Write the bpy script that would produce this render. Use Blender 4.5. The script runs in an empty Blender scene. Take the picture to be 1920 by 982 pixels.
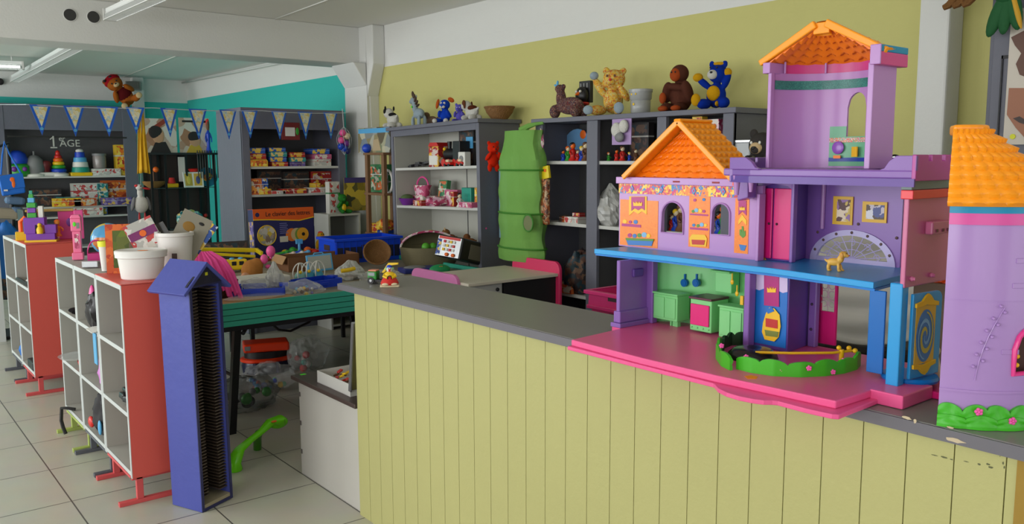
import bpy, bmesh, math, random
from mathutils import Vector, Matrix, Euler, noise
random.seed(7)
SC = bpy.context.scene
COL = SC.collection
R = math.radians
PI = math.pi
# ------------------------------------------------------------------ camera model
# world: +Y runs along the counter and the bookcases into the depth, +X towards the long painted wall, Z up
CX, CY, F = 960., 491., 1584.
def _n(v): return Vector(v).normalized()
_Y = _n((-320-CX, 303-CY, F)); _X = _n((2950-CX, 290-CY, F))
_X = (_X-_X.dot(_Y)*_Y).normalized(); _Z = _Y.cross(_X).normalized()
if _Z[1] > 0: _Z = -_Z
EYE = Vector((0, 0, 1.6))
def at(axis, val, px, py):
    """where the sight line through a spot of the photo meets the plane axis = val"""
    d = Vector((px-CX, py-CY, F)); r = Vector((d.dot(_X), d.dot(_Y), d.dot(_Z)))
    i = 'xyz'.index(axis); t = (val-EYE[i])/r[i]
    return EYE+r*t
cam_d = bpy.data.cameras.new('camera'); cam = bpy.data.objects.new('camera', cam_d); COL.objects.link(cam)
cam_d.sensor_width = 36; cam_d.lens = F/1920*36; cam_d.clip_start = .05; cam_d.clip_end = 100
_m = Matrix(((_X[0], -_X[1], -_X[2]), (_Y[0], -_Y[1], -_Y[2]), (_Z[0], -_Z[1], -_Z[2])))
cam.matrix_world = Matrix.Translation(EYE) @ _m.to_4x4()
SC.camera = cam
# ------------------------------------------------------------------ materials
def lin(c):
    c = c/255.
    return c/12.92 if c <= .04045 else ((c+.055)/1.055)**2.4
def rgb(c): return (lin(c[0]), lin(c[1]), lin(c[2]), 1)
_mats = {}
def mat(name, col, rough=.6, metal=0, bump=0, bscale=40, spec=.5, var=0, vscale=6, alpha=1, trans=0, emit=0, coat=0):
    if name in _mats: return _mats[name]
    m = bpy.data.materials.new(name); m.use_nodes = True; nt = m.node_tree; N = nt.nodes; L = nt.links
    b = N['Principled BSDF']
    b.inputs['Base Color'].default_value = rgb(col); b.inputs['Roughness'].default_value = rough
    b.inputs['Metallic'].default_value = metal; b.inputs['Specular IOR Level'].default_value = spec
    b.inputs['Alpha'].default_value = alpha; b.inputs['Transmission Weight'].default_value = trans
    b.inputs['Coat Weight'].default_value = coat
    if emit: b.inputs['Emission Color'].default_value = rgb(col); b.inputs['Emission Strength'].default_value = emit
    tc = None
    if bump or var:
        tc = N.new('ShaderNodeTexCoord')
    if bump:
        n = N.new('ShaderNodeTexNoise'); n.inputs['Scale'].default_value = bscale; n.inputs['Detail'].default_value = 3
        L.new(tc.outputs['Object'], n.inputs['Vector'])
        bp = N.new('ShaderNodeBump'); bp.inputs['Strength'].default_value = bump; bp.inputs['Distance'].default_value = .01
        L.new(n.outputs['Fac'], bp.inputs['Height']); L.new(bp.outputs['Normal'], b.inputs['Normal'])
    if var:
        n = N.new('ShaderNodeTexNoise'); n.inputs['Scale'].default_value = vscale; n.inputs['Detail'].default_value = 4
        L.new(tc.outputs['Object'], n.inputs['Vector'])
        mx = N.new('ShaderNodeMix'); mx.data_type = 'RGBA'
        c = rgb(col); k = 1-var
        mx.inputs['A'].default_value = (c[0]*k, c[1]*k, c[2]*k, 1); k = 1+var
        mx.inputs['B'].default_value = (min(1, c[0]*k), min(1, c[1]*k), min(1, c[2]*k), 1)
        L.new(n.outputs['Fac'], mx.inputs['Factor']); L.new(mx.outputs['Result'], b.inputs['Base Color'])
    _mats[name] = m
    return m
def pr(name, cols, scale=30, rough=.45, smooth=False):
    """printed artwork: patches of a few inks"""
    if name in _mats: return _mats[name]
    m = mat(name, cols[0], rough); nt = m.node_tree; N = nt.nodes; L = nt.links; b = N['Principled BSDF']
    tc = N.new('ShaderNodeTexCoord'); v = N.new('ShaderNodeTexVoronoi'); v.inputs['Scale'].default_value = scale
    nz = N.new('ShaderNodeTexNoise'); nz.inputs['Scale'].default_value = scale*.8
    add = N.new('ShaderNodeVectorMath'); add.operation = 'MULTIPLY_ADD'; add.inputs[1].default_value = (.06,)*3
    L.new(tc.outputs['Object'], nz.inputs['Vector']); L.new(nz.outputs['Color'], add.inputs[0]); L.new(tc.outputs['Object'], add.inputs[2])
    L.new(add.outputs[0], v.inputs['Vector'])
    sep = N.new('ShaderNodeSeparateColor'); L.new(v.outputs['Color'], sep.inputs[0])
    cr = N.new('ShaderNodeValToRGB'); cr.color_ramp.interpolation = 'LINEAR' if smooth else 'CONSTANT'
    el = cr.color_ramp.elements
    while len(el) < len(cols): el.new(.5)
    for i, c in enumerate(cols): el[i].position = i/len(cols); el[i].color = rgb(c)
    L.new(sep.outputs[0], cr.inputs['Fac']); L.new(cr.outputs['Color'], b.inputs['Base Color'])
    return m
def pl(name, col, rough=.3): return mat(name, col, rough, spec=.45)
# ------------------------------------------------------------------ mesh builder
class MB:
    def __init__(s): s.v = []; s.f = []; s.mi = []; s.sm = []; s.M = Matrix.Identity(4)
    def add(s, vs, fs, m=0, smooth=False):
        o = len(s.v); M = s.M
        s.v += [tuple(M @ Vector(p)) for p in vs]
        for f in fs: s.f.append([o+i for i in f]); s.mi.append(m); s.sm.append(smooth)
        return s
    def box(s, x0, x1, y0, y1, z0, z1, m=0):
        vs = [(x, y, z) for z in (z0, z1) for y in (y0, y1) for x in (x0, x1)]
        return s.add(vs, [(0, 2, 3, 1), (4, 5, 7, 6), (0, 1, 5, 4), (1, 3, 7, 5), (3, 2, 6, 7), (2, 0, 4, 6)], m)
    def obox(s, c, sz, rot=(0, 0, 0), m=0):
        old = s.M; s.M = old @ Matrix.Translation(c) @ Euler(rot).to_matrix().to_4x4()
        s.box(-sz[0]/2, sz[0]/2, -sz[1]/2, sz[1]/2, -sz[2]/2, sz[2]/2, m); s.M = old; return s
    def cyl(s, p0, p1, r0, r1=None, n=16, m=0, smooth=True):
        r1 = r0 if r1 is None else r1
        p0 = Vector(p0); p1 = Vector(p1); d = (p1-p0).normalized()
        a = d.orthogonal().normalized(); b = d.cross(a); vs = []
        for p, r in ((p0, r0), (p1, r1)):
            for i in range(n):
                t = 2*PI*i/n; vs.append(p+a*(r*math.cos(t))+b*(r*math.sin(t)))
        s.add(vs, [(i, (i+1) % n, n+(i+1) % n, n+i) for i in range(n)], m, smooth)
        s.add(vs[:n], [tuple(range(n))[::-1]], m); s.add(vs[n:], [tuple(range(n))], m); return s
    def tube(s, pts, r, n=8, m=0, closed=False):
        pts = [Vector(p) for p in pts]; k = len(pts); vs = []; ref = None
        for i, p in enumerate(pts):
            if closed: d = pts[(i+1) % k]-pts[i-1]
            else: d = pts[min(i+1, k-1)]-pts[max(i-1, 0)]
            d = d.normalized()
            a = d.orthogonal().normalized() if ref is None else (ref-d*ref.dot(d)).normalized()
            ref = a; b = d.cross(a); rr = r[i] if isinstance(r, (list, tuple)) else r
            for j in range(n):
                t = 2*PI*j/n; vs.append(p+a*(rr*math.cos(t))+b*(rr*math.sin(t)))
        fs = []
        for i in range(k if closed else k-1):
            q = ((i+1) % k)*n
            for j in range(n): fs.append((i*n+j, i*n+(j+1) % n, q+(j+1) % n, q+j))
        s.add(vs, fs, m, True)
        if not closed: s.add(vs[:n], [tuple(range(n))[::-1]], m); s.add(vs[-n:], [tuple(range(n))], m)
        return s
    def ell(s, c, r, rot=(0, 0, 0), seg=16, rings=10, m=0):
        if not isinstance(r, (tuple, list)): r = (r, r, r)
        Q = Matrix.Translation(c) @ Euler(rot).to_matrix().to_4x4(); vs = [Q @ Vector((0, 0, r[2]))]
        for i in range(1, rings):
            t = PI*i/rings
            for j in range(seg):
                a = 2*PI*j/seg; vs.append(Q @ Vector((r[0]*math.sin(t)*math.cos(a), r[1]*math.sin(t)*math.sin(a), r[2]*math.cos(t))))
        vs.append(Q @ Vector((0, 0, -r[2]))); fs = []
        for j in range(seg): fs.append((0, 1+j, 1+(j+1) % seg))
        for i in range(rings-2):
            for j in range(seg): a = 1+i*seg; fs.append((a+j, a+seg+j, a+seg+(j+1) % seg, a+(j+1) % seg))
        a = 1+(rings-2)*seg; e = len(vs)-1
        for j in range(seg): fs.append((a+j, e, a+(j+1) % seg))
        return s.add(vs, fs, m, True)
    def prism(s, poly, axis, a, b, m=0, smooth=False):
        """poly in the plane across axis: x -> (y,z), y -> (x,z), z -> (x,y)"""
        def P(u, w, t): return {'x': (t, u, w), 'y': (u, t, w), 'z': (u, w, t)}[axis]
        n = len(poly); vs = [P(u, w, a) for u, w in poly]+[P(u, w, b) for u, w in poly]
        s.add(vs, [(i, (i+1) % n, n+(i+1) % n, n+i) for i in range(n)], m, smooth)
        s.add(vs[:n], [tuple(range(n))[::-1]], m); s.add(vs[n:], [tuple(range(n))], m); return s
    def lathe(s, prof, c=(0, 0, 0), n=24, m=0, sx=1, sy=1, a0=0, a1=2*PI, close=True):
        full = abs(a1-a0-2*PI) < 1e-6; k = n if full else n+1; vs = []; fs = []
        for r, z in prof:
            for j in range(k):
                a = a0+(a1-a0)*j/n; vs.append((c[0]+r*sx*math.cos(a), c[1]+r*sy*math.sin(a), c[2]+z))
        for i in range(len(prof)-1):
            for j in range(n): q = (j+1) % k; fs.append((i*k+j, i*k+q, (i+1)*k+q, (i+1)*k+j))
        s.add(vs, fs, m, True)
        if full and close:
            if prof[0][0] > 1e-5: s.add(vs[:k], [tuple(range(k))[::-1]], m)
            if prof[-1][0] > 1e-5: s.add(vs[-k:], [tuple(range(k))], m)
        return s
    def wall(s, plan, z0, z1, th, m=0, smooth=False):
        """a thin wall that follows a plan line [(x,y)..], th to its left"""
        n = len(plan); off = []
        for i in range(n):
            a = Vector(plan[max(i-1, 0)]); b = Vector(plan[min(i+1, n-1)]); d = (b-a).normalized()
            off.append(Vector(plan[i])+Vector((-d.y, d.x))*th)
        vs = []
        for P in (plan, off):
            for z in (z0, z1):
                vs += [(p[0], p[1], z) for p in P]
        fs = []
        for i in range(n-1):
            fs += [(i, i+1, n+i+1, n+i), (2*n+i+1, 2*n+i, 3*n+i, 3*n+i+1)]
        s.add(vs, fs, m, smooth); fs = []
        for i in range(n-1): fs += [(n+i, n+i+1, 3*n+i+1, 3*n+i), (i+1, i, 2*n+i, 2*n+i+1)]
        fs += [(0, n, 3*n, 2*n), (2*n-1, n-1, 3*n-1, 4*n-1)]
        return s.add(vs, fs, m)
    def mesh(s, name, mats, fix=True):
        me = bpy.data.meshes.new(name); me.from_pydata(s.v, [], s.f)
        for m in (mats if isinstance(mats, (list, tuple)) else [mats]): me.materials.append(m)
        me.polygons.foreach_set('material_index', s.mi); me.polygons.foreach_set('use_smooth', s.sm)
        if fix:
            bm = bmesh.new(); bm.from_mesh(me); bmesh.ops.remove_doubles(bm, verts=bm.verts, dist=1e-6)
            bmesh.ops.recalc_face_normals(bm, faces=bm.faces)
            for e in bm.edges:
                if len(e.link_faces) == 2 and e.calc_face_angle(0) > R(42): e.smooth = False
            bm.to_mesh(me); bm.free()
        me.update(); return me
def _tag(o, label=None, cat=None, group=None, kind=None):
    if label: o['label'] = label
    if cat: o['category'] = cat
    if group: o['group'] = group
    if kind: o['kind'] = kind
def _obj(name, mb, mats, bevel=0, remesh=0, seg=2):
    o = bpy.data.objects.new(name, mb.mesh(name, mats)); COL.objects.link(o)
    if bevel:
        b = o.modifiers.new('bevel', 'BEVEL'); b.width = bevel; b.segments = seg; b.limit_method = 'ANGLE'; b.angle_limit = R(40)
    if remesh:
        r = o.modifiers.new('remesh', 'REMESH'); r.mode = 'VOXEL'; r.voxel_size = remesh; r.use_smooth_shade = True
        sm = o.modifiers.new('soft', 'SMOOTH'); sm.factor = .5; sm.iterations = 3
    return o
class Thing:
    def __init__(s, name, label, cat, loc=(0, 0, 0), rz=0, group=None, rot=None, sc=1):
        s.o = bpy.data.objects.new(name, None); COL.objects.link(s.o); s.o.empty_display_size = .05
        s.o.location = loc; s.o.rotation_euler = rot if rot else (0, 0, rz); s.o.scale = (sc, sc, sc)
        s.W = Matrix.LocRotScale(Vector(loc), Euler(rot if rot else (0, 0, rz)), Vector((sc, sc, sc)))
        _tag(s.o, label, cat, group)
    def p(s, name, mb, mats, parent=None, world=False, label=None, bevel=0, remesh=0, kind=None):
        if world:
            I = s.W.inverted(); mb.v = [tuple(I @ Vector(v)) for v in mb.v]
        o = _obj(name, mb, mats, bevel, remesh); o.parent = parent or s.o
        _tag(o, label, None, None, kind); return o
def solo(name, mb, mats, label, cat, loc=(0, 0, 0), rz=0, group=None, bevel=0, remesh=0, rot=None, kind=None, world=False, sc=1):
    if world:
        I = Matrix.LocRotScale(Vector(loc), Euler(rot if rot else (0, 0, rz)), Vector((sc,)*3)).inverted(); mb.v = [tuple(I @ Vector(v)) for v in mb.v]
    o = _obj(name, mb, mats, bevel, remesh); o.location = loc; o.rotation_euler = rot if rot else (0, 0, rz); o.scale = (sc,)*3
    _tag(o, label, cat, group, kind); return o
def struct(name, mb, mats, bevel=0, parent=None):
    o = _obj(name, mb, mats, bevel); _tag(o, kind='structure')
    if parent: o.parent = parent
    return o
def text(s, size, m, parent, name, loc, rot, extr=.001, sx=1):
    c = bpy.data.curves.new('t', 'FONT'); c.body = s; c.size = size; c.extrude = extr; c.align_x = 'CENTER'; c.align_y = 'CENTER'
    o = bpy.data.objects.new('t', c); COL.objects.link(o); dg = bpy.context.evaluated_depsgraph_get(); dg.update()
    me = bpy.data.meshes.new_from_object(o.evaluated_get(dg)); bpy.data.objects.remove(o); bpy.data.curves.remove(c)
    me.materials.clear(); me.materials.append(m)
    q = bpy.data.objects.new(name, me); COL.objects.link(q); q.parent = parent; q.location = loc; q.rotation_euler = rot; q.scale = (sx, 1, 1)
    return q
RW = -PI/2     # things that stand against the painted wall look towards -X
# ================================================================== THE ROOM
XW, YB = 4.2, 12.9
white = mat('white_paint', (216, 216, 212), .8, bump=.15, bscale=60)
ceil_m = mat('ceiling_paint', (228, 227, 222), .85)
def band_material(name, bounds, cols, brick):
    """wall paint in level bands; courses of painted blocks show in relief"""
    m = mat(name, cols[0], .75); nt = m.node_tree; N = nt.nodes; L = nt.links; b = N['Principled BSDF']
    g = N.new('ShaderNodeNewGeometry'); sp = N.new('ShaderNodeSeparateXYZ'); L.new(g.outputs['Position'], sp.inputs[0])
    prev = None
    for (axis, lim), c in zip(bounds, cols[1:]):
        mt = N.new('ShaderNodeMath'); mt.operation = 'GREATER_THAN'; mt.inputs[1].default_value = lim
        L.new(sp.outputs[axis], mt.inputs[0])
        mx = N.new('ShaderNodeMix'); mx.data_type = 'RGBA'; L.new(mt.outputs[0], mx.inputs['Factor'])
        if prev: L.new(prev.outputs['Result'], mx.inputs['A'])
        else: mx.inputs['A'].default_value = rgb(cols[0])
        mx.inputs['B'].default_value = rgb(c); prev = mx
    L.new(prev.outputs['Result'], b.inputs['Base Color'])
    br = N.new('ShaderNodeTexBrick'); br.inputs['Scale'].default_value = 1; br.inputs['Brick Width'].default_value = .5
    br.inputs['Row Height'].default_value = .2; br.inputs['Mortar Size'].default_value = .006
    cb = N.new('ShaderNodeCombineXYZ'); L.new(sp.outputs[brick], cb.inputs[0]); L.new(sp.outputs['Z'], cb.inputs[1]); L.new(cb.outputs[0], br.inputs['Vector'])
    nz = N.new('ShaderNodeTexNoise'); nz.inputs['Scale'].default_value = 30; L.new(g.outputs['Position'], nz.inputs['Vector'])
    ad = N.new('ShaderNodeMath'); ad.operation = 'MULTIPLY_ADD'; ad.inputs[1].default_value = -.6; L.new(br.outputs['Fac'], ad.inputs[0]); L.new(nz.outputs['Fac'], ad.inputs[2])
    bp = N.new('ShaderNodeBump'); bp.inputs['Strength'].default_value = .3; bp.inputs['Distance'].default_value = .006
    L.new(ad.outputs[0], bp.inputs['Height']); L.new(bp.outputs['Normal'], b.inputs['Normal'])
    return m
YEL = (200, 195, 122); TEAL = (50, 184, 174); WHT = (222, 222, 218)
# right wall: yellow near, teal beyond the column, white above
wr = band_material('right_wall_paint', [('Y', 7.5), ('Z', 2.475)], [YEL, TEAL, WHT], 'Y')
struct('wall_right', MB().box(XW, XW+.15, -2.5, YB+.15, 0, 3.1), wr)
wb = band_material('back_wall_paint', [('Z', 2.435)], [TEAL, WHT], 'X')
struct('wall_back', MB().box(-3.5, XW, YB, YB+.15, 0, 3.1), wb)
# left wall and the shop front behind the camera, both with big windows
wl = MB(); wl.box(-3.65, -3.5, -2.65, YB+.15, 0, .7); wl.box(-3.65, -3.5, -2.65, YB+.15, 2.6, 3.1)
LW = [(-1.6, 1.2), (2.0, 4.8), (5.6, 8.4), (9.2, 12.0)]
ys = [-2.65]+[v for w in LW for v in w]+[YB+.15]
for i in range(0, len(ys), 2): wl.box(-3.65, -3.5, ys[i], ys[i+1], .7, 2.6)
struct('wall_left', wl, white)
wf = MB(); FW = [(-2.6, .2), (1.0, 3.6)]
wf.box(-3.5, XW, -2.65, -2.5, 0, .7); wf.box(-3.5, XW, -2.65, -2.5, 2.6, 3.1)
xs = [-3.5]+[v for w in FW for v in w]+[XW]
for i in range(0, len(xs), 2): wf.box(xs[i], xs[i+1], -2.65, -2.5, .7, 2.6)
struct('wall_front', wf, white)
glass = mat('window_glass', (235, 240, 240), .02, trans=1, spec=.5)
fr = mat('window_frame_white', (215, 215, 212), .5)
k = 1
for (a, b) in LW:
    w = MB(); w.box(-3.6, -3.54, a, a+.06, .7, 2.6); w.box(-3.6, -3.54, b-.06, b, .7, 2.6); w.box(-3.6, -3.54, a, b, .7, .76); w.box(-3.6, -3.54, a, b, 2.54, 2.6); w.box(-3.6, -3.54, (a+b)/2-.03, (a+b)/2+.03, .7, 2.6)
    struct('window_%d' % k, w, fr, .004); k += 1
for (a, b) in FW:
    w = MB(); w.box(a, a+.06, -2.6, -2.54, .7, 2.6); w.box(b-.06, b, -2.6, -2.54, .7, 2.6); w.box(a, b, -2.6, -2.54, .7, .76); w.box(a, b, -2.6, -2.54, 2.54, 2.6); w.box((a+b)/2-.03, (a+b)/2+.03, -2.6, -2.54, .7, 2.6)
    struct('window_%d' % k, w, fr, .004); k += 1
# floor: large pale square tiles with thin dark joints
fm = mat('floor_tiles', (192, 189, 174), .28, spec=.4); nt = fm.node_tree; N = nt.nodes; L = nt.links; b = N['Principled BSDF']
g = N.new('ShaderNodeNewGeometry'); mp = N.new('ShaderNodeMapping'); mp.inputs['Location'].default_value = (-.27, -.115, 0)
L.new(g.outputs['Position'], mp.inputs['Vector'])
br = N.new('ShaderNodeTexBrick'); br.offset = 0; br.inputs['Scale'].default_value = 1; br.inputs['Brick Width'].default_value = .499; br.inputs['Row Height'].default_value = .5233
br.inputs['Mortar Size'].default_value = .0035; br.inputs['Color1'].default_value = rgb((196, 194, 178)); br.inputs['Color2'].default_value = rgb((190, 188, 172)); br.inputs['Mortar'].default_value = rgb((92, 90, 84))
L.new(mp.outputs[0], br.inputs['Vector'])
nz = N.new('ShaderNodeTexNoise'); nz.inputs['Scale'].default_value = 5; nz.inputs['Detail'].default_value = 6; L.new(g.outputs['Position'], nz.inputs['Vector'])
mx = N.new('ShaderNodeMix'); mx.data_type = 'RGBA'; mx.blend_type = 'MULTIPLY'; mx.inputs['Factor'].default_value = .18
L.new(br.outputs['Color'], mx.inputs['A']); L.new(nz.outputs['Color'], mx.inputs['B']); L.new(mx.outputs['Result'], b.inputs['Base Color'])
struct('floor', MB().box(-3.65, XW+.15, -2.65, YB+.15, -.1, 0), fm)
# ceiling in two bays with a deep beam between them
ZC1, ZC2 = 2.86, 2.76
struct('ceiling', MB().box(-3.5, XW, -2.5, 7.85, ZC1, 3.1), ceil_m); struct('ceiling', MB().box(-3.5, XW, 7.85, YB, ZC2, 3.1), ceil_m)
sm = mat('ceiling_joint', (222, 222, 216), .7)
jb = MB()
for (px0, py0, px1, py1, z) in ((515, 36, 635, -8, ZC1), (232, 144, 345, 99, ZC2)):
    a = at('z', z-.002, px0, py0); q = at('z', z-.002, px1, py1)
    jb.cyl(a, q, .006, n=6)
struct('trim_1', jb, sm)
bm_ = MB(); bm_.box(-3.5, XW, 7.42, 7.85, 2.515, ZC1)
beam = struct('trim_2', bm_, white, .008)
hole = mat('dark_hole', (60, 60, 58), .9)
hb = MB()
for px, py in ((131, 28), (175, 32)):
    p_ = at('y', 7.418, px, py)
    hb.cyl((p_.x, 7.41, p_.z), (p_.x, 7.425, p_.z), .045, n=24, m=1)
    hb.lathe([(.045, 0), (.052, 0), (.052, .006), (.045, .006)], n=24) if False else None
    hb.tube([(p_.x+.047*math.cos(t*PI/12), 7.414, p_.z+.047*math.sin(t*PI/12)) for t in range(24)], .004, 6, closed=True)
struct('trim_3', hb, [white, hole])
# columns with haunches
def column(n, x0, y0, y1, haunch):
    m = MB(); m.box(x0, XW, y0, y1, 0, ZC1)
    if haunch: m.prism([(x0, 2.515), (x0, 2.30), (x0-.14, 2.515)], 'y', y0, y1); m.prism([(y0, 2.42), (y0, 2.2), (y0-.13, 2.50), (y0-.13, ZC1), (y0, ZC1)], 'x', x0, XW)
    struct(n, m, white, .01)
column('trim_4', 4.07, 7.29, 7.74, True)
column('trim_5', 4.053, 1.845, 1.985, False)
struct('trim_6', MB().box(3.42, 3.56, YB-.12, YB, 0, ZC2), white)
# duct along the top of the far side wall, small sounder in the corner
struct('trim_7', MB().tube([(4.14, 8.2, 2.70), (4.14, YB, 2.73)], .012), white)
# painted blue-violet skirting line low on the side wall next to the column
struct('baseboard_right', MB().box(4.185, XW, -2.5, 7.2, 0, .09), mat('skirting_grey', (120, 118, 122), .6))
spk = Thing('wall_speaker', 'small pale loudspeaker box high in the far corner', 'loudspeaker', (3.42, YB-.14, 2.58))
spk.p('housing', MB().obox((0, 0, .06), (.2, .14, .12), (0, 0, R(-20))), mat('speaker_grey', (150, 150, 145), .6), bevel=.01)
spk.p('grille', MB().obox((-.03, -.08, .06), (.16, .012, .1), (0, 0, R(-20))), mat('speaker_front', (120, 118, 112), .8), bevel=.004)
# ------------------------------------------------------------------ lamps on the ceiling
chrome = mat('louvre_enamel', (232, 234, 232), .3)
tubem = mat('fluorescent_tube', (235, 238, 235), .3)
def lamp(label, x0, y0, x1, y1, z, zt, lit=False):
    L_ = math.hypot(x1-x0, y1-y0); rz = math.atan2(y1-y0, x1-x0)
    t = Thing('fluorescent_light', label, 'ceiling light', (x0, y0, z), rz, 'open fluorescent lights hanging under the ceiling')
    h = MB().box(0, L_, -.03, .03, .055, .085)
    for s in (.12, .88): h.cyl((L_*s, 0, .08), (L_*s, 0, zt-z), .006, n=8)
    t.p('housing', h, chrome)
    t.p('tube', MB().cyl((.02, 0, .025), (L_-.02, 0, .025), .014, n=12), mat('lit_tube', (240, 244, 240), .4, emit=2.5) if lit else tubem)
    g_ = MB()
    for s in (-1, 1):
        g_.box(0, L_, s*.048-.003, s*.048+.003, -.002, .004); g_.box(0, L_, s*.034-.002, s*.034+.002, .045, .05)
    n = int(L_/.05)
    for i in range(n+1):
        x = L_*i/n; g_.add([(x, -.048, 0), (x, .048, 0), (x, .034, .05), (x, -.034, .05), (x+.003, -.048, 0), (x+.003, .048, 0), (x+.003, .034, .05), (x+.003, -.034, .05)], [(0, 1, 2, 3), (7, 6, 5, 4), (0, 4, 5, 1), (3, 2, 6, 7)])
    t.p('louvre', g_, chrome)
    t.p('end_cap', MB().box(-.02, 0, -.046, .046, -.005, .085), mat('cap_white', (200, 200, 196), .5)); t.p('end_cap', MB().box(L_, L_+.02, -.046, .046, -.005, .085), mat('cap_white', (200, 200, 196), .5))
a = at('z', 2.66, 207, 38); q = at('z', 2.66, 320, -8)
lamp('louvred fluorescent light in front of the beam beside two round holes', a.x, a.y, q.x+.02, q.y-1.2, 2.66, ZC1)
a = at('z', 2.6, 27, 154); q = at('z', 2.6, 146, 92)
lamp('long louvred fluorescent light behind the beam, running to the back wall', a.x, a.y, q.x, q.y, 2.6, ZC2)
a = at('z', 2.62, -120, 124); q = at('z', 2.62, 42, 130)
lamp('fluorescent light with its tube lit at the left edge of the picture', a.x, a.y, q.x, q.y, 2.62, ZC2, True)
solo('ceiling_plug', MB().ell((0, 0, 0), (.045, .04, .045)), mat('plug_dark', (45, 40, 42), .6), 'small round dark disc on the back wall near the left lamps', 'wall fitting', tuple(at('y', YB-.04, 0, 153)))
# ------------------------------------------------------------------ daylight
w = bpy.data.worlds.new('sky'); SC.world = w; w.use_nodes = True; wn = w.node_tree.nodes; wl_ = w.node_tree.links
sky = wn.new('ShaderNodeTexSky'); sky.sky_type = 'HOSEK_WILKIE'; sky.turbidity = 6; sky.sun_direction = (-.3, .6, .7)
wl_.new(sky.outputs[0], wn['Background'].inputs[0]); wn['Background'].inputs[1].default_value = .35
def arealight(name, loc, rot, sx, sy, e, col=(.97, .99, 1)):
    d = bpy.data.lights.new(name, 'AREA'); d.shape = 'RECTANGLE'; d.size = sx; d.size_y = sy; d.energy = e; d.color = col
    o = bpy.data.objects.new(name, d); COL.objects.link(o); o.location = loc; o.rotation_euler = rot; return o
EL, EF = 125, 32
for i, (a, b) in enumerate(LW):
    arealight('window_daylight', (-3.48, (a+b)/2, 1.65), (0, R(-90), 0), 1.8, b-a-.1, (EL*.8, EL, EL*1.1, EL*1.2)[i])
for a, b in FW:
    arealight('window_daylight', ((a+b)/2, -2.48, 1.65), (R(90), 0, 0), b-a-.1, 1.8, EF)
# opaque daylight planes are not needed: the panes are real glass
for (a, b), nm in zip(LW, range(1, 5)):
    struct('window_pane', MB().box(-3.575, -3.567, a+.06, b-.06, .76, 2.54), glass, parent=bpy.data.objects['window_%d' % nm])
for (a, b), nm in zip(FW, range(5, 7)):
    struct('window_pane', MB().box(a+.06, b-.06, -2.575, -2.567, .76, 2.54), glass, parent=bpy.data.objects['window_%d' % nm])
SC.view_settings.view_transform = 'Standard'; SC.view_settings.look = 'None'; SC.view_settings.gamma = 1; SC.view_settings.use_curve_mapping = False
SC.view_settings.exposure = -0.35
# ================================================================== FURNITURE
GRY = mat('slate_paint', (104, 105, 117), .55, bump=.2, bscale=25, var=.06)
GRD = mat('dark_slate_back', (88, 88, 90), .7, bump=.1)
SHW = mat('shelf_white', (200, 200, 194), .5)
PALE = mat('pale_lining', (186, 186, 176), .6, var=.03)
ZERO = (0, 0, 0)
def unit(name, label, cat, loc, rz, w, d, h, shelves, posts=(), frame=GRY, back=GRD, shelfm=SHW, th=.05, rail=.12, plinth=.08, rot=None, top_over=.0, group=None, side=.04):
    """open shelving: local x runs left to right along its face, +y into its depth"""
    t = Thing(name, label, cat, loc, rz, group, rot)
    t.p('side_panel', MB().box(0, side, 0, d, 0, h-.03), frame, bevel=.002); t.p('side_panel', MB().box(w-side, w, 0, d, 0, h-.03), frame, bevel=.002)
    t.p('top_board', MB().box(-top_over, w+top_over, -top_over, d, h-.03, h), frame, bevel=.003)
    t.p('back_panel', MB().box(side, w-side, d-.02, d, plinth, h-.03), back)
    if rail: t.p('top_rail', MB().box(side, w-side, 0, .022, h-.03-rail, h-.03), frame)
    t.p('plinth', MB().box(side, w-side, .02, .04, 0, plinth), frame)
    t.p('shelf', MB().box(side, w-side, .01, d-.02, plinth, plinth+.022), shelfm)
    for z in shelves: t.p('shelf', MB().box(side+.001, w-side-.001, .012, d-.02, z-.022, z), shelfm, bevel=.002)
    for a, b in posts: t.p('post', MB().box(a, b, -.006, .02, 0, h-.03), frame, bevel=.002)
    return t
# --- big grey unit along the painted wall
HX = 3.8; HY1 = 4.47; HY0 = 2.83
H = unit('wall_shelf_unit', 'long dark grey open shelf unit with plush toys and a silver bucket on top', 'shelf unit', (HX, HY1, 0), RW, HY1-HY0, .39, 1.87, [1.585, 1.175, .70], [(0, .075)]+[(HY1-at('x', HX, a, 300).y, HY1-at('x', HX, b, 300).y) for a, b in ((1101, 1121), (1232, 1249))]+[(HY1-HY0-.07, HY1-HY0)], rail=0, top_over=.025)
for px in (1111, 1240):
    yy = HY1-at('x', HX, px, 300).y
    H.p('divider', MB().box(yy-.01, yy+.01, .02, .37, .1, 1.84), GRD)
# --- leaning white lined cabinet
FY1, FY0 = 6.37, 5.09
Fu = unit('display_cabinet', 'open cabinet with pale lining and grey frame beside the green hanging tunnel', 'cabinet', (HX, FY1, 0), RW, FY1-FY0, .39, 1.872, [1.525, 1.205, .88, .5], [], back=PALE, rail=.05, rot=(0, R(-1.3), RW), top_over=.03)
Fu.p('back_joint', MB().box(.60, .606, .365, .371, .1, 1.82), GRD)
Fu.p('side_lining', MB().box(.04, .046, .01, .37, .1, 1.82), PALE); Fu.p('side_lining', MB().box(FY1-FY0-.046, FY1-FY0-.04, .01, .37, .1, 1.82), PALE)
# --- unit standing out from the side wall behind the bunting
DY = 7.5; DX0, DX1 = 2.905, 3.93
D = unit('shelf_unit', 'dark grey shelf unit full of boxed games under the right end of the bunting', 'shelf unit', (DX0, DY, 0), 0, DX1-DX0, .62, 2.07, [1.54, 1.285, .99, .5], [(0, .07), (DX1-DX0-.07, DX1-DX0)], rail=.16, frame=GRY)
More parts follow.
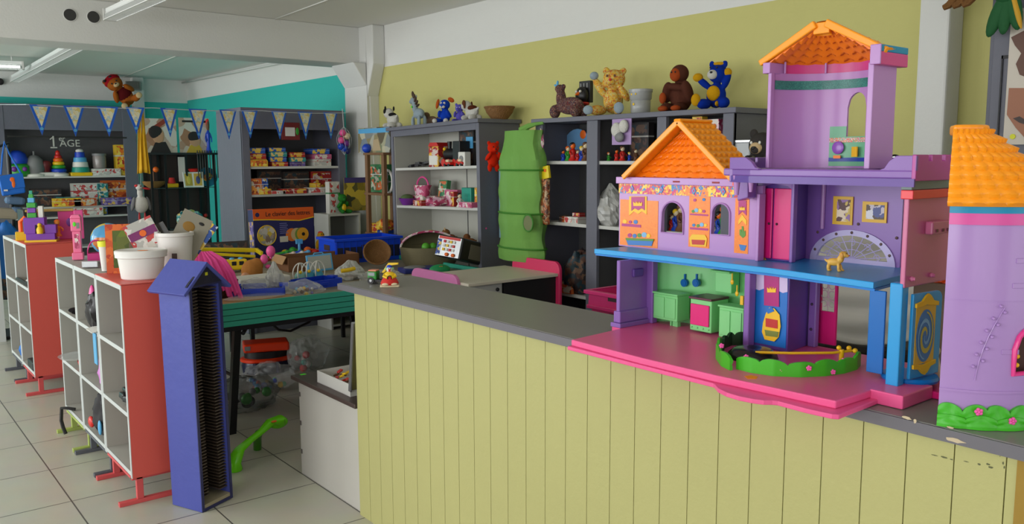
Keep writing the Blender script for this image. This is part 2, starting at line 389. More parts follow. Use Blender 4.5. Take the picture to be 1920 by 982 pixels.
# --- unit on the back wall, headed by a chalked board
AY = 12.5; AX0, AX1 = 1.35, at('y', 12.5, 258, 300).x
A = unit('shelf_unit', 'dark shelf unit on the back wall with a chalked heading and baby toys', 'shelf unit', (AX0, AY, 0), 0, AX1-AX0, .38, 2.33, [1.395, .995, .86, .45], [(AX1-AX0-.17, AX1-AX0), (at('y', AY, 0, 300).x-AX0-.15, at('y', AY, 12, 300).x-AX0)], rail=.30)
bz0 = at('y', AY+.3, 120, 318).z; ba = at('y', AY, 14, 254); bb = at('y', AY, 237, 250)
A.p('chalkboard', MB().box(ba.x-AX0, bb.x-AX0, -.008, .004, 1.9, ba.z-.0), mat('blackboard', (44, 42, 40), .8, var=.1), label='black board strip with a chalked heading')
chalk = mat('chalk', (190, 190, 182), .9)
c = at('y', AY-.01, 105, 266); text('1', .2, chalk, A.o, 'chalk_lettering', (c.x-AX0-.03, -.012, c.z), (R(90), 0, 0))
A.p('chalk_lettering', MB().box(c.x-AX0-.07, c.x-AX0+.01, -.0135, -.0125, c.z-.082, c.z-.066), chalk); A.p('chalk_lettering', MB().prism([(c.x-AX0-.075, c.z+.035), (c.x-AX0-.03, c.z+.075), (c.x-AX0-.02, c.z+.065), (c.x-AX0-.066, c.z+.026)], 'y', -.0135, -.0125), chalk)
c = at('y', AY-.01, 116, 260); text('er', .09, chalk, A.o, 'chalk_lettering', (c.x-AX0, -.012, c.z), (R(90), 0, 0))
c = at('y', AY-.01, 131, 269); text('AGE', .13, chalk, A.o, 'chalk_lettering', (c.x-AX0, -.012, c.z), (R(90), 0, R(0)))
# --- wooden stand against the column
wood = mat('brown_wood', (118, 84, 52), .6, bump=.2, bscale=12, var=.2, vscale=9)
WY0, WY1 = 6.45, at('x', 3.75, 684, 300).y
Wd = Thing('wooden_shelf', 'small brown wooden open shelf with a picture on top, left of the pale lined cabinet', 'shelf', (3.75, WY1, 0), RW)
ww = WY1-WY0
zt = at('x', 3.75, 710, 286).z; z1 = at('x', 3.75, 710, 362).z
for x in (.0, ww-.045):
    Wd.p('post', MB().box(x, x+.045, 0, .03, 0, zt-.02), wood); Wd.p('post', MB().box(x, x+.045, .25, .28, 0, zt-.02), wood)
for z in (zt, z1, .95, .5): Wd.p('shelf', MB().box(-.01, ww+.01, -.01, .29, z-.02, z), wood, bevel=.002)
# --- small white cube shelf
wx = at('y', 7.2, 616, 420); wx2 = at('y', 7.2, 676, 420)
Wc = Thing('cube_shelf', 'small white open cube shelf standing behind the big blue crate', 'shelf', (wx.x, 7.2, 0))
cw = wx2.x-wx.x; ct = at('y', 7.2, 640, 401).z
wp = mat('white_laminate', (205, 205, 198), .4)
Wc.p('side_panel', MB().box(0, .018, 0, .3, 0, ct), wp); Wc.p('side_panel', MB().box(cw-.018, cw, 0, .3, 0, ct), wp)
for z in (ct-.018, .60, .3, .03): Wc.p('shelf', MB().box(.018, cw-.018, 0, .3, z, z+.018), wp)
Wc.p('back_panel', MB().box(.018, cw-.018, .29, .3, .03, ct-.018), mat('cube_back', (120, 120, 112), .7))
# --- bookcases back to the aisle: near trio and far group
BKL = mat('bookcase_inside', (168, 166, 158), .6, var=.03); BKE = mat('bookcase_edge', (196, 200, 198), .5)
RED = mat('coral_red_board', (212, 84, 74), .5, var=.03); REDF = mat('coral_red_frame', (210, 82, 84), .45)
GF = mat('grey_steel_frame', (96, 98, 106), .45, metal=.2); LIME = mat('pale_lime_frame', (170, 186, 96), .45); BLU = mat('indigo_edge', (70, 64, 120), .5)
def bookcase(label, y1, w, footm, near=None, d=.33, edge=BKE):
    """face towards the aisle (-X); local x runs towards the camera"""
    X0 = .985; t = Thing('bookcase', label, 'bookcase', (X0, y1, 0), RW, 'knee-high open bookcases standing in rows')
    h = 1.04; s = .02
    t.p('side_panel', MB().box(0, s, 0, d, .13, h), BKL)
    t.p('side_panel', MB().box(w-s, w, 0, d, .13, h-.002), near or BKL, label='coral red end panel' if near else None)
    t.p('edge_strip', MB().box(0, s, -.003, 0, .13, h), edge); t.p('edge_strip', MB().box(w-s, w, -.003, 0, .13, h-.002), edge)
    t.p('top_board', MB().box(s, w-s, 0, d, h-.02, h), [BKL]); t.p('edge_strip', MB().box(s, w-s, -.003, 0, h-.022, h), edge)
    if near: t.p('top_cover', MB().box(0, w+.004, -.003, d, h, h+.004), RED)
    t.p('back_panel', MB().box(s, w-s, d-.012, d, .13, h-.02), BKL)
    for z in (.742, .442, .16):
        t.p('shelf', MB().box(s, w-s, .002, d-.012, z-.018, z), BKL); t.p('edge_strip', MB().box(s, w-s, -.003, 0, z-.02, z), edge)
    for x in (.02, w-.03):
        f = MB(); f.box(x-.012, x+.012, .02, .05, .02, .13); f.box(x-.012, x+.012, d-.05, d-.02, .02, .13); f.box(x-.014, x+.014, -.06, d+.05, 0, .02); f.box(x-.012, x+.012, 0, d, .115, .13)
        t.p('foot_frame', f, footm, bevel=.002)
    t.p('lower_rail', MB().box(.03, w-.03, .0, .022, .118, .132), footm)
    return t
bookcase('bookcase of the near row with the coral red end panel, by the blue tower', 4.53, .475, REDF, RED)
bookcase('middle bookcase of the near row on grey steel feet, with bags on its shelves', 5.01, .475, GF)
bookcase('bookcase at the far end of the near row, on pale lime feet', 5.485, .47, LIME, edge=BKE)
bookcase('bookcase with the coral red end panel in the far row, under the toy block castle', 6.925, .475, REDF, RED)
bookcase('narrow bookcase in the far row on grey steel feet, left of the red ended one', 7.40, .47, GF)
# --- blue gabled CD tower
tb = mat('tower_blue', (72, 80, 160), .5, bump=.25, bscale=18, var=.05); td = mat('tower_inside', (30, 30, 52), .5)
tp = [Vector((1.125, 3.945)), Vector((1.203, 3.774)), Vector((1.372, 3.85))]
ang = math.atan2(tp[2].y-tp[1].y, tp[2].x-tp[1].x)
T = Thing('disc_tower', 'tall blue wooden disc tower with a pitched roof beside the near bookcases', 'CD rack', (tp[1].x, tp[1].y, 0), rot=(R(1.0), R(-1.6), ang))
tw = .186; tdp = .19; th_ = 1.06
T.p('side_panel', MB().box(0, .012, 0, tdp, 0, th_), tb, bevel=.002); T.p('side_panel', MB().box(tw-.012, tw, 0, tdp, 0, th_), tb, bevel=.002)
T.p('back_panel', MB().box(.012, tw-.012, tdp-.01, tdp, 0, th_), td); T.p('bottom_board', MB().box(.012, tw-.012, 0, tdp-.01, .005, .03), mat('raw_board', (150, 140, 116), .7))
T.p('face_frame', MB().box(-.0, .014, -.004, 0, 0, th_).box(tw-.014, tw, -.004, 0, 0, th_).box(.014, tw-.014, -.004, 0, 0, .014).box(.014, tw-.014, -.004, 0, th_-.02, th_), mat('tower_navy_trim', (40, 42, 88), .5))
ribs = MB()
for i in range(64):
    z = .06+i*.0152
    for x0 in (.014, tw-.06): ribs.box(x0, x0+.046, .015, .13, z, z+.0045)
    ribs.box(.06, tw-.06, .10, .13, z, z+.0045)
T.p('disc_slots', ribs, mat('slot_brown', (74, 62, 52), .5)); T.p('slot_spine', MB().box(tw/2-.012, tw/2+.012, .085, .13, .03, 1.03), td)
gz = th_-.01; ap = 1.150; ov = .046
T.p('gable', MB().prism([(-.02, gz), (tw+.02, gz), (tw+.0, gz+.02), (tw/2, ap-.012), (0, gz+.02)], 'y', -.012, 0), td)
T.p('gable_sticker', MB().obox((tw/2-.0, -.0135, ap-.055), (.014, .002, .014)), mat('yellow_print', (190, 190, 40), .5))
def slope(sx):
    x0 = tw/2; x1 = tw/2+sx*(tw/2+ov); z1 = ap-(tw/2+ov)*.92
    n = Vector((.92*sx, 1)).normalized()*.014
    return MB().prism([(x0, ap), (x1, z1), (x1-n.x, z1-n.y), (x0, ap-.019)], 'y', -.022, tdp+.02)
T.p('roof_panel', slope(-1), tb, bevel=.002); T.p('roof_panel', slope(1), tb, bevel=.002)
# --- counter
CF = 1.755; CT = 1.05; CY0, CY1 = .62, 3.30
cream = mat('cream_yellow_paint', (178, 174, 114), .6, bump=.12, bscale=70, var=.035, vscale=3)
K = Thing('shop_counter', 'long cream yellow plank fronted counter with a grey worktop', 'counter', (CF, 2.0, 0))
fp = MB(); n = 27; y = CY1; bw = .0985; groove = mat('groove_dark', (104, 106, 52), .8)
while y > CY0+.01:
    y2 = max(y-bw, CY0); fp.box(CF, CF+.018, y2+.0012, y-.0012, 0, CT-.03)
    y = y2
K.p('front_panel', fp, cream, world=True)
K.p('groove_backing', MB().box(CF+.008, CF+.02, CY0, CY1, 0, CT-.03), groove, world=True)
K.p('end_panel', MB().box(CF+.02, 2.09, CY1-.018, CY1, 0, CT-.03), cream, world=True)
K.p('end_post', MB().box(CF-.004, CF+.03, CY0-.16, CY0, 0, CT-.028), mat('ochre_wood', (150, 118, 36), .6, bump=.2, bscale=14, var=.12), world=True, label='ochre end board')
K.p('inner_shelf', MB().box(CF+.02, 2.08, CY0, CY1-.02, .5, .52), GRD, world=True)
ctm = mat('worktop_grey', (128, 126, 122), .38, var=.05, vscale=4, spec=.5); ctf = mat('worktop_edge_grey', (104, 101, 108), .5)
wt = MB(); wt.box(1.742, 2.128, .05, 3.42, CT-.026, CT)
wo = K.p('worktop', wt, [ctm], world=True, bevel=.003)
K.p('worktop_edge', MB().box(1.736, 1.742, .05, 3.42, CT-.028, CT-.0015), ctf, world=True)
chip = mat('bare_wood_chip', (198, 180, 150), .8)
cp = MB()
def blob(mb, X, cy, cz, ry, rz_, n=14, seed=0, th=.001):
    random.seed(seed); pts = []
    for i in range(n):
        a = 2*PI*i/n; k = .75+.45*random.random(); pts.append((cy+ry*k*math.cos(a), cz+rz_*k*math.sin(a)))
    mb.prism(pts, 'x', X-th, X)
q = at('x', 1.736, 1791, 825); blob(cp, 1.736, q.y, q.z, .02, .0042, seed=3)
q = at('x', 1.736, 1700, 783); blob(cp, 1.736, q.y, q.z, .010, .0030, seed=5)
q = at('x', 1.736, 1716, 789); blob(cp, 1.736, q.y, q.z, .003, .005, seed=6)
q = at('x', 1.736, 1782, 801); blob(cp, 1.736, q.y, q.z, .007, .002, seed=8)
K.p('paint_chips', cp, chip, world=True)
sc_ = MB(); scm = mat('black_scuff', (96, 98, 66), .8)
for px, py, ry, rz_ in ((1752, 853, .008, .0010), (1770, 857, .009, .0018), (1784, 861, .004, .0012), (1812, 865, .007, .0009), (1836, 870, .004, .002), (1853, 870, .005, .002), (1858, 876, .006, .0022), (1881, 868, .002, .003), (1883, 876, .0015, .003), (1875, 855, .0008, .0009)):
    q = at('x', CF, px, py); blob(sc_, CF-.0002, q.y, q.z, ry*.8, rz_, seed=px, th=.0003)
K.p('scuff_marks', sc_, scm, world=True)
# --- low white cabinet at the counter's end
Lc = Thing('low_cabinet', 'low white cabinet with a dark brown top at the far end of the counter', 'cabinet', (1.79, 3.31, 0))
lw = mat('scuffed_white', (190, 186, 178), .55, var=.03); dk = mat('dark_brown_top', (72, 58, 54), .45, var=.06)
Lc.p('carcass', MB().box(1.77, 2.15, 3.31, 3.945, 0, .492), lw, world=True, bevel=.003)
Lc.p('top_board', MB().box(1.745, 2.17, 3.305, 3.985, .492, .513), dk, world=True, bevel=.004)
hn = MB()
for z in (.42, .27, .12): hn.box(1.766, 1.771, 3.925, 3.935, z-.01, z+.012)
Lc.p('edge_chips', hn, mat('edge_chip_grey', (90, 84, 80), .8), world=True)
# --- teal sorting table
TL = mat('teal_boards', (50, 168, 142), .5, bump=.15, bscale=20, var=.05); BK = mat('black_steel', (26, 26, 30), .45, metal=.3)
TX0, TX1, TY0, TY1, TZ = 1.625, 3.72, 4.66, 7.02, .798
Tb = Thing('sorting_table', 'big teal boarded table heaped with toys behind the blue tower', 'table', ((TX0+TX1)/2, (TY0+TY1)/2, 0))
def rim(x0, x1, y0, y1, face):
    m = MB(); hz = (TZ-.662)/4
    for i in range(4): m.box(x0, x1, y0, y1, .662+i*hz+.0022, .662+(i+1)*hz-.0022)
    return m
Tb.p('rim_board', rim(TX0, TX1, TY0, TY0+.02, 0), TL, world=True); Tb.p('rim_board', rim(TX0, TX1, TY1-.02, TY1, 0), TL, world=True)
Tb.p('rim_board', rim(TX0, TX0+.02, TY0+.02, TY1-.02, 0), TL, world=True); Tb.p('rim_board', rim(TX1-.02, TX1, TY0+.02, TY1-.02, 0), TL, world=True)
Tb.p('joint_backing', MB().box(TX0+.003, TX1-.003, TY0+.008, TY0+.022, .663, TZ-.004), mat('teal_joint', (16, 74, 64), .7), world=True)
Tb.p('table_bed', MB().box(TX0+.02, TX1-.02, TY0+.02, TY1-.02, .74, .76), mat('bed_board', (150, 140, 120), .7), world=True)
Tb.p('under_frame', MB().box(TX0, TX1, TY0+.01, TY0+.045, .635, .66).box(TX0, TX1, TY1-.045, TY1-.01, .635, .66).box(TX0, TX0+.03, TY0, TY1, .63, .66).box(TX1-.03, TX1, TY0, TY1, .63, .66), BK, world=True)
for (x, y, dx, dy) in ((1.745, 4.70, -.02, .10), (3.60, 4.72, .04, .1), (1.745, 6.95, -.02, -.1), (3.60, 6.95, .04, -.1)):
    Tb.p('leg', MB().add([(x+a*.02+k*dx, y+b_*.02+k*dy, .64*(1-k)) for k in (0, 1) for a, b_ in ((-1, -1), (1, -1), (1, 1), (-1, 1))], [(0, 1, 2, 3), (7, 6, 5, 4), (0, 4, 5, 1), (1, 5, 6, 2), (2, 6, 7, 3), (3, 7, 4, 0)]), BK, world=True, label=None)
Tb.p('brace', MB().cyl((1.8, 4.75, .60), (2.9, 6.9, .60), .012).cyl((1.74, 4.72, .35), (1.74, 6.9, .35), .01), BK, world=True)
# --- child's desk with pink ends
DW = mat('desk_cream', (214, 206, 188), .4); PK = mat('desk_pink', (226, 50, 104), .35); PL = mat('desk_lilac_pink', (214, 120, 178), .4)
Ds = Thing('childs_desk', 'cream topped play desk with rounded pink ends behind the counter', 'desk', (3.28, 4.3, 0))
Ds.p('desk_top', MB().box(2.92, 3.64, 4.06, 4.62, .84, .86), DW, world=True, bevel=.004)
def endp(y0, y1, ht, r=.06):
    pts = [(y0, 0), (y1, 0), (y1, ht-r)]
    for i in range(1, 8): a = PI/2*i/7; pts.append((y1-r+r*math.cos(a), ht-r+r*math.sin(a)))
    for i in range(1, 8): a = PI/2+PI/2*i/7; pts.append((y0+r+r*math.cos(a), ht-r+r*math.sin(a)))
    return pts
Ds.p('end_panel', MB().prism(endp(4.14, 4.66, .905), 'x', 2.895, 2.92), PL, world=True, label='lilac pink left end panel', bevel=.004)
Ds.p('end_panel', MB().prism(endp(4.05, 4.54, .936), 'x', 3.64, 3.665), PK, world=True, label='bright pink right end panel', bevel=.004)
Ds.p('back_panel', MB().box(2.92, 3.64, 4.5, 4.515, .2, .84), mat('desk_dark_board', (50, 44, 46), .6), world=True)  # plain back board in one even dark grey-brown
Ds.p('drawer_front', MB().box(2.95, 3.20, 4.09, 4.5, .55, .84), mat('desk_grey_drawer', (190, 190, 188), .5), world=True, bevel=.004)
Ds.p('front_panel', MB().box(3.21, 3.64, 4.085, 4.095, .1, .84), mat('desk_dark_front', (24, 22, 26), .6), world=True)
Ds.p('drawer_knob', MB().ell((3.16, 4.085, .8), .012), BK, world=True)
# --- white side table under the tray, left of the desk
St = Thing('white_side_table', 'low white table peeping out left of the lilac desk end', 'table', (2.82, 4.75, 0)) if False else None
# --- right-hand grey cupboard with posters
gx = at('x', 3.95, 1850, 150)
G = Thing('tall_cupboard', 'tall grey panelled cupboard at the right edge, with pictures leaning on it', 'cupboard', (3.95, 1.6, 0))
gy1 = gx.y
G.p('body', MB().box(3.96, XW-.005, .62, gy1, 0, 2.3), GRY, world=True, bevel=.004)
G.p('door_panel', MB().box(3.945, 3.96, 1.18, gy1-.02, .05, 2.2), GRY, world=True, bevel=.003)
G.p('door_panel', MB().box(3.945, 3.96, .64, 1.17, .05, 2.2), GRY, world=True, bevel=.003)
zz = at('x', 3.944, 1882, 104).z; ya = at('x', 3.944, 1873, 200).y; yb = at('x', 3.944, 1905, 200).y
G.p('moulding', MB().box(3.938, 3.946, ya-.006, ya, .2, zz).box(3.938, 3.946, .7, ya, zz-.014, zz), BK, world=True)
# ================================================================== TOY CASTLE
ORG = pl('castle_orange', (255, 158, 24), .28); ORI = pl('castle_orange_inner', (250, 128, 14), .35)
PUR = pl('castle_purple', (134, 94, 172), .28); LIL = pl('castle_lilac', (182, 134, 196), .25); VIO = pl('castle_violet_dark', (96, 62, 150), .3)
MAG = pl('castle_magenta', (222, 30, 120), .28); PNK = pl('castle_base_pink', (234, 88, 146), .33); MAU = pl('castle_mauve', (202, 108, 150), .28)
SKY = pl('castle_blue', (40, 156, 222), .3); MIN = pl('castle_mint', (128, 208, 132), .3); GRN = pl('hedge_green', (66, 178, 34), .35)
YLW = pl('castle_yellow', (240, 186, 20), .35); TEB = pl('castle_teal', (0, 134, 176), .3); FLW = pl('flower_pink', (238, 92, 170), .4); DGR = pl('hedge_dark_green', (20, 62, 24), .5)
ORB = pl('stair_orange', (250, 96, 40), .35)
K_ = Thing('toy_castle', 'big open purple, pink and orange toy castle with a blue upper floor on the counter', 'toy castle', (1.85, 1.35, CT))
def kp(n, mb, m, **k): return K_.p(n, mb, m, world=True, **k)
def shingles(fn, rows, cols, amp, nu=None, nv=None, m=0, th=.004, mb=None):
    """roof skin of round-ended tiles: fn(u, v) -> (point, normal); v runs down the slope"""
    nu = nu or cols*6; nv = nv or rows*7; mb = mb or MB(); top = []; bot = []
    for j in range(nv+1):
        for i in range(nu+1):
            u = i/nu; v = j/nv; p, nn = fn(u, v)
            k = abs(math.sin(PI*u*cols)); f = v*rows-.22*k; fr = f-math.floor(f)
            h = amp*(.1+.9*fr**.8)*(.5+.5*k)
            top.append(Vector(p)+Vector(nn)*h); bot.append(Vector(p)-Vector(nn)*th)
    W_ = nu+1; fs = []; n = len(top)
    for j in range(nv):
        for i in range(nu):
            a = j*W_+i; fs.append((a, a+1, a+W_+1, a+W_)); fs.append((n+a+W_, n+a+W_+1, n+a+1, n+a))
    for i in range(nu):
        fs.append((i+1, i, n+i, n+i+1)); a = nv*W_+i; fs.append((a, a+1, n+a+1, n+a))
    for j in range(nv):
        a = j*W_; fs.append((a, a+W_, n+a+W_, n+a)); a = a+nu; fs.append((a+W_, a, n+a, n+a+W_))
    return mb.add(top+bot, fs, m, True)
def pzx(X, pts): return [(q.y, q.z) for q in (at('x', X, *p) for p in pts)]
# ---- base tray
zb = 1.08
low = [(at('z', 1.06, *p).x, at('z', 1.06, *p).y) for p in ((1064, 650), (1200, 685), (1338, 720), (1346, 729), (1362, 737), (1385, 744), (1410, 749), (1432, 752), (1448, 752), (1458, 753), (1510, 767), (1560, 778), (1573, 779), (1590, 772))]+[(1.80, .925), (2.11, .925), (2.11, 1.80), (1.86, 1.80)]
kp('base_tray', MB().prism(low, 'z', CT+.001, CT+.012), PNK, bevel=.002)
up = [(1.636, 1.768), (1.624, 1.48), (1.628, 1.243), (1.65, .945), (1.823, .94), (1.85, .94), (2.11, .94), (2.11, 1.79), (1.87, 1.835), (1.86, 1.79)]
kp('base_tray', MB().prism(up, 'z', CT+.012, zb), PNK, bevel=.003, label='upper step of the pink base')
kp('base_step', MB().box(1.79, 1.93, .868, .945, CT+.001, zb+.002), PNK, bevel=.003)
kp('base_step', MB().box(1.93, 2.06, .85, .93, CT+.001, zb-.012), MAG, bevel=.003)
kp('price_sticker', MB().prism([(q.x, q.y) for q in (at('z', zb+.0004, *p) for p in ((1396, 705), (1408, 703), (1421, 706), (1418, 710), (1402, 710)))], 'z', zb, zb+.0006), pl('orange_sticker', (255, 140, 20), .6))
# ---- upper floor
zf = 1.31
fl = [(at('z', zf, *p).x, at('z', zf, *p).y) for p in ((1114, 466), (1250, 480), (1450, 503), (1638, 529), (1688, 516))]+[(2.24, 1.02), (2.26, 1.36), (2.12, 1.45), (2.13, 1.93)]
kp('upper_floor', MB().prism(fl, 'z', zf-.016, zf), SKY, bevel=.002)
kp('floor_edge', MB().prism([(x+(.006 if i else .006), y+(0)) for i, (x, y) in enumerate(fl)], 'z', zf-.022, zf-.016), pl('castle_blue_rim', (0, 120, 205), .3))
# ---- lower storey: left wing wall, kitchen niche
kp('side_wall', MB().prism([(1.873, zb), (2.03, zb), (2.03, zf-.022), (1.873, zf-.022)], 'y', 1.805, 1.82), PUR, bevel=.003)
kp('wall_foot', MB().box(1.862, 2.03, 1.79, 1.833, zb, zb+.014), PUR, bevel=.002)
kp('wall_foot', MB().box(1.868, 2.03, 1.797, 1.826, zb+.014, zb+.05), PUR, bevel=.003)
kp('wall_socket', MB().obox((1.95, 1.802, 1.245), (.045, .010, .026)), VIO, bevel=.004)
arc = []
for i in range(15):
    a = PI*i/14; arc.append((2.02+.085*math.sin(a), 1.60+.2*math.cos(a)))
kp('kitchen_wall', MB().wall(arc[::-1], zb, zf-.022, -.006, smooth=True), MIN, label='mint green curved kitchen wall')
kp('kitchen_frame', MB().box(1.995, 2.02, 1.78, 1.806, zb, zf-.022), PUR, bevel=.003)
kp('kitchen_frame', MB().box(1.93, 1.96, 1.372, 1.39, zb, zf-.022), PUR, bevel=.003)
def kitchen(x0, y0, y1, z0, z1, d, n, doors):
    c = kp(n, MB().box(x0, x0+d, y0, y1, z0, z1), MIN, bevel=.003)
    t = MB().box(x0-.004, x0+d, y0-.003, y1+.003, z1, z1+.006)
    q = K_.p('counter_top', t, MIN, parent=c, world=True, bevel=.002)
    m = MB()
    for a, b in doors: m.box(x0-.003, x0, a, b, z0+.008, z1-.008)
    K_.p('cupboard_door', m, MIN, parent=c, world=True, bevel=.0015); return c
y_a, y_b = at('x', 2.0, 1225, 560).y, at('x', 2.0, 1270, 560).y
c1 = kitchen(2.0, y_b, y_a, 1.098, 1.178, .06, 'kitchen_cabinet', [(y_b+.006, (y_a+y_b)/2-.002), ((y_a+y_b)/2+.002, y_a-.006)])
kp('cabinet_foot', MB().box(2.015, 2.03, y_b+.01, y_b+.03, zb, 1.098).box(2.015, 2.03, y_b+.034, y_b+.04, zb, 1.098), MIN)
y_a, y_b = at('x', 1.99, 1294, 580).y, at('x', 1.99, 1334, 580).y
c2 = kp('toy_stove', MB().box(1.99, 2.07, y_b, y_a, 1.086, 1.182), MIN, bevel=.003)
K_.p('oven_door', MB().box(1.985, 1.990, y_b+.006, y_a-.004, 1.104, 1.168), MAG, parent=c2, world=True, bevel=.003)
K_.p('hob', MB().box(1.984, 2.07, y_b-.003, y_a+.003, 1.182, 1.189), pl('hob_plum', (92, 40, 60), .35), parent=c2, world=True, bevel=.002)
for i in range(4): K_.p('knob', MB().ell((1.989, y_b+.008+i*(y_a-y_b-.016)/3, 1.096), .0028, seg=8, rings=6), MIN, parent=c2, world=True)
y_a, y_b = at('x', 1.985, 1348, 590).y, at('x', 1.985, 1394, 590).y
kitchen(1.985, y_b, y_a, 1.083, 1.172, .05, 'kitchen_cabinet', [(y_b+.005, (y_a+y_b)/2-.002), ((y_a+y_b)/2+.002, y_a-.005)])
kp('cooker_hood', MB().box(2.055, 2.095, 1.525, 1.585, 1.20, 1.262).box(2.035, 2.095, 1.518, 1.592, 1.262, 1.268), MIN, bevel=.003)
for px in (1284, 1306):
    q = at('x', 2.082, px, 530); m = MB()
    m.cyl((2.076, q.y, q.z), (2.086, q.y, q.z), .0125, n=24); m.cyl((2.074, q.y, q.z), (2.078, q.y, q.z), .0095, .0095, n=24)
    m.box(2.080, 2.086, q.y-.0025, q.y+.0025, q.z+.011, q.z+.028); kp('toy_pan', m, pl('pan_blue', (0, 98, 176), .35))
for px, py in ((1373, 520), (1382, 542)):
    m = MB(); q = at('x', 2.03, px, py); m.cyl((2.03, q.y, q.z-.012), (2.03, q.y, q.z+.012), .0022, n=8); m.ell((2.03, q.y, q.z-.013), (.003, .006, .008)); kp('utensil', m, YLW)
m = MB()
q = at('x', 2.0, 1392, 562); m.box(1.996, 2.002, q.y-.005, q.y+.005, q.z-.014, q.z+.012)
kp('utensil', m, YLW)
# ---- lower storey: middle pillar with banner print
X = 1.965
pa, pb = at('x', X, 1412, 600), at('x', X, 1478, 600)
kp('pillar', MB().prism([(X, pa.y), (X, pb.y), (2.115, pb.y+.02), (2.115, pa.y+.02)], 'z', zb, zf-.022), VIO, bevel=.003)
kp('pillar_post', MB().box(X-.006, X+.012, pa.y-.002, pa.y+.016, zb, zf-.022), PUR, bevel=.003)
qa, qb = at('x', X-.001, 1414, 600).y, at('x', X-.001, 1475, 600).y
XX = X-.0015
kp('banner_print', MB().box(XX, X+.001, qb, qa, zb+.012, zf-.024), pl('print_blue', (30, 110, 196), .3))
def flat(name, X, pts, m, t=.0012): return kp(name, MB().prism(pzx(X, pts), 'x', X-t, X), m)
def rect(name, X, x0, y0, x1, y1, m, t=.0012):
    a = at('x', X, (x0+x1)/2, y0); b = at('x', X, (x0+x1)/2, y1)
    return kp(name, MB().box(X-t, X, at('x', X, x1, (y0+y1)/2).y, at('x', X, x0, (y0+y1)/2).y, b.z, a.z), m)
LAV = pl('print_lavender', (206, 186, 226), .35); GLD = pl('print_gold', (244, 190, 30), .35)
flat('banner_print', XX-.0002, [(1416, 512), (1477, 520), (1477, 547), (1468, 549), (1460, 545), (1432, 541), (1424, 544), (1416, 541)], LAV)
flat('banner_print', XX-.0016, [(1433, 514), (1461, 518), (1461, 575), (1433, 572)], pl('print_plum', (176, 22, 118), .3))
crown = lambda cx, cy, w, h: [(cx-w, cy+h), (cx-w*1.05, cy-h*.6), (cx-w*.5, cy), (cx-w*.35, cy-h*.8), (cx-.1, cy+h*.1), (cx, cy-h), (cx+w*.12, cy+h*.1), (cx+w*.45, cy-h*.7), (cx+w*.55, cy+.1), (cx+w*1.05, cy-h*.5), (cx+w, cy+h)]
flat('crown_print', XX-.003, crown(1447, 542, 8, 6), GLD)
flat('banner_print', XX-.003, [(1431, 605), (1436, 588), (1443, 576), (1452, 578), (1462, 590), (1464, 612), (1460, 632), (1452, 640), (1434, 636), (1429, 622)], GLD)
flat('banner_print', XX-.0044, [(1436, 596), (1458, 600), (1458, 616), (1436, 612)], pl('print_red', (196, 40, 36), .35))
flat('banner_print', XX-.0044, [(1434, 618), (1460, 622), (1458, 632), (1436, 629)], pl('print_olive', (120, 128, 52), .35))
flat('banner_print', XX-.0044, [(1437, 581), (1447, 575), (1452, 583), (1440, 588)], pl('print_blue', (30, 110, 196), .3))
# ---- back pillar, pink lattice door
kp('back_post', MB().box(2.08, 2.10, 1.262, 1.285, zb, zf-.022), PUR, bevel=.003)
sc2 = MB()
for z in (1.13, 1.20, 1.27): sc2.ell((2.079, 1.274, z), .004)
kp('screw', sc2, pl('screw_dark', (60, 40, 70), .4))
dX = 2.12; da, db = at('x', dX, 1534, 600).y, at('x', dX, 1567, 600).y
dd = kp('garden_door', MB().box(dX, dX+.008, db, da, zb+.006, 1.178).box(dX, dX+.008, db, db+.006, 1.178, zf-.03).box(dX, dX+.008, da-.006, da, 1.178, zf-.03).box(dX, dX+.008, db, da, zf-.036, zf-.03), MAG, label='pink door with a scrolled white lattice')
lt = MB(); cy = (da+db)/2
for s in (-1, 1):
    for k, (zz_, r) in enumerate(((1.20, .009), (1.225, .011), (1.25, .010), (1.27, .007))):
        lt.tube([(dX+.002, cy+s*(.011+r*.0)+s*r*.9*math.cos(t*.5+k), zz_+r*math.sin(t*.5+k)) for t in range(11)], .0016, 5)
lt.tube([(dX+.002, cy, 1.18), (dX+.002, cy, 1.28)], .0016, 5)
K_.p('lattice', lt, pl('lattice_white', (220, 190, 200), .4), parent=dd, world=True)
# ---- turning screen with swirl, blue post
px_ = at('z', zb, 1670, 722)
kp('corner_post', MB().box(1.858, 1.888, .915, .945, zb, zf+.008), SKY, bevel=.003)
kp('screen_wall', MB().box(1.895, 1.902, .972, 1.012, zb+.012, zf-.02), pl('castle_blue_deep', (0, 104, 186), .3), bevel=.002)
cen = (1.965, .925)
kp('turntable', MB().lathe([(0, 0), (.062, 0), (.064, .006), (.06, .012), (0, .012)], (cen[0]-.01, cen[1]+.01, zb), n=32), pl('castle_blue_rim', (0, 120, 205), .3))
sa, sb = at('x', 1.90, 1683, 640), at('x', 2.0, 1752, 640)
P0 = Vector((1.892, .905)); P1 = Vector((2.012, .895))
dv = (P1-P0).normalized(); nv = Vector((dv.y, -dv.x))
if nv.y > 0: nv = -nv
def scr(u, w, off=0): p = P0+dv*u+nv*off; return (p.x, p.y, w)
Ls = (P1-P0).length; z0, z1 = zb+.014, zf-.018
def slab(mb, pts, o0, o1, m=0):
    n = len(pts); vs = [scr(u, w, o0) for u, w in pts]+[scr(u, w, o1) for u, w in pts]
    return mb.add(vs, [(i, (i+1) % n, n+(i+1) % n, n+i) for i in range(n)]+[tuple(range(n))[::-1], tuple(range(n, 2*n))], m)
rr = [(0, z0), (Ls, z0), (Ls, z1-.02)]+[(Ls-.02+.02*math.cos(PI/2*i/6), z1-.02+.02*math.sin(PI/2*i/6)) for i in range(7)]+[(0, z1)]
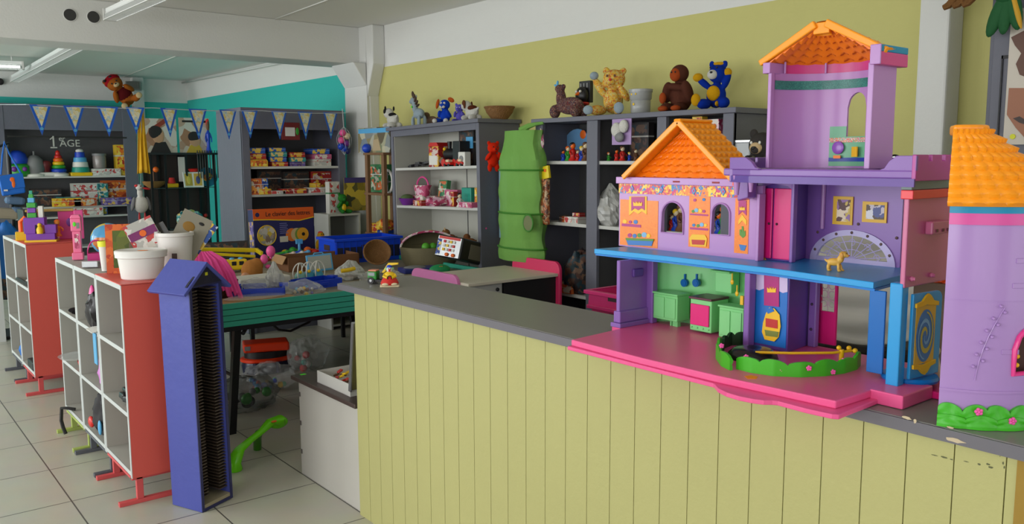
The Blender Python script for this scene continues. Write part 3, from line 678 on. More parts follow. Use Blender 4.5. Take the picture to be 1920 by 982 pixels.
sw = kp('swirl_screen', slab(MB(), rr, -.008, 0), SKY, bevel=.002)
m = MB()
m = slab(m, [(.012, z0+.032), (Ls-.028, z0+.032), (Ls-.028, z1-.03), (.012, z1-.03)], 0, .0012)
K_.p('swirl_print', m, pl('print_gold_pale', (226, 178, 60), .35), parent=sw, world=True)
m = MB(); cc = (.052, (z0+z1)/2-.002)
slab(m, [(cc[0]+.036*math.cos(t*PI/12), cc[1]+.062*math.sin(t*PI/12)) for t in range(24)], .0012, .002)
K_.p('swirl_print', m, pl('print_blue2', (44, 116, 190), .35), parent=sw, world=True)
def spiral(ph, w0):
    a = []; b = []
    for t in range(30):
        th = ph+t*.27; r = .004+t*.00105; w = w0*(.3+.7*math.sin(PI*min(1, t/29*1.0)))
        a.append((cc[0]+(r+w)*math.cos(th), cc[1]+1.6*(r+w)*math.sin(th))); b.append((cc[0]+(r-w)*math.cos(th), cc[1]+1.6*(r-w)*math.sin(th)))
    mb = MB(); vs = [scr(u, w, .0026) for u, w in a+b]; n = 30
    return mb.add(vs, [(i, i+1, n+i+1, n+i) for i in range(n-1)])
K_.p('swirl_print', spiral(0, .004), pl('print_green_gold', (196, 178, 70), .35), parent=sw, world=True)
K_.p('swirl_print', spiral(PI, .003), pl('print_pale_blue', (120, 176, 220), .35), parent=sw, world=True)
for zc, s in ((z1-.022, 1), (z0+.024, -1)):
    m = MB(); slab(m, [(.006, zc), (.03, zc+.004*s), (.045, zc+.016*s), (.055, zc+.02*s), (.066, zc+.014*s), (.078, zc+.002*s), (Ls-.022, zc-.002*s), (Ls-.022, zc-.012*s), (.08, zc-.01*s), (.05, zc-.006*s), (.006, zc-.010*s)], 0, .005)
    K_.p('scroll_trim', m, YLW, parent=sw, world=True, bevel=.001)
# ---- front hedge, ground clutter
hp = [(at('z', zb, *p).x, at('z', zb, *p).y) for p in ((1352, 658), (1346, 672), (1356, 686), (1372, 694), (1383, 691), (1410, 698), (1450, 704), (1500, 706), (1545, 704), (1580, 699), (1603, 692), (1609, 684))]
def resample(p, n):
    L_ = [0]
    for i in range(1, len(p)): L_.append(L_[-1]+(Vector(p[i])-Vector(p[i-1])).length)
    out = []
    for k in range(n+1):
        t = L_[-1]*k/n; i = max(j for j in range(len(L_)) if L_[j] <= t+1e-9); i = min(i, len(p)-2)
        f = (t-L_[i])/(L_[i+1]-L_[i]+1e-9); out.append(tuple(Vector(p[i]).lerp(Vector(p[i+1]), f)))
    return out
def hedge(plan, base, h0, th, n=90, per=11, seed=1, zfloor=None):
    plan = resample(plan, n); mb = MB(); random.seed(seed); hs = []
    for i in range(n+1):
        k = abs(math.sin(PI*i/per))**.6; hs.append(h0*(.76+.28*k+.06*math.sin(i*.2+seed)))
    rows = 6; vs = []
    for j in range(rows+1):
        v = j/rows
        for i in range(n+1):
            a = Vector(plan[max(0, i-1)]); b = Vector(plan[min(n, i+1)]); d = (b-a).normalized(); nn = Vector((d.y, -d.x))
            bump = .0035*abs(math.sin(PI*i/per+(v > .5)*PI/2))*(1 if v < .98 else .2)+(.002 if v < .5 else 0)
            p = Vector(plan[i])+nn*bump*-1; vs.append((p.x, p.y, base+hs[i]*v))
    for j in range(rows+1):
        for i in range(n+1):
            a = Vector(plan[max(0, i-1)]); b = Vector(plan[min(n, i+1)]); d = (b-a).normalized(); nn = Vector((d.y, -d.x))
            p = Vector(plan[i])+nn*th; vs.append((p.x, p.y, base+hs[i]*j/rows))
    W_ = n+1; S = (rows+1)*W_; fs = []
    for j in range(rows):
        for i in range(n):
            a = j*W_+i; fs += [(a, a+1, a+W_+1, a+W_), (S+a+W_, S+a+W_+1, S+a+1, S+a)]
    for i in range(n): a = rows*W_+i; fs += [(a, a+1, S+a+1, S+a), (i+1, i, S+i, S+i+1)]
    for j in range(rows):
        a = j*W_; fs += [(a, a+W_, S+a+W_, S+a)]; a += n; fs += [(a+W_, a, S+a, S+a+W_)]
    return mb.add(vs, fs, 0, True)
kp('hedge', hedge(hp[:4], zb, .040, .006, n=24, per=8), GRN)
kp('hedge', hedge(hp[4:], zb, .037, .006, n=90, per=15, seed=4), GRN)
def flower(mb, c, r, d):
    d = Vector(d).normalized(); a = d.orthogonal().normalized(); b = d.cross(a); c = Vector(c)
    for k in range(5):
        t = 2*PI*k/5; p = c+a*(r*.6*math.cos(t))+b*(r*.6*math.sin(t)); mb.ell(p, r*.48, seg=8, rings=6)
    mb.ell(c+d*r*.3, r*.35, seg=8, rings=6)
for px, py in ((1353, 648), (1357, 670), (1399, 669), (1463, 693), (1517, 690), (1562, 697), (1581, 676)):
    i = min(range(len(hp)), key=lambda j: 0); X_ = {1353: 1.742, 1357: 1.742, 1399: 1.725, 1463: 1.742, 1517: 1.78, 1562: 1.845, 1581: 1.885}[px]
    q = at('x', X_-.002, px, py); m = MB(); flower(m, q, .0065 if px != 1357 else .005, (-1, -.6, .2)); kp('hedge_flower', m, FLW)
kp('hedge', hedge([(1.84, 1.39), (1.88, 1.42), (1.93, 1.43), (1.96, 1.405)], zb, .035, .006, n=30, per=8, seed=3), DGR, label='dark green hedge at the back')
kp('garden_bed', MB().lathe([(0, .022), (.02, .028), (.048, .024), (.062, .012), (.066, 0)], (1.85, 1.30, zb), n=32), pl('bed_black', (34, 28, 28), .25), label='dark round garden bed')
q1 = at('z', zb+.03, 1440, 662); q2 = at('z', zb+.03, 1560, 656)
kp('yellow_rail', MB().tube([(1.82, 1.27, zb+.024), (1.86, 1.19, zb+.030), (1.93, 1.12, zb+.033), (1.985, 1.10, zb+.034)], .0035).cyl((1.955, 1.11, zb+.005), (1.955, 1.11, zb+.04), .006).ell((1.99, 1.11, zb+.038), .0065).ell((1.975, 1.085, zb+.038), .0065).ell((1.95, 1.115, zb+.044), .006), YLW)
q = at('z', zb+.004, 1637, 691); kp('yellow_rail', MB().ell(q, (.006, .005, .005)), YLW)
# ---- upper storey: left room
XW2 = 2.045
la, lb = at('x', XW2, 1161, 400).y, at('x', XW2, 1428, 430).y
ztop = 1.522
win = []
def arch(px0, px1, py_top, py_bot, X):
    a = at('x', X, px0, (py_top+py_bot)/2).y; b = at('x', X, px1, (py_top+py_bot)/2).y; zt = at('x', X, (px0+px1)/2, py_top).z; zl = at('x', X, (px0+px1)/2, py_bot).z
    return a, b, zl, zt
holes = [arch(1241, 1282, 378, 437, XW2), arch(1335, 1369, 381, 440, XW2)]
def arched_wall(mb, X, t, y_hi, y_lo, z0, z1, holes, m=0):
    """a slab across X with round headed openings, built as strips"""
    prev = y_hi
    for (a, b, zl, zt) in holes:
        mb.box(X, X+t, a, prev, z0, z1, m); mb.box(X, X+t, b, a, z0, zl, m)
        r = (a-b)/2; zc = zt-r; n = 12; cy = (a+b)/2
        pts = [(a, z1), (a, zc)]+[(cy+r*math.cos(PI*i/n), zc+r*math.sin(PI*i/n)) for i in range(n+1)]+[(b, z1)]
        # fan of quads between arch and top
        vs = []; fs = []
        arcp = [(cy+r*math.cos(PI*i/n), zc+r*math.sin(PI*i/n)) for i in range(n+1)]
        for (u, w) in arcp: vs += [(X, u, w), (X, u, z1), (X+t, u, w), (X+t, u, z1)]
        for i in range(n):
            p = 4*i; q = p+4; fs += [(p, q, q+1, p+1), (p+2, p+3, q+3, q+2), (p, p+2, q+2, q)]
        mb.add(vs, fs, m); prev = b
    mb.box(X, X+t, y_lo, prev, z0, z1, m); return mb
kp('back_wall', arched_wall(MB(), XW2, .012, la, lb, zf, ztop, holes), LIL, label='lilac back wall of the left upper room')
for i, (a, b, zl, zt) in enumerate(holes):
    r = (a-b)/2; zc = zt-r; cy = (a+b)/2
    pts = [(XW2-.002, a, zl), (XW2-.002, b, zl)]+[(XW2-.002, cy-r*math.cos(PI*k/12), zc+r*math.sin(PI*k/12)) for k in range(13)]
    kp('window_rim', MB().tube(pts, .0028, 6, closed=True), LIL)
OGP = pr('orange_sticker_print', [(244, 122, 10), (250, 136, 14), (236, 112, 10), (252, 146, 26)], 260, .3)
rect('wall_sticker', XW2, 1163, 375, 1234, 462, OGP); rect('wall_sticker', XW2, 1292, 368, 1331, 464, OGP); rect('wall_sticker', XW2, 1378, 372, 1404, 475, OGP)
JEW = pr('jewel_border_print', [(240, 190, 30), (206, 30, 110), (40, 120, 190), (240, 130, 20), (250, 210, 60), (200, 40, 60)], 75, .3)
jb_ = kp('jewel_border', MB().box(XW2-.003, XW2, lb+.03, la, at('x', XW2, 1270, 366).z, at('x', XW2, 1270, 346).z), JEW)
for px in (1185, 1240, 1301, 1356):
    q = at('x', XW2-.004, px, 354+(px-1185)*.03)
    for r, mm in ((.0125, pl('print_blue2', (44, 116, 190), .35)), (.009, pl('print_pale_blue', (120, 176, 220), .35)), (.006, pl('print_plum', (176, 22, 118), .3))):
        K_.p('jewel', MB().prism([(q.y-r*.7, q.z), (q.y, q.z+r), (q.y+r*.7, q.z), (q.y, q.z-r)], 'x', XW2-.0045-(.0125-r)*.1, XW2-.003), mm, parent=jb_, world=True)
PLUM = pl('print_plum', (176, 22, 118), .3); XS = XW2-.0013
flat('banner_print', XS, [(1180, 368), (1213, 368), (1213, 402), (1204, 396), (1197, 401), (1189, 396), (1180, 404)], GLD)
flat('banner_print', XS-.0014, [(1184, 369), (1209, 369), (1209, 394), (1203, 390), (1197, 394), (1190, 390), (1184, 395)], PLUM)
flat('crown_print', XS-.003, crown(1196, 381, 8, 5), GLD)
flat('banner_print', XS, [(1385, 375), (1400, 376), (1400, 404), (1392, 396), (1385, 403)], PLUM)
flat('banner_print', XS, [(1385, 413), (1392, 402), (1400, 413), (1400, 422), (1392, 413), (1385, 421)], GLD)
flat('crown_print', XS-.0014, crown(1392, 390, 5, 4), GLD)
flat('cactus_print', XS, [(1387, 440), (1387, 430), (1390, 430), (1391, 436), (1391, 424), (1394, 424), (1395, 434), (1398, 432), (1398, 442), (1393, 446)], pl('print_green', (80, 140, 40), .35))
flat('pot_print', XS, [(1386, 458), (1400, 460), (1396, 470), (1389, 469)], pl('print_blue2', (44, 116, 190), .35))
for (x0, y0, x1, y1) in ((1166, 420, 1202, 425), (1294, 401, 1328, 404), (1294, 427, 1328, 431)): rect('shelf_print', XS, x0, y0, x1, y1, PLUM)
cols_ = [GLD, PLUM, pl('print_blue2', (44, 116, 190), .35), pl('print_green', (80, 140, 40), .35), pl('print_pale_blue', (120, 176, 220), .35)]
for i, (px, py, r) in enumerate(((1172, 415, 4), (1182, 416, 3), (1192, 416, 4), (1300, 396, 3), (1306, 394, 4), (1313, 395, 4), (1320, 396, 3), (1301, 422, 3), (1309, 423, 3), (1316, 421, 4), (1323, 422, 3), (1181, 441, 4), (1190, 442, 4), (1199, 441, 4), (1208, 440, 5), (1216, 442, 4), (1303, 375, 3), (1320, 374, 3))):
    flat('toy_print', XS, [(px+r*math.cos(t*PI/4), py+r*math.sin(t*PI/4)) for t in range(8)], cols_[i % 5])
flat('chest_print', XS-.001, [(1173, 446), (1226, 448), (1222, 461), (1178, 459)], pl('print_blue2', (44, 116, 190), .35))
flat('chest_print', XS-.0024, [(1173, 446), (1226, 448), (1225, 452), (1174, 450)], pl('print_green', (80, 140, 40), .35))
flat('chest_print', XS-.001, [(1293, 446), (1298, 439), (1322, 440), (1326, 447), (1324, 462), (1295, 461)], GLD)
flat('chest_print', XS-.0024, [(1297, 449), (1322, 450), (1320, 459), (1298, 458)], pl('print_red', (196, 40, 36), .35))
kp('corner_strip', MB().box(XW2-.02, XW2+.01, lb-.004, lb+.006, zf, 1.50), LIL, bevel=.002)
kp('eave_strip', MB().box(XW2-.012, XW2+.016, lb+.06, la+.006, ztop-.004, ztop+.018), LIL, bevel=.002)
sl = MB()
for px in (1268, 1342): q = at('x', XW2-.0125, px, 340); sl.box(XW2-.0135, XW2-.011, q.y-.013, q.y+.013, ztop+.004, ztop+.009)
kp('eave_slots', sl, pl('slot_dark_red', (150, 40, 40), .5))
# ---- left gable roof
Xr0, Xr1 = 2.02, 2.17
apx = at('x', Xr0, 1272, 226); eL = at('x', Xr0, 1168, 332); eR = at('x', Xr0, 1374, 336)
zev = (eL.z+eR.z)/2
def gslope(e):
    A = Vector((apx.y, apx.z)); E = Vector((e.y, zev)); d = (E-A); n = Vector((-d.y, d.x)).normalized()
    if n.y < 0: n = -n
    return shingles(lambda u, v: ((Xr0+(Xr1-Xr0)*u, A.x+d.x*v, A.y+d.y*v), (0, n.x, n.y)), 10, 6, .010)
kp('roof_slope', gslope(eL), ORG); kp('roof_slope', gslope(eR), ORG)
rim_ = MB(); A = Vector((apx.y, apx.z))
for e in (eL, eR):
    E = Vector((e.y, zev)); d = (E-A).normalized(); n = Vector((-d.y, d.x)); n = n if n.y > 0 else -n
    p = [A+n*.007, E+n*.007, E-n*.010, A-n*.012]
    rim_.prism([(q.x, q.y) for q in p], 'x', Xr0-.006, Xr0+.004)
kp('roof_rim', rim_, ORG, bevel=.003)
kp('ridge_cap', MB().box(Xr0-.008, Xr1, A.x-.014, A.x+.014, A.y-.004, A.y+.006), ORG, bevel=.005)
gx0 = Xr0+.05
def ginn(u, v):
    z = zev+.0+(A.y-zev)*(1-v)*.93; wl_ = (eL.y-A.x)*v*.97; wr_ = (eR.y-A.x)*v*.97
    return ((gx0, A.x+wr_+(wl_-wr_)*(1-u), z), (-1, 0, 0))
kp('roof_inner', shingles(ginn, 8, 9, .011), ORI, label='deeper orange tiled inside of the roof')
kp('roof_clip', MB().box(Xr0-.004, Xr0+.02, eR.y-.014, eR.y-.002, zev-.018, zev+.008), ORB)
# ---- middle closet
def ycol(X, px, py=400): return at('x', X, px, py).y
Xd = 2.075
ca, cb2 = ycol(Xd, 1422), ycol(Xd, 1488)
kp('closet', MB().prism([(Xd, ca), (Xd, cb2), (2.21, cb2+.035), (2.21, ca+.035)], 'z', zf, 1.545), VIO, bevel=.003)
cm = (ycol(Xd, 1450), ycol(Xd, 1453))
for y0, y1, hn_ in ((cm[0], ca-.004, cm[0]+.008), (cb2+.004, cm[1], cm[1]-.012)):
    dr = kp('closet_door', MB().box(Xd-.007, Xd, y0, y1, zf+.006, 1.515), MAG, bevel=.002)
    K_.p('door_knob', MB().ell((Xd-.008, hn_, 1.415), (.003, .0035, .0035)), pl('knob_dark', (50, 30, 40), .4), parent=dr, world=True)
kp('closet_post', MB().box(Xd-.012, Xd+.01, ca-.002, ca+.012, zf, 1.548), PUR, bevel=.003)
kp('closet_post', MB().box(Xd-.010, Xd+.01, cb2-.006, cb2+.004, zf, 1.548), PUR, bevel=.003)
kp('closet_arch', MB().prism([(ca, 1.548), (ca, 1.512), (cm[0]+.02, 1.522), (cm[0], 1.528), (cm[1], 1.528), (cb2+.015, 1.522), (cb2, 1.512), (cb2, 1.548)], 'x', Xd-.009, Xd-.001), PUR)
q = at('z', zf+.005, 1443, 482); kp('yellow_peg', MB().lathe([(0, .009), (.006, .008), (.0075, 0)], (q.x-.02, q.y, zf), n=16), YLW)
# ---- right upper room
Xb = 2.19
ra, rb = ycol(Xb, 1522, 420), ycol(Xb, 1684, 420)
zq = at('x', Xb, 1600, 431).z; zw = at('x', Xb, 1600, 497).z
cy = (ycol(Xb, 1520, 470)+ycol(Xb, 1680, 490))/2; R0 = (ycol(Xb, 1520, 470)-ycol(Xb, 1680, 490))/2
hgt = zq-zf
def half_wall(mb, X, t):
    n = 24; vs = []; fs = []
    for i in range(n+1):
        a = PI*i/n; u = cy+(R0-.0)*math.cos(a); w = zf+hgt*math.sin(a); vs += [(X, u, w), (X, u, 1.55), (X+t, u, w), (X+t, u, 1.55)]
    for i in range(n): p = 4*i; q = p+4; fs += [(p, q, q+1, p+1), (p+2, p+3, q+3, q+2), (p, p+2, q+2, q)]
    mb.add(vs, fs); return mb
kp('back_wall', half_wall(MB(), Xb, .01).box(Xb, Xb+.01, cy+R0, ra+.02, zf, 1.55).box(Xb, Xb+.01, rb-.01, cy-R0, zf, 1.55), PUR, label='purple back wall of the right upper room with a fan window')
fan = MB(); n = 24; vs = []; fs = []
for i in range(n+1):
    a = PI*i/n
    for k in (1.0, .84):
        for x in (Xb-.004, Xb+.006): vs.append((x, cy+R0*k*math.cos(a), zf+hgt*(k if k == 1 else .83)*math.sin(a)))
for i in range(n): p = 4*i; q = p+4; fs += [(p, q, q+2, p+2), (p+1, p+3, q+3, q+1), (p, p+1, q+1, q), (p+2, q+2, q+3, p+3)]
fan.add(vs, fs); fan.box(Xb-.0035, Xb+.0055, cy-R0*.835, cy+R0*.835, zf, zf+.012)
fw = kp('fan_window', fan, pl('fan_lavender', (190, 180, 222), .35), label='pale lavender fan shaped window frame')
sp_ = MB()
for i in range(1, 10):
    a = PI*i/10; e = (Xb, cy+R0*.84*math.cos(a), zf+hgt*.83*math.sin(a)); sp_.cyl((Xb, cy, zf+.01), e, .0014, n=6)
    mid = Vector((Xb, cy, zf+.01)).lerp(Vector(e), .72)
    if i % 2: sp_.tube([(Xb, mid.y+.009*math.cos(t*.7), mid.z+.009*math.sin(t*.7)) for t in range(8)], .0012, 5)
for k in (.35, .6): sp_.tube([(Xb, cy+R0*k*math.cos(PI*i/16), zf+.005+hgt*k*math.sin(PI*i/16)) for i in range(17)], .0012, 5)
K_.p('fan_spokes', sp_, pl('fan_lavender', (190, 180, 222), .35), parent=fw, world=True)
RVM = pl('rivet_bronze', (92, 66, 60), .4)
for i in range(1, 8): a = PI*(i-.1)/7.8; kp('rivet', MB().ell((Xb-.005, cy+R0*.93*math.cos(a), zf+hgt*.92*math.sin(a)), (.002, .004, .004), seg=10, rings=6), RVM)
for px, py in ((1533, 435), (1609, 420), (1681, 446)): kp('rivet', MB().ell(at('x', Xb-.002, px, py), (.002, .004, .004), seg=10, rings=6), RVM)
FRM = pl('picture_gold', (226, 176, 20), .35)
for (x0, y0, x1, y1, pm) in ((1563, 368, 1600, 421, pr('framed_print_portrait', [(220, 190, 90), (90, 50, 50), (150, 110, 170), (240, 220, 190)], 50, .4)), (1618, 378, 1664, 417, pr('framed_print_scene', [(220, 220, 225), (70, 80, 140), (80, 60, 50), (200, 190, 200)], 50, .4))):
    f_ = rect('picture_frame', Xb-.0005, x0, y0, x1, y1, FRM, .004)
    X_ = Xb-.0045; a = at('x', X_, (x0+x1)/2, y0+6); b_ = at('x', X_, (x0+x1)/2, y1-6)
    K_.p('picture', MB().box(X_-.0008, X_, at('x', X_, x1-6, 400).y, at('x', X_, x0+6, 400).y, b_.z, a.z), pm, parent=f_, world=True)
kp('room_rib', MB().cyl((Xb-.004, ycol(Xb, 1545, 380), 1.40), (Xb-.004, ycol(Xb, 1545, 380), 1.55), .006), LIL)
# right end wall of the upper room, seen from outside
kp('end_wall', MB().box(1.86, 2.205, .912, .924, zf-.002, 1.525), MAU, bevel=.003, label='mauve outer end wall')
kp('end_bracket', MB().box(1.94, 2.03, .894, .912, 1.425, 1.455), MAU, bevel=.004)
kp('end_band', MB().box(1.852, 2.21, .900, .928, 1.508, 1.528), pl('band_coral', (232, 60, 70), .3), bevel=.002)
kp('end_band', MB().box(1.856, 2.20, .905, .930, 1.528, 1.55), pl('band_grey_green', (112, 128, 128), .4), bevel=.002)
kp('end_peg', MB().ell((1.885, .908, 1.328), (.006, .006, .006)).ell((1.98, .908, 1.328), (.006, .006, .006)).cyl((1.885, .912, 1.328), (1.885, .90, 1.328), .004).cyl((1.98, .912, 1.328), (1.98, .90, 1.328), .004), MAU)
kp('end_socket', MB().box(1.955, 1.965, .892, .895, 1.43, 1.437).box(1.985, 1.995, .892, .895, 1.43, 1.437).box(2.01, 2.02, .892, .895, 1.43, 1.437), pl('socket_plum', (110, 40, 70), .5))
# ---- balcony with battlements
bal = [(1.925, 1.435), (1.90, 1.36), (1.885, 1.25), (1.872, 1.12), (1.862, 1.0), (1.853, .897), (2.20, .897), (2.21, 1.47), (1.93, 1.47)]
kp('balcony', MB().prism(bal, 'z', 1.552, 1.572), PUR, bevel=.004)
kp('balcony_apron', MB().wall(bal[:6], 1.535, 1.553, -.005), VIO)
def battle(p0, p1, low, high, th=.010, teeth=(), m=PUR, ramp=False):
    p0 = Vector(p0); p1 = Vector(p1); d = (p1-p0); L_ = d.length; d.normalize(); nn = Vector((-d.y, d.x))*th
    pts = [(0, low)]+[(L_, low)]
    topl = [(L_, high)]
    for a, b in reversed(teeth): topl += [(b, high), (b, high-.014), (a, high-.014), (a, high)]
    topl += [(0, high)] if not ramp else [(L_*.45, high), (L_*.25, high-.012), (L_*.12, low+.006), (0, low+.003)]
    poly = pts+topl; n = len(poly)
    vs = [(p0.x+d.x*u, p0.y+d.y*u, w) for u, w in poly]+[(p0.x+d.x*u+nn.x, p0.y+d.y*u+nn.y, w) for u, w in poly]
    return MB().add(vs, [(i, (i+1) % n, n+(i+1) % n, n+i) for i in range(n)]+[tuple(range(n))[::-1], tuple(range(n, 2*n))])
kp('battlement', battle((1.892, 1.32), (1.925, 1.435), 1.57, 1.602, ramp=True), PUR, bevel=.002)
kp('battlement', battle((1.925, 1.435), (2.21, 1.47), 1.535, 1.602, teeth=((.05, .07), (.12, .14), (.19, .21))), PUR, bevel=.002)
kp('battlement', battle((1.864, .985), (1.853, .897), 1.57, 1.604, ramp=True, th=.008), PUR, bevel=.002)
kp('battlement', battle((1.853, .897), (2.02, .893), 1.548, 1.606, teeth=((.055, .07), (.115, .13))), MAU if False else pl('battlement_magenta', (178, 62, 150), .3), bevel=.002)
kp('battlement', battle((2.20, .9), (2.21, 1.46), 1.57, 1.600, teeth=((.08, .1), (.2, .22), (.32, .34), (.44, .46))), PUR, bevel=.002)
kp('balcony_bracket', MB().cyl((1.925, 1.42, 1.50), (1.925, 1.42, 1.553), .006, .011).cyl((1.905, 1.36, 1.51), (1.905, 1.36, 1.553), .004, .009), LIL)
kp('balcony_cheek', MB().prism([(1.43, 1.552), (1.43, 1.49), (1.465, 1.48), (1.47, 1.552)], 'x', 1.99, 2.03), PUR, bevel=.003)
# ---- upper tower shell (open to the front)
ty0, ty1 = 1.058, 1.338; tcx = 1.955; tcy = (ty0+ty1)/2; tr = (ty1-ty0)/2
zt0, zt1 = 1.573, 1.822
def tarc(a0, a1, n=14, r=tr, ex=1.0): return [(tcx+r*ex*math.sin(a0+(a1-a0)*i/n), tcy+r*math.cos(a0+(a1-a0)*i/n)) for i in range(n+1)]
wang = (R(88), R(112))
def tw_wall(a0, a1, z0, z1, m, name='tower_wall', th=.008, label=None, n=14): return kp(name, MB().wall(tarc(a0, a1, n), z0, z1, th, smooth=True), m, label=label)
tw_wall(0, wang[0], zt0, zt1, LIL, label='curved lilac tower wall'); tw_wall(wang[0], wang[1], zt0, 1.655, LIL, n=6); tw_wall(wang[1], PI, zt0, zt1, LIL, n=4)
# arch over the window
av = []; n = 12; fs = []
for i in range(n+1):
    f = i/n; a = wang[0]+(wang[1]-wang[0])*f; zz_ = 1.730+.038*math.sqrt(max(0, 1-(2*f-1)**2))
    for r in (tr, tr+.008):
        for z in (zz_, zt1): av.append((tcx+r*math.sin(a), tcy+r*math.cos(a), z))
for i in range(n): p = 4*i; q = p+4; fs += [(p, q, q+1, p+1), (p+2, p+3, q+3, q+2), (p, p+2, q+2, q)]
kp('tower_wall', MB().add(av, fs, 0, True), LIL)
wa = R(105)
def inner(a0, a1, z0, z1, m, name, off=.0015): return kp(name, MB().wall(tarc(a0, a1, 10, r=tr-off), z0, z1, .001, smooth=True), m)
inner(R(4), R(150), 1.780, 1.803, pr('lace_print', [(40, 120, 110), (60, 140, 128), (30, 100, 96)], 200, .35), 'frieze')
inner(R(70), R(118), 1.578, 1.655, pl('print_mint', (110, 180, 140), .35), 'wall_print')
inner(R(70), R(88), 1.655, 1.682, pl('print_mint', (110, 180, 140), .35), 'wall_print')
inner(R(70), R(118), 1.590, 1.600, pl('print_royal_blue', (20, 60, 160), .35), 'wall_print', .003)
inner(R(70), R(118), 1.640, 1.652, pr('flower_print', [(206, 60, 110), (240, 130, 30), (230, 210, 210), (110, 180, 140)], 180, .35), 'wall_print', .003)
a = R(80); c0 = Vector((tcx+(tr-.006)*math.sin(a), tcy+(tr-.006)*math.cos(a), 1.626))
kp('crystal_ball_print', MB().ell(c0, (.003, .017, .017)), pl('print_violet', (150, 90, 190), .2)); kp('crystal_ball_print', MB().obox(c0-Vector((.002, 0, .024)), (.003, .02, .008)), ORI)
kp('chair_print', MB().obox((tcx+(tr-.01)*math.sin(R(102)), tcy+(tr-.01)*math.cos(R(102)), 1.615), (.003, .026, .026), (0, 0, R(-32))), pl('print_gold', (244, 190, 30), .35))
# ring under the roof
rg = tarc(0, PI, 20, tr+.004)
kp('roof_ring', MB().wall(rg, zt1, zt1+.034, .006, smooth=True), pl('ring_magenta', (206, 70, 140), .3))
kp('tower_side', MB().box(tcx-.03, tcx+.08, ty0-.014, ty0+.0, zt0, zt1), LIL, bevel=.002, label='flat right side strip of the tower')
kp('tower_side', MB().box(tcx-.012, tcx+.004, ty1-.004, ty1+.006, zt0, zt1), LIL, bevel=.002)
def rb_block(y0, y1, x0, x1, z0, z1, m, n='roof_bracket'): kp(n, MB().box(x0, x1, y0, y1, z0, z1), m, bevel=.002)
rb_block(ty0-.03, ty0-.008, tcx-.032, tcx+.10, zt1-.006, zt1+.024, pl('ring_magenta', (206, 70, 140), .3))
rb_block(ty0-.03, ty0-.008, tcx-.032, tcx+.10, zt1+.024, zt1+.040, TEB)
rb_block(ty0-.032, ty0-.006, tcx-.036, tcx-.030, zt1-.006, zt1+.040, LIL)
rb_block(ty1-.004, ty1+.018, tcx-.02, tcx+.06, zt1-.002, zt1+.026, LIL)
kp('ring_rib', MB().cyl((tcx+.04, ty1-.01, zt1), (tcx+.04, ty1-.01, zt1+.03), .003).cyl((tcx+.12, tcy+.06, zt1), (tcx+.12, tcy+.06, zt1+.03), .003), LIL)
# half cone roof: tiled outside and inside
rr_o = tr+.030; zr0, zr1 = zt1+.028, 1.928; rtop = .016
def cone(u, v, s):
    a = R(-3)+R(186)*u; r = (rtop+(rr_o-rtop)*v) if s > 0 else (rtop+(rr_o-.014-rtop)*v); z = zr1-(zr1-zr0)*v-(0 if s > 0 else .006)
    nn = Vector((math.sin(a)*.6, math.cos(a)*.6, .8))*s
    return ((tcx+r*math.sin(a), tcy+r*math.cos(a), z), nn)
kp('roof_cone', shingles(lambda u, v: cone(u, v, 1), 7, 16, .009), ORG, label='orange tiled half cone roof')
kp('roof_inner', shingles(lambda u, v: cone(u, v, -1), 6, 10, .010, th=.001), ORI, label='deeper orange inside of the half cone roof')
rm = MB()
for s in (1, -1):
    A_ = Vector((tcy+s*rtop, zr1+.006)); E_ = Vector((tcy+s*(rr_o+.004), zr0)); d = (E_-A_).normalized(); nn = Vector((-d.y, d.x)); nn = nn if nn.y > 0 else -nn
    pts = [A_+nn*.006, E_+nn*.006, E_-nn*.010, A_-nn*.014]; rm.prism([(p.x, p.y) for p in pts], 'x', tcx-.016, tcx-.002)
kp('roof_rim', rm, ORG, bevel=.003)
kp('roof_knob', MB().lathe([(.022, -.024), (.022, .004), (.016, .009), (0, .010)], (tcx+.0, tcy, zr1), n=20, a0=R(-90), a1=R(90)).prism([(tcy-.022, zr1-.022), (tcy+.022, zr1-.022), (tcy+.022, zr1+.006), (tcy-.022, zr1+.006)], 'x', tcx-.008, tcx), ORG, bevel=.002)
# ================================================================== second tower piece
cx2, cy2, r2 = 1.955, .842, .2134
a_s = math.atan2(.775-cy2, 1.751-cx2)      # seen left edge
T2 = Thing('toy_castle_tower', 'lilac half tower with a tiled orange roof and green leafy foot, at the far right', 'toy castle tower', (1.86, .72, CT))
def t2(n, mb, m, **k): return T2.p(n, mb, m, world=True, **k)
A0, A1 = a_s, a_s+R(118)
def arc2(r, a0=A0, a1=A1, n=30): return [(cx2+r*math.cos(a0+(a1-a0)*i/n), cy2+r*math.sin(a0+(a1-a0)*i/n)) for i in range(n+1)]
L2 = pl('tower_lilac', (172, 136, 196), .18)
# arched window at the right: angles measured along the shell
w0 = at('z', 1.2, 1880, 650); wa0 = None
best = None
for i in range(200):
    a = A0+(A1-A0)*i/199; p = Vector((cx2+r2*math.cos(a), cy2+r2*math.sin(a), 1.2))
    dcam = p-EYE; c_ = Vector((dcam.dot(Vector(_m.col[0])), dcam.dot(Vector(_m.col[1])), dcam.dot(Vector(_m.col[2])))); px = CX-F*c_.x/c_.z
    if best is None or abs(px-1900) < best[0]: best = (abs(px-1900), a)
wA = best[1]; wB = wA+R(26)
t2('tower_wall', MB().wall(arc2(r2, A0, wA), CT+.03, 1.468, .006, smooth=True), L2)
t2('tower_wall', MB().wall(arc2(r2, wA, wB, 10), CT+.03, 1.165, .006, smooth=True).wall(arc2(r2, wA, wB, 10), 1.262, 1.468, .006, smooth=True), L2)
t2('tower_wall', MB().wall(arc2(r2, wB, A1), CT+.03, 1.468, .006, smooth=True), L2)
av = []; fs = []; n = 12
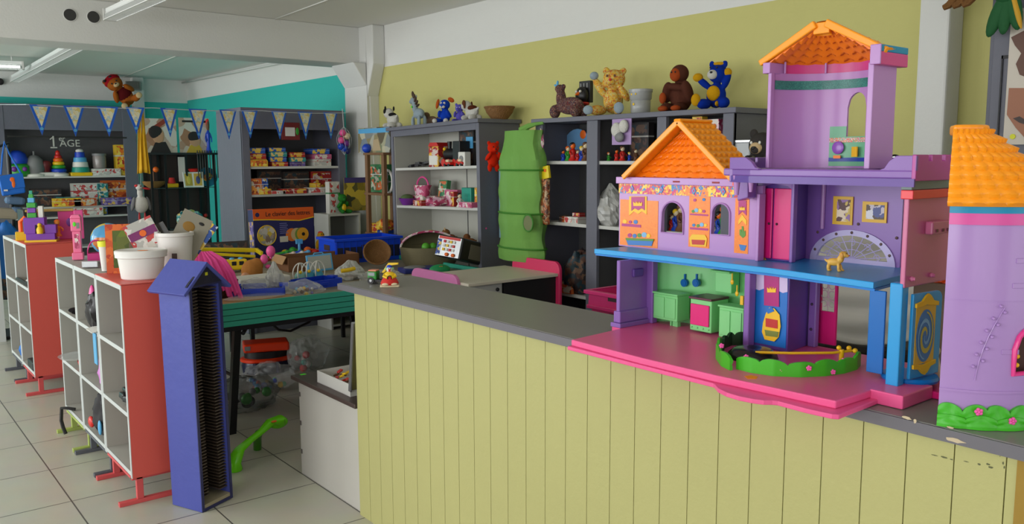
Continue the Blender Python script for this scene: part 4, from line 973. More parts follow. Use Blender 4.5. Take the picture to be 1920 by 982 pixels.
for i in range(n+1):
    f = i/n; a = wA+(wB-wA)*f; zz_ = 1.215+.047*math.sqrt(max(0, 1-(2*f-1)**2))
    for r in (r2, r2-.006):
        for z in (zz_, 1.263): av.append((cx2+r*math.cos(a), cy2+r*math.sin(a), z))
for i in range(n): p = 4*i; q = p+4; fs += [(p, q, q+1, p+1), (p+2, p+3, q+3, q+2), (p, p+2, q+2, q)]
t2('tower_wall', MB().add(av, fs, 0, True), L2)
pts = [(cx2+(r2+.002)*math.cos(wA), cy2+(r2+.002)*math.sin(wA), 1.165)]+[(cx2+(r2+.002)*math.cos(wA+(wB-wA)*i/12), cy2+(r2+.002)*math.sin(wA+(wB-wA)*i/12), 1.215+.047*math.sqrt(max(0, 1-(i/6-1)**2))) for i in range(13)]+[(cx2+(r2+.002)*math.cos(wB), cy2+(r2+.002)*math.sin(wB), 1.165)]
wi = t2('window_surround', MB().tube(pts, .0055, 8, closed=True), pl('surround_pink', (230, 60, 140), .25), label='pink arched window surround')
T2.p('window_hinge', MB().ell((cx2+(r2-.004)*math.cos(wA+.05), cy2+(r2-.004)*math.sin(wA+.05), 1.20), .005).ell((cx2+(r2-.004)*math.cos(wA+.05), cy2+(r2-.004)*math.sin(wA+.05), 1.182), .005), YLW, parent=wi, world=True)
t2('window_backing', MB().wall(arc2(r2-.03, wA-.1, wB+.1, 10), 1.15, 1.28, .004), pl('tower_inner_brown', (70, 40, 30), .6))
for z, h in ((1.124, .005), (1.312, .002)): t2('wall_moulding', MB().wall(arc2(r2+.0025 if h > .003 else r2+.001), z, z+h, .004, smooth=True), L2)
t2('band', MB().wall(arc2(r2+.003), 1.466, 1.489, .006, smooth=True), pl('ring_magenta2', (216, 84, 160), .25), label='pink band')
t2('band', MB().wall(arc2(r2+.004), 1.489, 1.507, .006, smooth=True), TEB, label='teal band under the roof')
ta = A0+R(42)
t2('band_point', MB().add([(cx2+(r2+.005)*math.cos(ta+k), cy2+(r2+.005)*math.sin(ta+k), z) for k, z in ((-.06, 1.492), (.06, 1.492), (0, 1.474))]+[(cx2+(r2+.002)*math.cos(ta+k), cy2+(r2+.002)*math.sin(ta+k), z) for k, z in ((-.06, 1.492), (.06, 1.492), (0, 1.474))], [(0, 2, 1), (3, 4, 5), (0, 1, 4, 3), (1, 2, 5, 4), (2, 0, 3, 5)]), TEB)
def roof2(u, v):
    a = A0-R(1)+(A1-A0)*u; r = .058+(r2+.010-.058)*v; z = 1.650-(1.650-1.505)*v
    return ((cx2+r*math.cos(a)-.0, cy2+r*math.sin(a), z), (math.cos(a)*.75, math.sin(a)*.75, .65))
# the shell leans its cut edge upright: shift the narrowing top towards the cut
def roof2s(u, v):
    p, n_ = roof2(u, v); e = Vector((cx2+(r2+.010)*math.cos(A0), cy2+(r2+.010)*math.sin(A0))); t = Vector((cx2+.058*math.cos(A0), cy2+.058*math.sin(A0))); s = (e-t)*(1-v)
    return ((p[0]+s.x, p[1]+s.y, p[2]), n_)
t2('roof_shell', shingles(roof2s, 8, 13, .011), ORG, label='bright orange tiled roof')
cp_ = [roof2s(u/8, 0)[0] for u in range(9)]
t2('roof_cap', MB().prism([(p[0], p[1]) for p in cp_[:8]]+[(cp_[0][0]+.05, cp_[0][1]+.03)], 'z', 1.643, 1.664), ORG, bevel=.005)
t2('leafy_foot', hedge([(x, y) for x, y in arc2(r2+.006)][::-1], CT+.003, .045, .01, n=150, per=15, seed=9), GRN)
t2('leafy_foot', hedge([(x, y) for x, y in arc2(r2+.012)][::-1], CT+.001, .026, .01, n=150, per=19, seed=2), GRN)
for px, py in ((1835, 772), (1899, 789)):
    X_ = cx2-r2*math.cos(math.asin(min(1, .6))); bst = None
    for i in range(200):
        a = A0+(A1-A0)*i/199; p = Vector((cx2+(r2+.014)*math.cos(a), cy2+(r2+.014)*math.sin(a), 1.07)); dcam = p-EYE
        c_ = Vector([dcam.dot(Vector(_m.col[k])) for k in range(3)]); q = CX-F*c_.x/c_.z
        if bst is None or abs(q-px) < bst[0]: bst = (abs(q-px), a, p)
    p = bst[2]; p.z = at('y', p.y, px, py).z; m = MB(); flower(m, p, .008, (math.cos(bst[1]), math.sin(bst[1]), 0)); t2('foot_flower', m, FLW)
# leafy relief climbing the wall
vine = MB(); base_a = A0+R(17)
pv = lambda k, z, o=.001: (cx2+(r2+o)*math.cos(base_a+k), cy2+(r2+o)*math.sin(base_a+k), z)
vine.tube([pv(.05*t/12+.17*(t/12)**2, 1.15+.15*t/12) for t in range(13)], .0013, 6)
for t in range(2, 13, 1):
    s = 1 if t % 2 else -1; c0 = pv(.05*t/12+.17*(t/12)**2+s*.035, 1.15+.15*t/12+.004); vine.ell(c0, (.004, .008, .0035), (0, R(-30*s), base_a+PI/2))
t2('vine_relief', vine, L2)
for k_, z_ in ((.36, 1.345), (.38, 1.395), (.30, 1.21)): t2('brick_relief', MB().obox(pv(k_, z_, 0), (.003, .035, .010), (0, 0, base_a+k_)), L2, bevel=.0008)
# ================================================================== SMALLER THINGS: makers
BLK = pl('toy_black', (28, 26, 28), .4); WH = pl('toy_white', (226, 224, 216), .4); TR = pl('toy_red', (206, 40, 34), .35); TBU = pl('toy_blue', (30, 70, 190), .35)
TYE = pl('toy_yellow', (238, 196, 30), .35); TGR = pl('toy_green', (54, 160, 50), .35); TOR = pl('toy_orange', (240, 110, 30), .35); TPK = pl('toy_pink', (240, 90, 160), .35)
TLB = pl('toy_light_blue', (90, 170, 220), .35); TPU = pl('toy_purple', (120, 50, 150), .35); TBR = pl('toy_brown', (110, 70, 44), .55); TGY = pl('toy_grey', (130, 130, 130), .5); CRM = pl('toy_cream', (226, 208, 170), .5)
TMG = pl('toy_magenta', (214, 40, 120), .35); TTE = pl('toy_teal', (40, 150, 130), .35); SIL = mat('silver', (190, 192, 196), .25, metal=.8); STK = pl('green_dot_sticker', (90, 230, 50), .6)
def fur(name, c): return mat('fur_'+name, c, .95, bump=.6, bscale=160, var=.12, vscale=40, spec=.1)
def prt(i, cols, scale=30): return pr('print_%s' % i, cols, scale, .45)
PR = {
 'blue': prt('box_blue', [(40, 90, 180), (200, 210, 220), (30, 60, 140), (230, 190, 60)]),
 'dark': prt('box_dark', [(50, 42, 44), (90, 60, 50), (40, 60, 70), (120, 90, 70)]),
 'red': prt('box_red', [(180, 44, 40), (220, 200, 190), (150, 30, 34), (230, 180, 60)]),
 'yellow': prt('box_yellow', [(226, 186, 40), (230, 120, 40), (240, 210, 90), (180, 60, 40)]),
 'white': prt('box_white', [(214, 210, 200), (230, 226, 220), (200, 70, 70), (190, 190, 184)]),
 'orange': prt('box_orange', [(206, 96, 40), (230, 150, 60), (150, 60, 40), (200, 190, 170)]),
 'green': prt('box_green', [(60, 140, 90), (200, 200, 180), (40, 100, 70), (210, 110, 60)]),
 'purple': prt('box_purple', [(110, 90, 160), (160, 140, 190), (220, 180, 90), (80, 60, 120)]),
 'pink': prt('box_pink', [(206, 90, 130), (230, 180, 200), (180, 60, 100), (230, 220, 210)]),
 'teal': prt('box_teal', [(50, 150, 150), (200, 220, 210), (30, 110, 120), (230, 200, 120)]),
}
BASE = {'blue': (40, 80, 170), 'dark': (52, 46, 46), 'red': (176, 44, 40), 'yellow': (224, 186, 50), 'white': (212, 210, 202), 'orange': (206, 100, 46), 'green': (60, 130, 80), 'purple': (104, 84, 150), 'pink': (206, 100, 140), 'teal': (50, 140, 140)}
def cbase(k): return mat('card_'+k, BASE[k], .5)
def gbox(label, pos, w, d, h, rz=0, k='blue', cat='boxed game', group=None, name='game_box', tilt=0, side=None):
    m = MB(); m.box(-w/2, w/2, -d/2, d/2, 0, h, 0)
    i = min(w, h)*.08
    m.box(-w/2+i, w/2-i, -d/2-.0012, -d/2, i, h-i, 1)
    if d > .05: m.box(-w/2+i, w/2-i, -d/2+i, d/2-i, h, h+.0012, 1)
    m.box(-w/2-.001, w/2+.001, -d/2-.0016, d/2+.001, h*.62, h*.66, 2)
    return solo(name, m, [cbase(k), PR[k], cbase(side or ('white' if k != 'white' else 'red'))], label, cat, tuple(pos), group=group, rot=(tilt, 0, rz))
def V(p, dz=0): return Vector(p)+Vector((0, 0, dz))
def crumple(label, pos, r, m, cat='plastic bag', name='plastic_bag', seed=1, rz=0, amp=.25, neck=True, group=None, seg=36, sharp=7, extra=None):
    b = MB(); b.ell((0, 0, 0), (1, 1, 1), seg=seg, rings=seg//2); vs = []
    mx = max(r)
    for v in b.v:
        v = Vector(v); n = noise.noise(v*2.2+Vector((seed*3.1, 0, 0)))+.5*noise.noise(v*sharp+Vector((0, seed, 0)))
        q = v*(1+amp*n)
        if neck and v.z > .75: q.z += (v.z-.75)*1.6; q.x *= 1-.5*(v.z-.75)/.25; q.y *= 1-.5*(v.z-.75)/.25
        if q.z < -.8: q.z = -.8+.1*(q.z+.8)
        vs.append((q.x*r[0], q.y*r[1], (q.z+.8)*r[2]))
    b.v = vs; b.sm = [m not in (clr, clg)]*len(b.f)
    if extra:
        t = Thing(name, label, cat, pos, rz, group); t.p('bag_film', b, m)
        for nm, mb, mm in extra: t.p(nm, mb, mm)
        return t
    return solo(name, b, m, label, cat, tuple(pos), rz, group)
clr = mat('clear_film', (235, 238, 236), .12, trans=.0, alpha=.24, spec=.8); clg = mat('milky_film', (205, 205, 200), .3, alpha=.75, spec=.6)
# --- plush toys: one continuous furry body per toy; face, paws and patches are parts
def plush(label, pos, s, rz, body, parts=(), col=None, cat='plush toy', group=None, name='plush_toy', vox=.02, rot=None):
    t = Thing(name, label, cat, tuple(pos), rz, group, rot, s)
    b = MB()
    for e in body: b.ell(e[0], e[1], e[2] if len(e) > 2 else (0, 0, 0), seg=14, rings=9)
    t.p('body', b, col, remesh=vox)
    for nm, m, es in parts:
        for e in es:
            q = MB()
            q.ell(e[0], e[1], e[2] if len(e) > 2 else (0, 0, 0), seg=12, rings=8); t.p(nm, q, m)
    return t
# unit-size sitting bear, faces -Y, about 1 tall
def bear(arm=0, lean=0):
    return [((0, .02, .30), (.21, .18, .28)), ((0, -.02, .72), (.22, .20, .20)), ((-.17, -.01, .90), (.075, .04, .08)), ((.17, -.01, .90), (.075, .04, .08)), ((0, -.19, .66), (.09, .08, .07)),
            ((-.22, -.08, .42), (.075, .09, .20), (R(35), R(25), 0)), ((.22, -.08, .42), (.075, .09, .20), (R(35), R(-25), 0)), ((-.17, -.24, .10), (.09, .22, .10), (0, 0, R(-20))), ((.17, -.24, .10), (.09, .22, .10), (0, 0, R(20)))]
def face(em=BLK, nm=BLK, nz=.68, y=-.26): return [('eye', em, [((-.075, -.205, .76), (.022, .015, .026)), ((.075, -.205, .76), (.022, .015, .026))]), ('nose', nm, [((0, y, nz), (.032, .02, .025))])]
def quad(l=.5):   # lying / standing four legged soft toy, head towards -X
    return [((0, 0, .30), (.34, .19, .2)), ((-.36, -.02, .52), (.2, .18, .18)), ((-.52, -.03, .47), (.09, .09, .07)), ((-.28, -.12, .1), (.08, .16, .1)), ((-.28, .12, .1), (.08, .1, .1)), ((.24, -.14, .1), (.10, .16, .1)), ((.24, .14, .1), (.1, .1, .1)), ((.36, 0, .38), (.10, .05, .05), (0, R(-30), 0))]
def fig(label, pos, h, c1, c2, c3, cat='figurine', group=None, rz=0, name='figurine'):
    t = Thing(name, label, cat, tuple(pos), rz, group, sc=h)
    t.p('body', MB().lathe([(.22, 0), (.24, .05), (.14, .2), (.17, .42), (.19, .55), (.08, .66), (0, .67)], n=12).tube([(-.16, 0, .56), (-.27, -.06, .42), (-.24, -.16, .34)], .05, 6).tube([(.16, 0, .56), (.27, -.06, .42), (.24, -.16, .34)], .05, 6), c1)
    t.p('head', MB().ell((0, -.01, .80), (.15, .15, .16), seg=12, rings=8), c2)
    t.p('hair', MB().ell((0, .03, .86), (.165, .15, .14), seg=12, rings=8), c3)
    return t
# ------------------------------------------------------------------ bunting
B0 = Vector((1.13, 6.95, 2.0)); B1 = Vector((3.90, 7.40, 2.045))
def bline(px):
    best = None
    for i in range(401):
        p = B0.lerp(B1, i/400); d = p-EYE; c_ = [d.dot(Vector(_m.col[k])) for k in range(3)]; q = CX-F*c_[0]/c_[2]
        if best is None or abs(q-px) < best[0]: best = (abs(q-px), p)
    return best[1]
strg = mat('pale_string', (190, 196, 200), .6)
pts = [B0.lerp(B1, i/40)-Vector((0, 0, .012*abs(math.sin(PI*i/40*3)))) for i in range(41)]
A0_ = at('y', 9.5, 0, 196)
solo('bunting_string', MB().tube([tuple(A0_)]+[tuple(p) for p in pts]+[(3.93, 7.40, 2.05)], .003, 6), strg, 'pale cord that carries the row of pennants across the back of the shop', 'string', world=True)
flagm = pr('pennant_print', [(226, 222, 190), (214, 216, 196), (150, 190, 214), (232, 226, 200), (216, 196, 120)], 45, .5, smooth=True); fbl = mat('pennant_border', (24, 92, 196), .5)
dirn = (B1-B0).normalized(); brz = math.atan2(dirn.y, dirn.x)
fx = [(75, 22.5), (139, 21.5), (201, 20.5), (254, 17.5), (316, 17.5), (370, 18), (427, 17), (468, 16), (523, 15), (572, 14.5), (619, 14)]
names_ = ['first pennant from the left, over the chalked heading', 'second pennant from the left', 'third pennant, just left of the teddy bear', 'fourth pennant, right under the teddy bear', 'fifth pennant, in front of the left magazine poster', 'sixth pennant, in front of the right magazine poster', 'seventh pennant, at the left end of the games shelf', 'eighth pennant, close beside the seventh', 'ninth pennant, left of the red framed sign', 'tenth pennant, right of the red framed sign', 'last pennant on the right, beside the hanging net']
for (px, hw), nm in zip(fx, names_):
    c = bline(px); w_ = (bline(px+hw)-bline(px-hw)).length/2*.97; h_ = w_*2.9 if px < 300 else w_*3.1
    t = Thing('pennant', nm+', pale with a blue border', 'pennant', tuple(c), brz+R(random.uniform(-5, 5)), 'blue bordered pennants on the string')
    o = .012
    t.p('border', MB().prism([(-w_, 0), (w_, 0), (0, -h_)], 'y', -.0008, .0008), fbl)
    t.p('print', MB().prism([(-w_+.022, -o), (w_-.022, -o), (0, -h_+.062)], 'y', -.0022, -.0008), flagm)
    t.p('tip_print', MB().prism([(.012*math.cos(k*PI/6), -h_+.047+.012*math.sin(k*PI/6)) for k in range(12)], 'y', -.0022, -.0008), TLB)
# ------------------------------------------------------------------ teddy with red hat on the far unit
q = at('y', 12.45, 232, 203)
fb = fur('ginger', (176, 96, 36)); fred = fur('red_knit', (170, 26, 40)); fcr = fur('cream', (216, 186, 140))
t = plush('ginger teddy bear in red hat and jumper lying on the far chalk-headed unit', (q.x, 12.55, 2.36), .62, 0, bear(), face(nz=.70)+[('muzzle', fcr, [((0, -.21, .67), (.085, .07, .065))]), ('hat', fred, [((0, .03, .82), (.235, .20, .17))]), ('foot_pad', fcr, [((-.24, -.44, .10), (.085, .04, .085)), ((.26, -.42, .11), (.085, .04, .085))]), ('jumper', fur('dark_red', (96, 24, 26)), [((0, .0, .36), (.225, .2, .2))])], fb, rot=(0, R(-38), R(-10)))
for x in (-.17, .02): t.p('hat_bow', MB().ell((x, -.10, .93), (.05, .03, .035)), BLK)
# ------------------------------------------------------------------ far unit: baby toys on the first shelf
Z1, Z2, Z3 = 1.395, .995, .86
def oA(px, z=Z1, y=12.62): return Vector((at('y', y, px, 330).x, y, z))
t = Thing('activity_toy', 'blue and lime green round activity toy at the left of the top baby shelf', 'baby toy', tuple(oA(34)))
t.p('base', MB().lathe([(.11, 0), (.15, .04), (.15, .14), (.11, .17), (0, .17)], n=20), TGR); t.p('dome', MB().lathe([(.12, .17), (.13, .22), (.10, .30), (.04, .34), (0, .34)], n=20), TBU); t.p('knob', MB().ell((-.06, -.14, .1), .035), TPU); t.p('knob', MB().ell((.06, -.14, .1), .03), TPU)
t = Thing('spinning_toy', 'grey domed spinning toy on a white round base', 'baby toy', tuple(oA(66)))
t.p('dome', MB().lathe([(.10, .04), (.12, .10), (.10, .22), (.05, .27), (.012, .28), (.012, .33), (0, .33)], n=20), TGY); t.p('base', MB().lathe([(.13, 0), (.14, .03), (.10, .045), (0, .045)], n=20), WH)
t = Thing('baby_toy', 'white flat toy with a dark red knob, right of the grey dome', 'baby toy', tuple(oA(87)))
t.p('base', MB().box(-.15, .15, -.1, .1, 0, .055), WH, bevel=.02); t.p('knob', MB().lathe([(.05, .055), (.06, .12), (.07, .16), (.05, .2), (0, .21)], n=16), pl('dark_red', (110, 30, 34), .4))
t = Thing('stacking_rings', 'rainbow stacking rings on a white rocking foot', 'stacking toy', tuple(oA(111)))
t.p('foot', MB().lathe([(.12, 0), (.125, .03), (.08, .05), (0, .05)], n=20), WH)
for z, r, m in ((.055, .10, TBU), (.105, .09, TGR), (.15, .078, TYE), (.195, .066, TOR), (.235, .052, TR)): t.p('ring', MB().tube([((r-.03)*math.cos(a*PI/10), (r-.03)*math.sin(a*PI/10), z+.02) for a in range(20)], .026, 8, closed=True), m)
t.p('tip', MB().ell((0, 0, .30), (.03, .03, .045)), TR)
t = Thing('stacking_cups', 'blue and white stacked cup toy on a yellow tray', 'stacking toy', tuple(oA(152)))
t.p('tray', MB().box(-.14, .14, -.1, .1, 0, .05), TYE, bevel=.01)
for z, r, m in ((.05, .115, TTE), (.12, .10, WH), (.18, .085, TLB), (.25, .065, TBU)): t.p('cup', MB().lathe([(r, z), (r*.92, z+.065), (r*.8, z+.07), (0, z+.07)], n=20), m)
t.p('knob', MB().ell((0, 0, .335), (.05, .05, .03)), WH)
t = Thing('jar', 'grey see-through jar with a flat lid between the blue cups and the yellow box', 'jar', tuple(oA(188)))
t.p('body', MB().lathe([(.08, .10), (.085, .12), (.085, .25), (.08, .27), (0, .27)], n=20), mat('grey_jar', (150, 140, 136), .2)); t.p('lid', MB().lathe([(.09, .27), (.09, .30), (0, .30)], n=20), TGY)
gbox('flat white and yellow box with a red panel under the grey jar', oA(197), .36, .2, .095, 0, 'white')
gbox('tall yellow toy box at the right end of the baby shelf', oA(231), .19, .14, .42, 0, 'yellow')
# second and third shelves
for px, w_, h_, k, lb, dy in ((83, .36, .24, 'dark', 'dark box leaning at the left of the middle baby shelf', .12), (126, .30, .12, 'teal', 'low pale teal box beside the dark one on the middle baby shelf', .05), (161, .40, .30, 'white', 'white box with rows of dots standing on the middle baby shelf', .15), (190, .13, .29, 'teal', 'narrow pale box right of the white dotted one', .12), (214, .36, .33, 'orange', 'orange and green box standing at the right of the middle baby shelf', .17)):
    gbox(lb, V(oA(px, Z2, 12.6+dy*.8)), w_, .07, h_, 0, k)
for px, w_, h_, k, lb in ((122, .34, .11, 'yellow', 'long low yellow box in front of the dark boxes on the middle baby shelf'), (155, .28, .10, 'orange', 'long orange box left of the purple one on the middle baby shelf'), (215, .38, .10, 'purple', 'low purple box at the right front of the middle baby shelf')):
    gbox(lb, oA(px, Z2, 12.52), w_, .1, h_, 0, k)
gbox('white and orange box lying on the lowest visible baby shelf', oA(160, Z3, 12.56), .36, .14, .11, 0, 'white')
gbox('round blue print box at the right of the lowest baby shelf', oA(184, Z3, 12.62), .16, .1, .13, 0, 'blue')
# ------------------------------------------------------------------ left edge: clothes rail with bag, white panel
RX = Vector((at('y', 8.9, 16, 300).x, 8.9, 0))
t = Thing('hanging_stand', 'dark stand at the left edge carrying a blue bag and soft goods', 'stand', tuple(RX))
t.p('post', MB().cyl((0, 0, 0), (0, 0, 1.72), .02), BLK); t.p('base', MB().box(-.22, .22, -.22, .22, 0, .03), BLK, bevel=.005); t.p('arm', MB().tube([(0, 0, 1.70), (0, -.06, 1.76), (-.1, -.1, 1.72)], .012), BLK)
q = at('y', 8.75, 22, 348)
t = Thing('shoulder_bag', 'bright blue shoulder bag with a small figure print, hanging at the left edge', 'bag', (q.x, 8.75, q.z-.13))
bb_ = pl('bag_blue', (24, 104, 200), .6)
t.p('pouch', MB().obox((0, 0, .14), (.30, .06, .25), (0, R(-7), 0)), bb_, bevel=.02); t.p('flap', MB().obox((0, -.035, .17), (.30, .015, .17), (0, R(-7), 0)), bb_, bevel=.006)
t.p('strap', MB().tube([(-.13, 0, .26), (-.09, .02, .50), (-.05, .06, .66), (0, .05, .52), (.13, 0, .26)], .012, 6), bb_)
t.p('print', MB().ell((.0, -.045, .20), (.03, .004, .03)).ell((.012, -.045, .15), (.022, .004, .05)), TOR, label='small orange and white figure print')
t.p('tag', MB().obox((-.09, -.045, .07), (.05, .004, .02)), WH)
for (px, py, w_, h_, m, lb) in ((28, 376, .16, .07, pl('dull_blue', (84, 110, 140), .6), 'pale blue folded cloth under the blue bag'), (10, 400, .22, .10, pl('dull_cream', (150, 140, 120), .6), 'cream folded cloth bundle at the left edge'), (32, 396, .10, .08, pl('dull_blue', (84, 110, 140), .6), 'pale blue pouch right of the cream bundle')):
    q = at('y', 8.8, px, py)
    solo('cloth_bundle', MB().obox((0, 0, 0), (w_, .12, h_), (0, R(6), 0)), m, lb, 'cloth', tuple(q), bevel=.03)
q = at('y', 8.8, 8, 470); crumple('blue crumpled sheet hanging under the cream bundle', (q.x, 8.8, q.z-.25), (.16, .06, .28), pl('sheet_blue', (30, 110, 190), .4), 'cloth', 'hanging_cloth', 3, neck=False)
q = at('y', 8.85, 10, 560); crumple('dark patterned cloth hanging low at the left edge', (q.x, 8.85, .35), (.14, .06, .33), PR['dark'], 'cloth', 'hanging_cloth', 5, neck=False)
pa_ = at('z', 0, 12, 640)
solo('partition_board', MB().box(-.6, 0, 0, .03, 0, 1.0), mat('panel_white', (206, 208, 206), .5), 'plain white panel standing at the extreme left edge', 'panel', (pa_.x, pa_.y, 0))
# ------------------------------------------------------------------ posters, yellow cloth, seagull, display rack
PY = 10.6
def oP(px, py=300): return at('y', PY, px, py)
t = Thing('display_rack', 'black metal and glass rack of ornaments under the two magazine posters', 'display rack', (oP(335).x, PY+.15, 0))
xa, xb = oP(283).x, oP(402).x; zt = oP(330, 290).z; zm = oP(340, 353).z
for x in (xa, oP(310).x, oP(349).x, oP(388).x, xb): t.p('post', MB().box(x-.012, x+.012, PY, PY+.02, 0, zt), BLK, world=True); t.p('post', MB().box(x-.012, x+.012, PY+.3, PY+.32, 0, zt), BLK, world=True)
t.p('top_shelf', MB().box(xa-.05, xb+.05, PY-.01, PY+.34, zt, zt+.025), mat('black_board', (40, 38, 40), .5), world=True)
gl = mat('dark_glass', (70, 84, 84), .1, alpha=.7)
for z in (zm, zm-.5, zm-.9): t.p('glass_shelf', MB().box(xa, xb, PY, PY+.32, z, z+.01), gl, world=True)
t.p('back_panel', MB().box(xa, xb, PY+.34, PY+.35, .1, zt), mat('rack_back', (58, 50, 46), .8), world=True)
zb_ = zt+.025
skin = pl('poster_skin', (196, 150, 116), .5); ink = pl('poster_ink', (46, 38, 38), .5); pap = pr('magazine_paper', [(190, 176, 160), (208, 196, 180), (170, 120, 90), (214, 206, 196)], 9, .4, smooth=True)
def magz(label, px0, px1, py0, extra):
    a = oP(px0, py0); b = oP(px1, 290); w_ = b.x-a.x; h_ = a.z-zb_
    t = Thing('magazine_poster', label, 'poster', ((a.x+b.x)/2, PY+.06, zb_))
    t.p('sheet', MB().box(-w_/2, w_/2, 0, .02, 0, h_), pap); 
    for nm, m, mb in extra(w_, h_): t.p(nm, mb, m)
def ex1(w, h): return [('portrait_print', skin, MB().ell((-.02, -.002, h*.50), (.07, .004, .10))), ('portrait_print', ink, MB().ell((-.05, -.003, h*.60), (.08, .004, .08))), ('portrait_print', ink, MB().prism([(-.12, 0), (.12, 0), (.06, h*.32), (-.06, h*.30)], 'y', -.004, 0)), ('headline_print', pl('poster_red', (150, 60, 44), .5), MB().obox((.02, -.002, h*.86), (w*.5, .004, .05), (0, R(-35), 0)))]
def ex2(w, h): return [('portrait_print', skin, MB().ell((.0, -.002, h*.36), (.07, .004, .09))), ('portrait_print', ink, MB().ell((-.01, -.003, h*.46), (.075, .004, .065))), ('portrait_print', pl('poster_yellow', (206, 170, 60), .5), MB().prism([(-.11, 0), (.1, 0), (.05, h*.22), (-.06, h*.22)], 'y', -.004, 0)), ('headline_print', ink, MB().box(-w*.40, w*.40, -.003, 0, h*.87, h*.93))]
magz('left magazine poster with a dark haired portrait above the black rack', 269, 336, 221, ex1)
magz('right magazine poster with a headline and a dark haired child', 338, 398, 220, ex2)
q = oP(391, 250)
fig('toy figure in red cap and blue trousers standing against the right magazine poster', (q.x, PY+.03, zb_), .48, TBU, TBR, TR)
yc = MB(); vs = []; n = 10; rows = 14
for j in range(rows+1):
    v = j/rows
    for i in range(n+1):
        u = i/n-.5; vs.append((u*(.05+.08*v), .015*math.sin(u*16+v*2)*(.3+v), -.66*v-.03*abs(u)))
yc.add(vs, [(j*(n+1)+i, j*(n+1)+i+1, (j+1)*(n+1)+i+1, (j+1)*(n+1)+i) for j in range(rows) for i in range(n)], 0, True)
q = bline(265)+Vector((0, .03, 0)); o = solo('yellow_cloth', yc, mat('cloth_yellow', (214, 166, 24), .8), 'long yellow cloth hanging from the bunting cord left of the posters', 'cloth', tuple(q), sc=.77); m_ = o.modifiers.new('t', 'SOLIDIFY'); m_.thickness = .006
# seagull plush
q = at('y', 7.15, 264, 375); cz_ = bline(266); solo('thin_string', MB().cyl((q.x, 7.13, q.z+.12), (cz_.x, cz_.y+.01, cz_.z), .0015, n=6), strg, 'thin cord from the bunting line down to the white seagull plush', 'cord'); fw_ = fur('white', (214, 212, 204)); redm = pl('gull_red', (190, 30, 36), .5)
t = plush('white seagull plush with a red beak and red legs, hanging below the yellow cloth', (q.x, 7.15, q.z-.1), .30, R(0), [((0, 0, .28), (.2, .17, .24)), ((-.02, -.03, .60), (.08, .08, .16)), ((-.05, -.07, .76), (.09, .11, .085))], [('beak', redm, [((.13, -.10, .72), (.11, .04, .03), (0, R(10), 0))]), ('eye', BLK, [((-.03, -.165, .79), (.018, .015, .018))]), ('wing', fur('grey', (120, 120, 122)), [((-.21, 0, .30), (.05, .10, .2), (0, R(12), 0)), ((.2, 0, .30), (.05, .10, .2), (0, R(-12), 0))]), ('leg', redm, [((-.07, -.03, -.12), (.03, .03, .19)), ((.08, -.03, -.12), (.03, .03, .19))]), ('foot', redm, [((-.08, -.07, -.31), (.07, .08, .02)), ((.12, -.07, -.31), (.07, .08, .02))]), ('cap', redm, [((-.12, -.07, .80), (.05, .07, .04))])], fw_)
# rack contents
def oR(px, z, dy=.12): return Vector((oP(px).x, PY+dy, z))
t = Thing('toy_boat', 'toy boat with an orange sail knob on the rack shelf', 'toy', tuple(oR(292, zm+.01)))
t.p('hull', MB().lathe([(.06, 0), (.12, .04), (.14, .08), (0, .08)], n=16, sy=.5), pl('hull_ochre', (150, 110, 60), .5)); t.p('mast', MB().cyl((0, 0, .08), (0, 0, .20), .008), TBR); t.p('knob', MB().ell((.03, 0, .22), .035), TOR)
t = Thing('doll_set', 'small yellow and red toy lamp group on the rack shelf', 'toy', tuple(oR(326, zm+.01)))
t.p('base', MB().box(-.07, .07, -.04, .04, 0, .05), TYE, bevel=.01); t.p('shade', MB().lathe([(.05, .05), (.03, .12), (0, .12)], n=12), TR)
for px, k, lb in ((352, (226, 200, 90), 'left half of the pair of white framed pictures on the rack'), (369, (70, 80, 130), 'right half of the pair of white framed pictures on the rack')):
    q = oR(px, zm+.01, -.02); t = Thing('picture_frame', lb, 'picture frame', tuple(q), rot=(R(-10), 0, R(8 if px < 360 else -6)))
    t.p('frame', MB().box(-.065, .065, 0, .012, 0, .19), WH, bevel=.003); t.p('picture', MB().box(-.046, .046, -.002, 0, .02, .17), pl('frame_mat_%d' % px, (206, 170, 70), .5)); t.p('picture', MB().ell((0, -.003, .09), (.026, .003, .05)), pl('frame_pic_%d' % px, k, .5))
t = Thing('pepper_toy', 'small red toy pan standing above the framed pictures', 'toy', tuple(oR(365, zm+.2, .05)))
t.p('bowl', MB().lathe([(.05, 0), (.07, .03), (.05, .04), (0, .04)], n=14), TR)
q = at('y', 10.4, 399, 338)
t = Thing('round_plate', 'round blue and green plate with a yellow centre leaning on the rack', 'plate', (q.x+.02, PY+.05, zm+.13), rot=(R(80), 0, 0))
t.p('rim', MB().lathe([(.0, 0), (.10, .0), (.12, .012), (.12, .018), (.0, .012)], n=28), pl('plate_blue', (30, 110, 140), .4)); t.p('motif', MB().ell((0, 0, .014), (.07, .045, .004), (0, 0, .5)), PR['yellow'])
t = Thing('stick_rack', 'black rack of thin hanging sticks under the right magazine poster', 'rack', tuple(oR(388, zm+.12, -.03)))
for i in range(9): t.p('stick', MB().cyl((-.12+i*.03, 0, .0), (-.12+i*.03, .01, .34), .006, n=6), mat('stick_grey', (70, 68, 68), .5))
t.p('rail', MB().cyl((-.14, 0, .30), (.14, 0, .30), .009, n=8), BLK)
solo('white_card', MB().box(-.045, .045, 0, .01, 0, .3), WH, 'upright white card between the boat and the stick rack', 'card', tuple(oR(346, zm+.08, .1)), rot=(0, 0, 0))
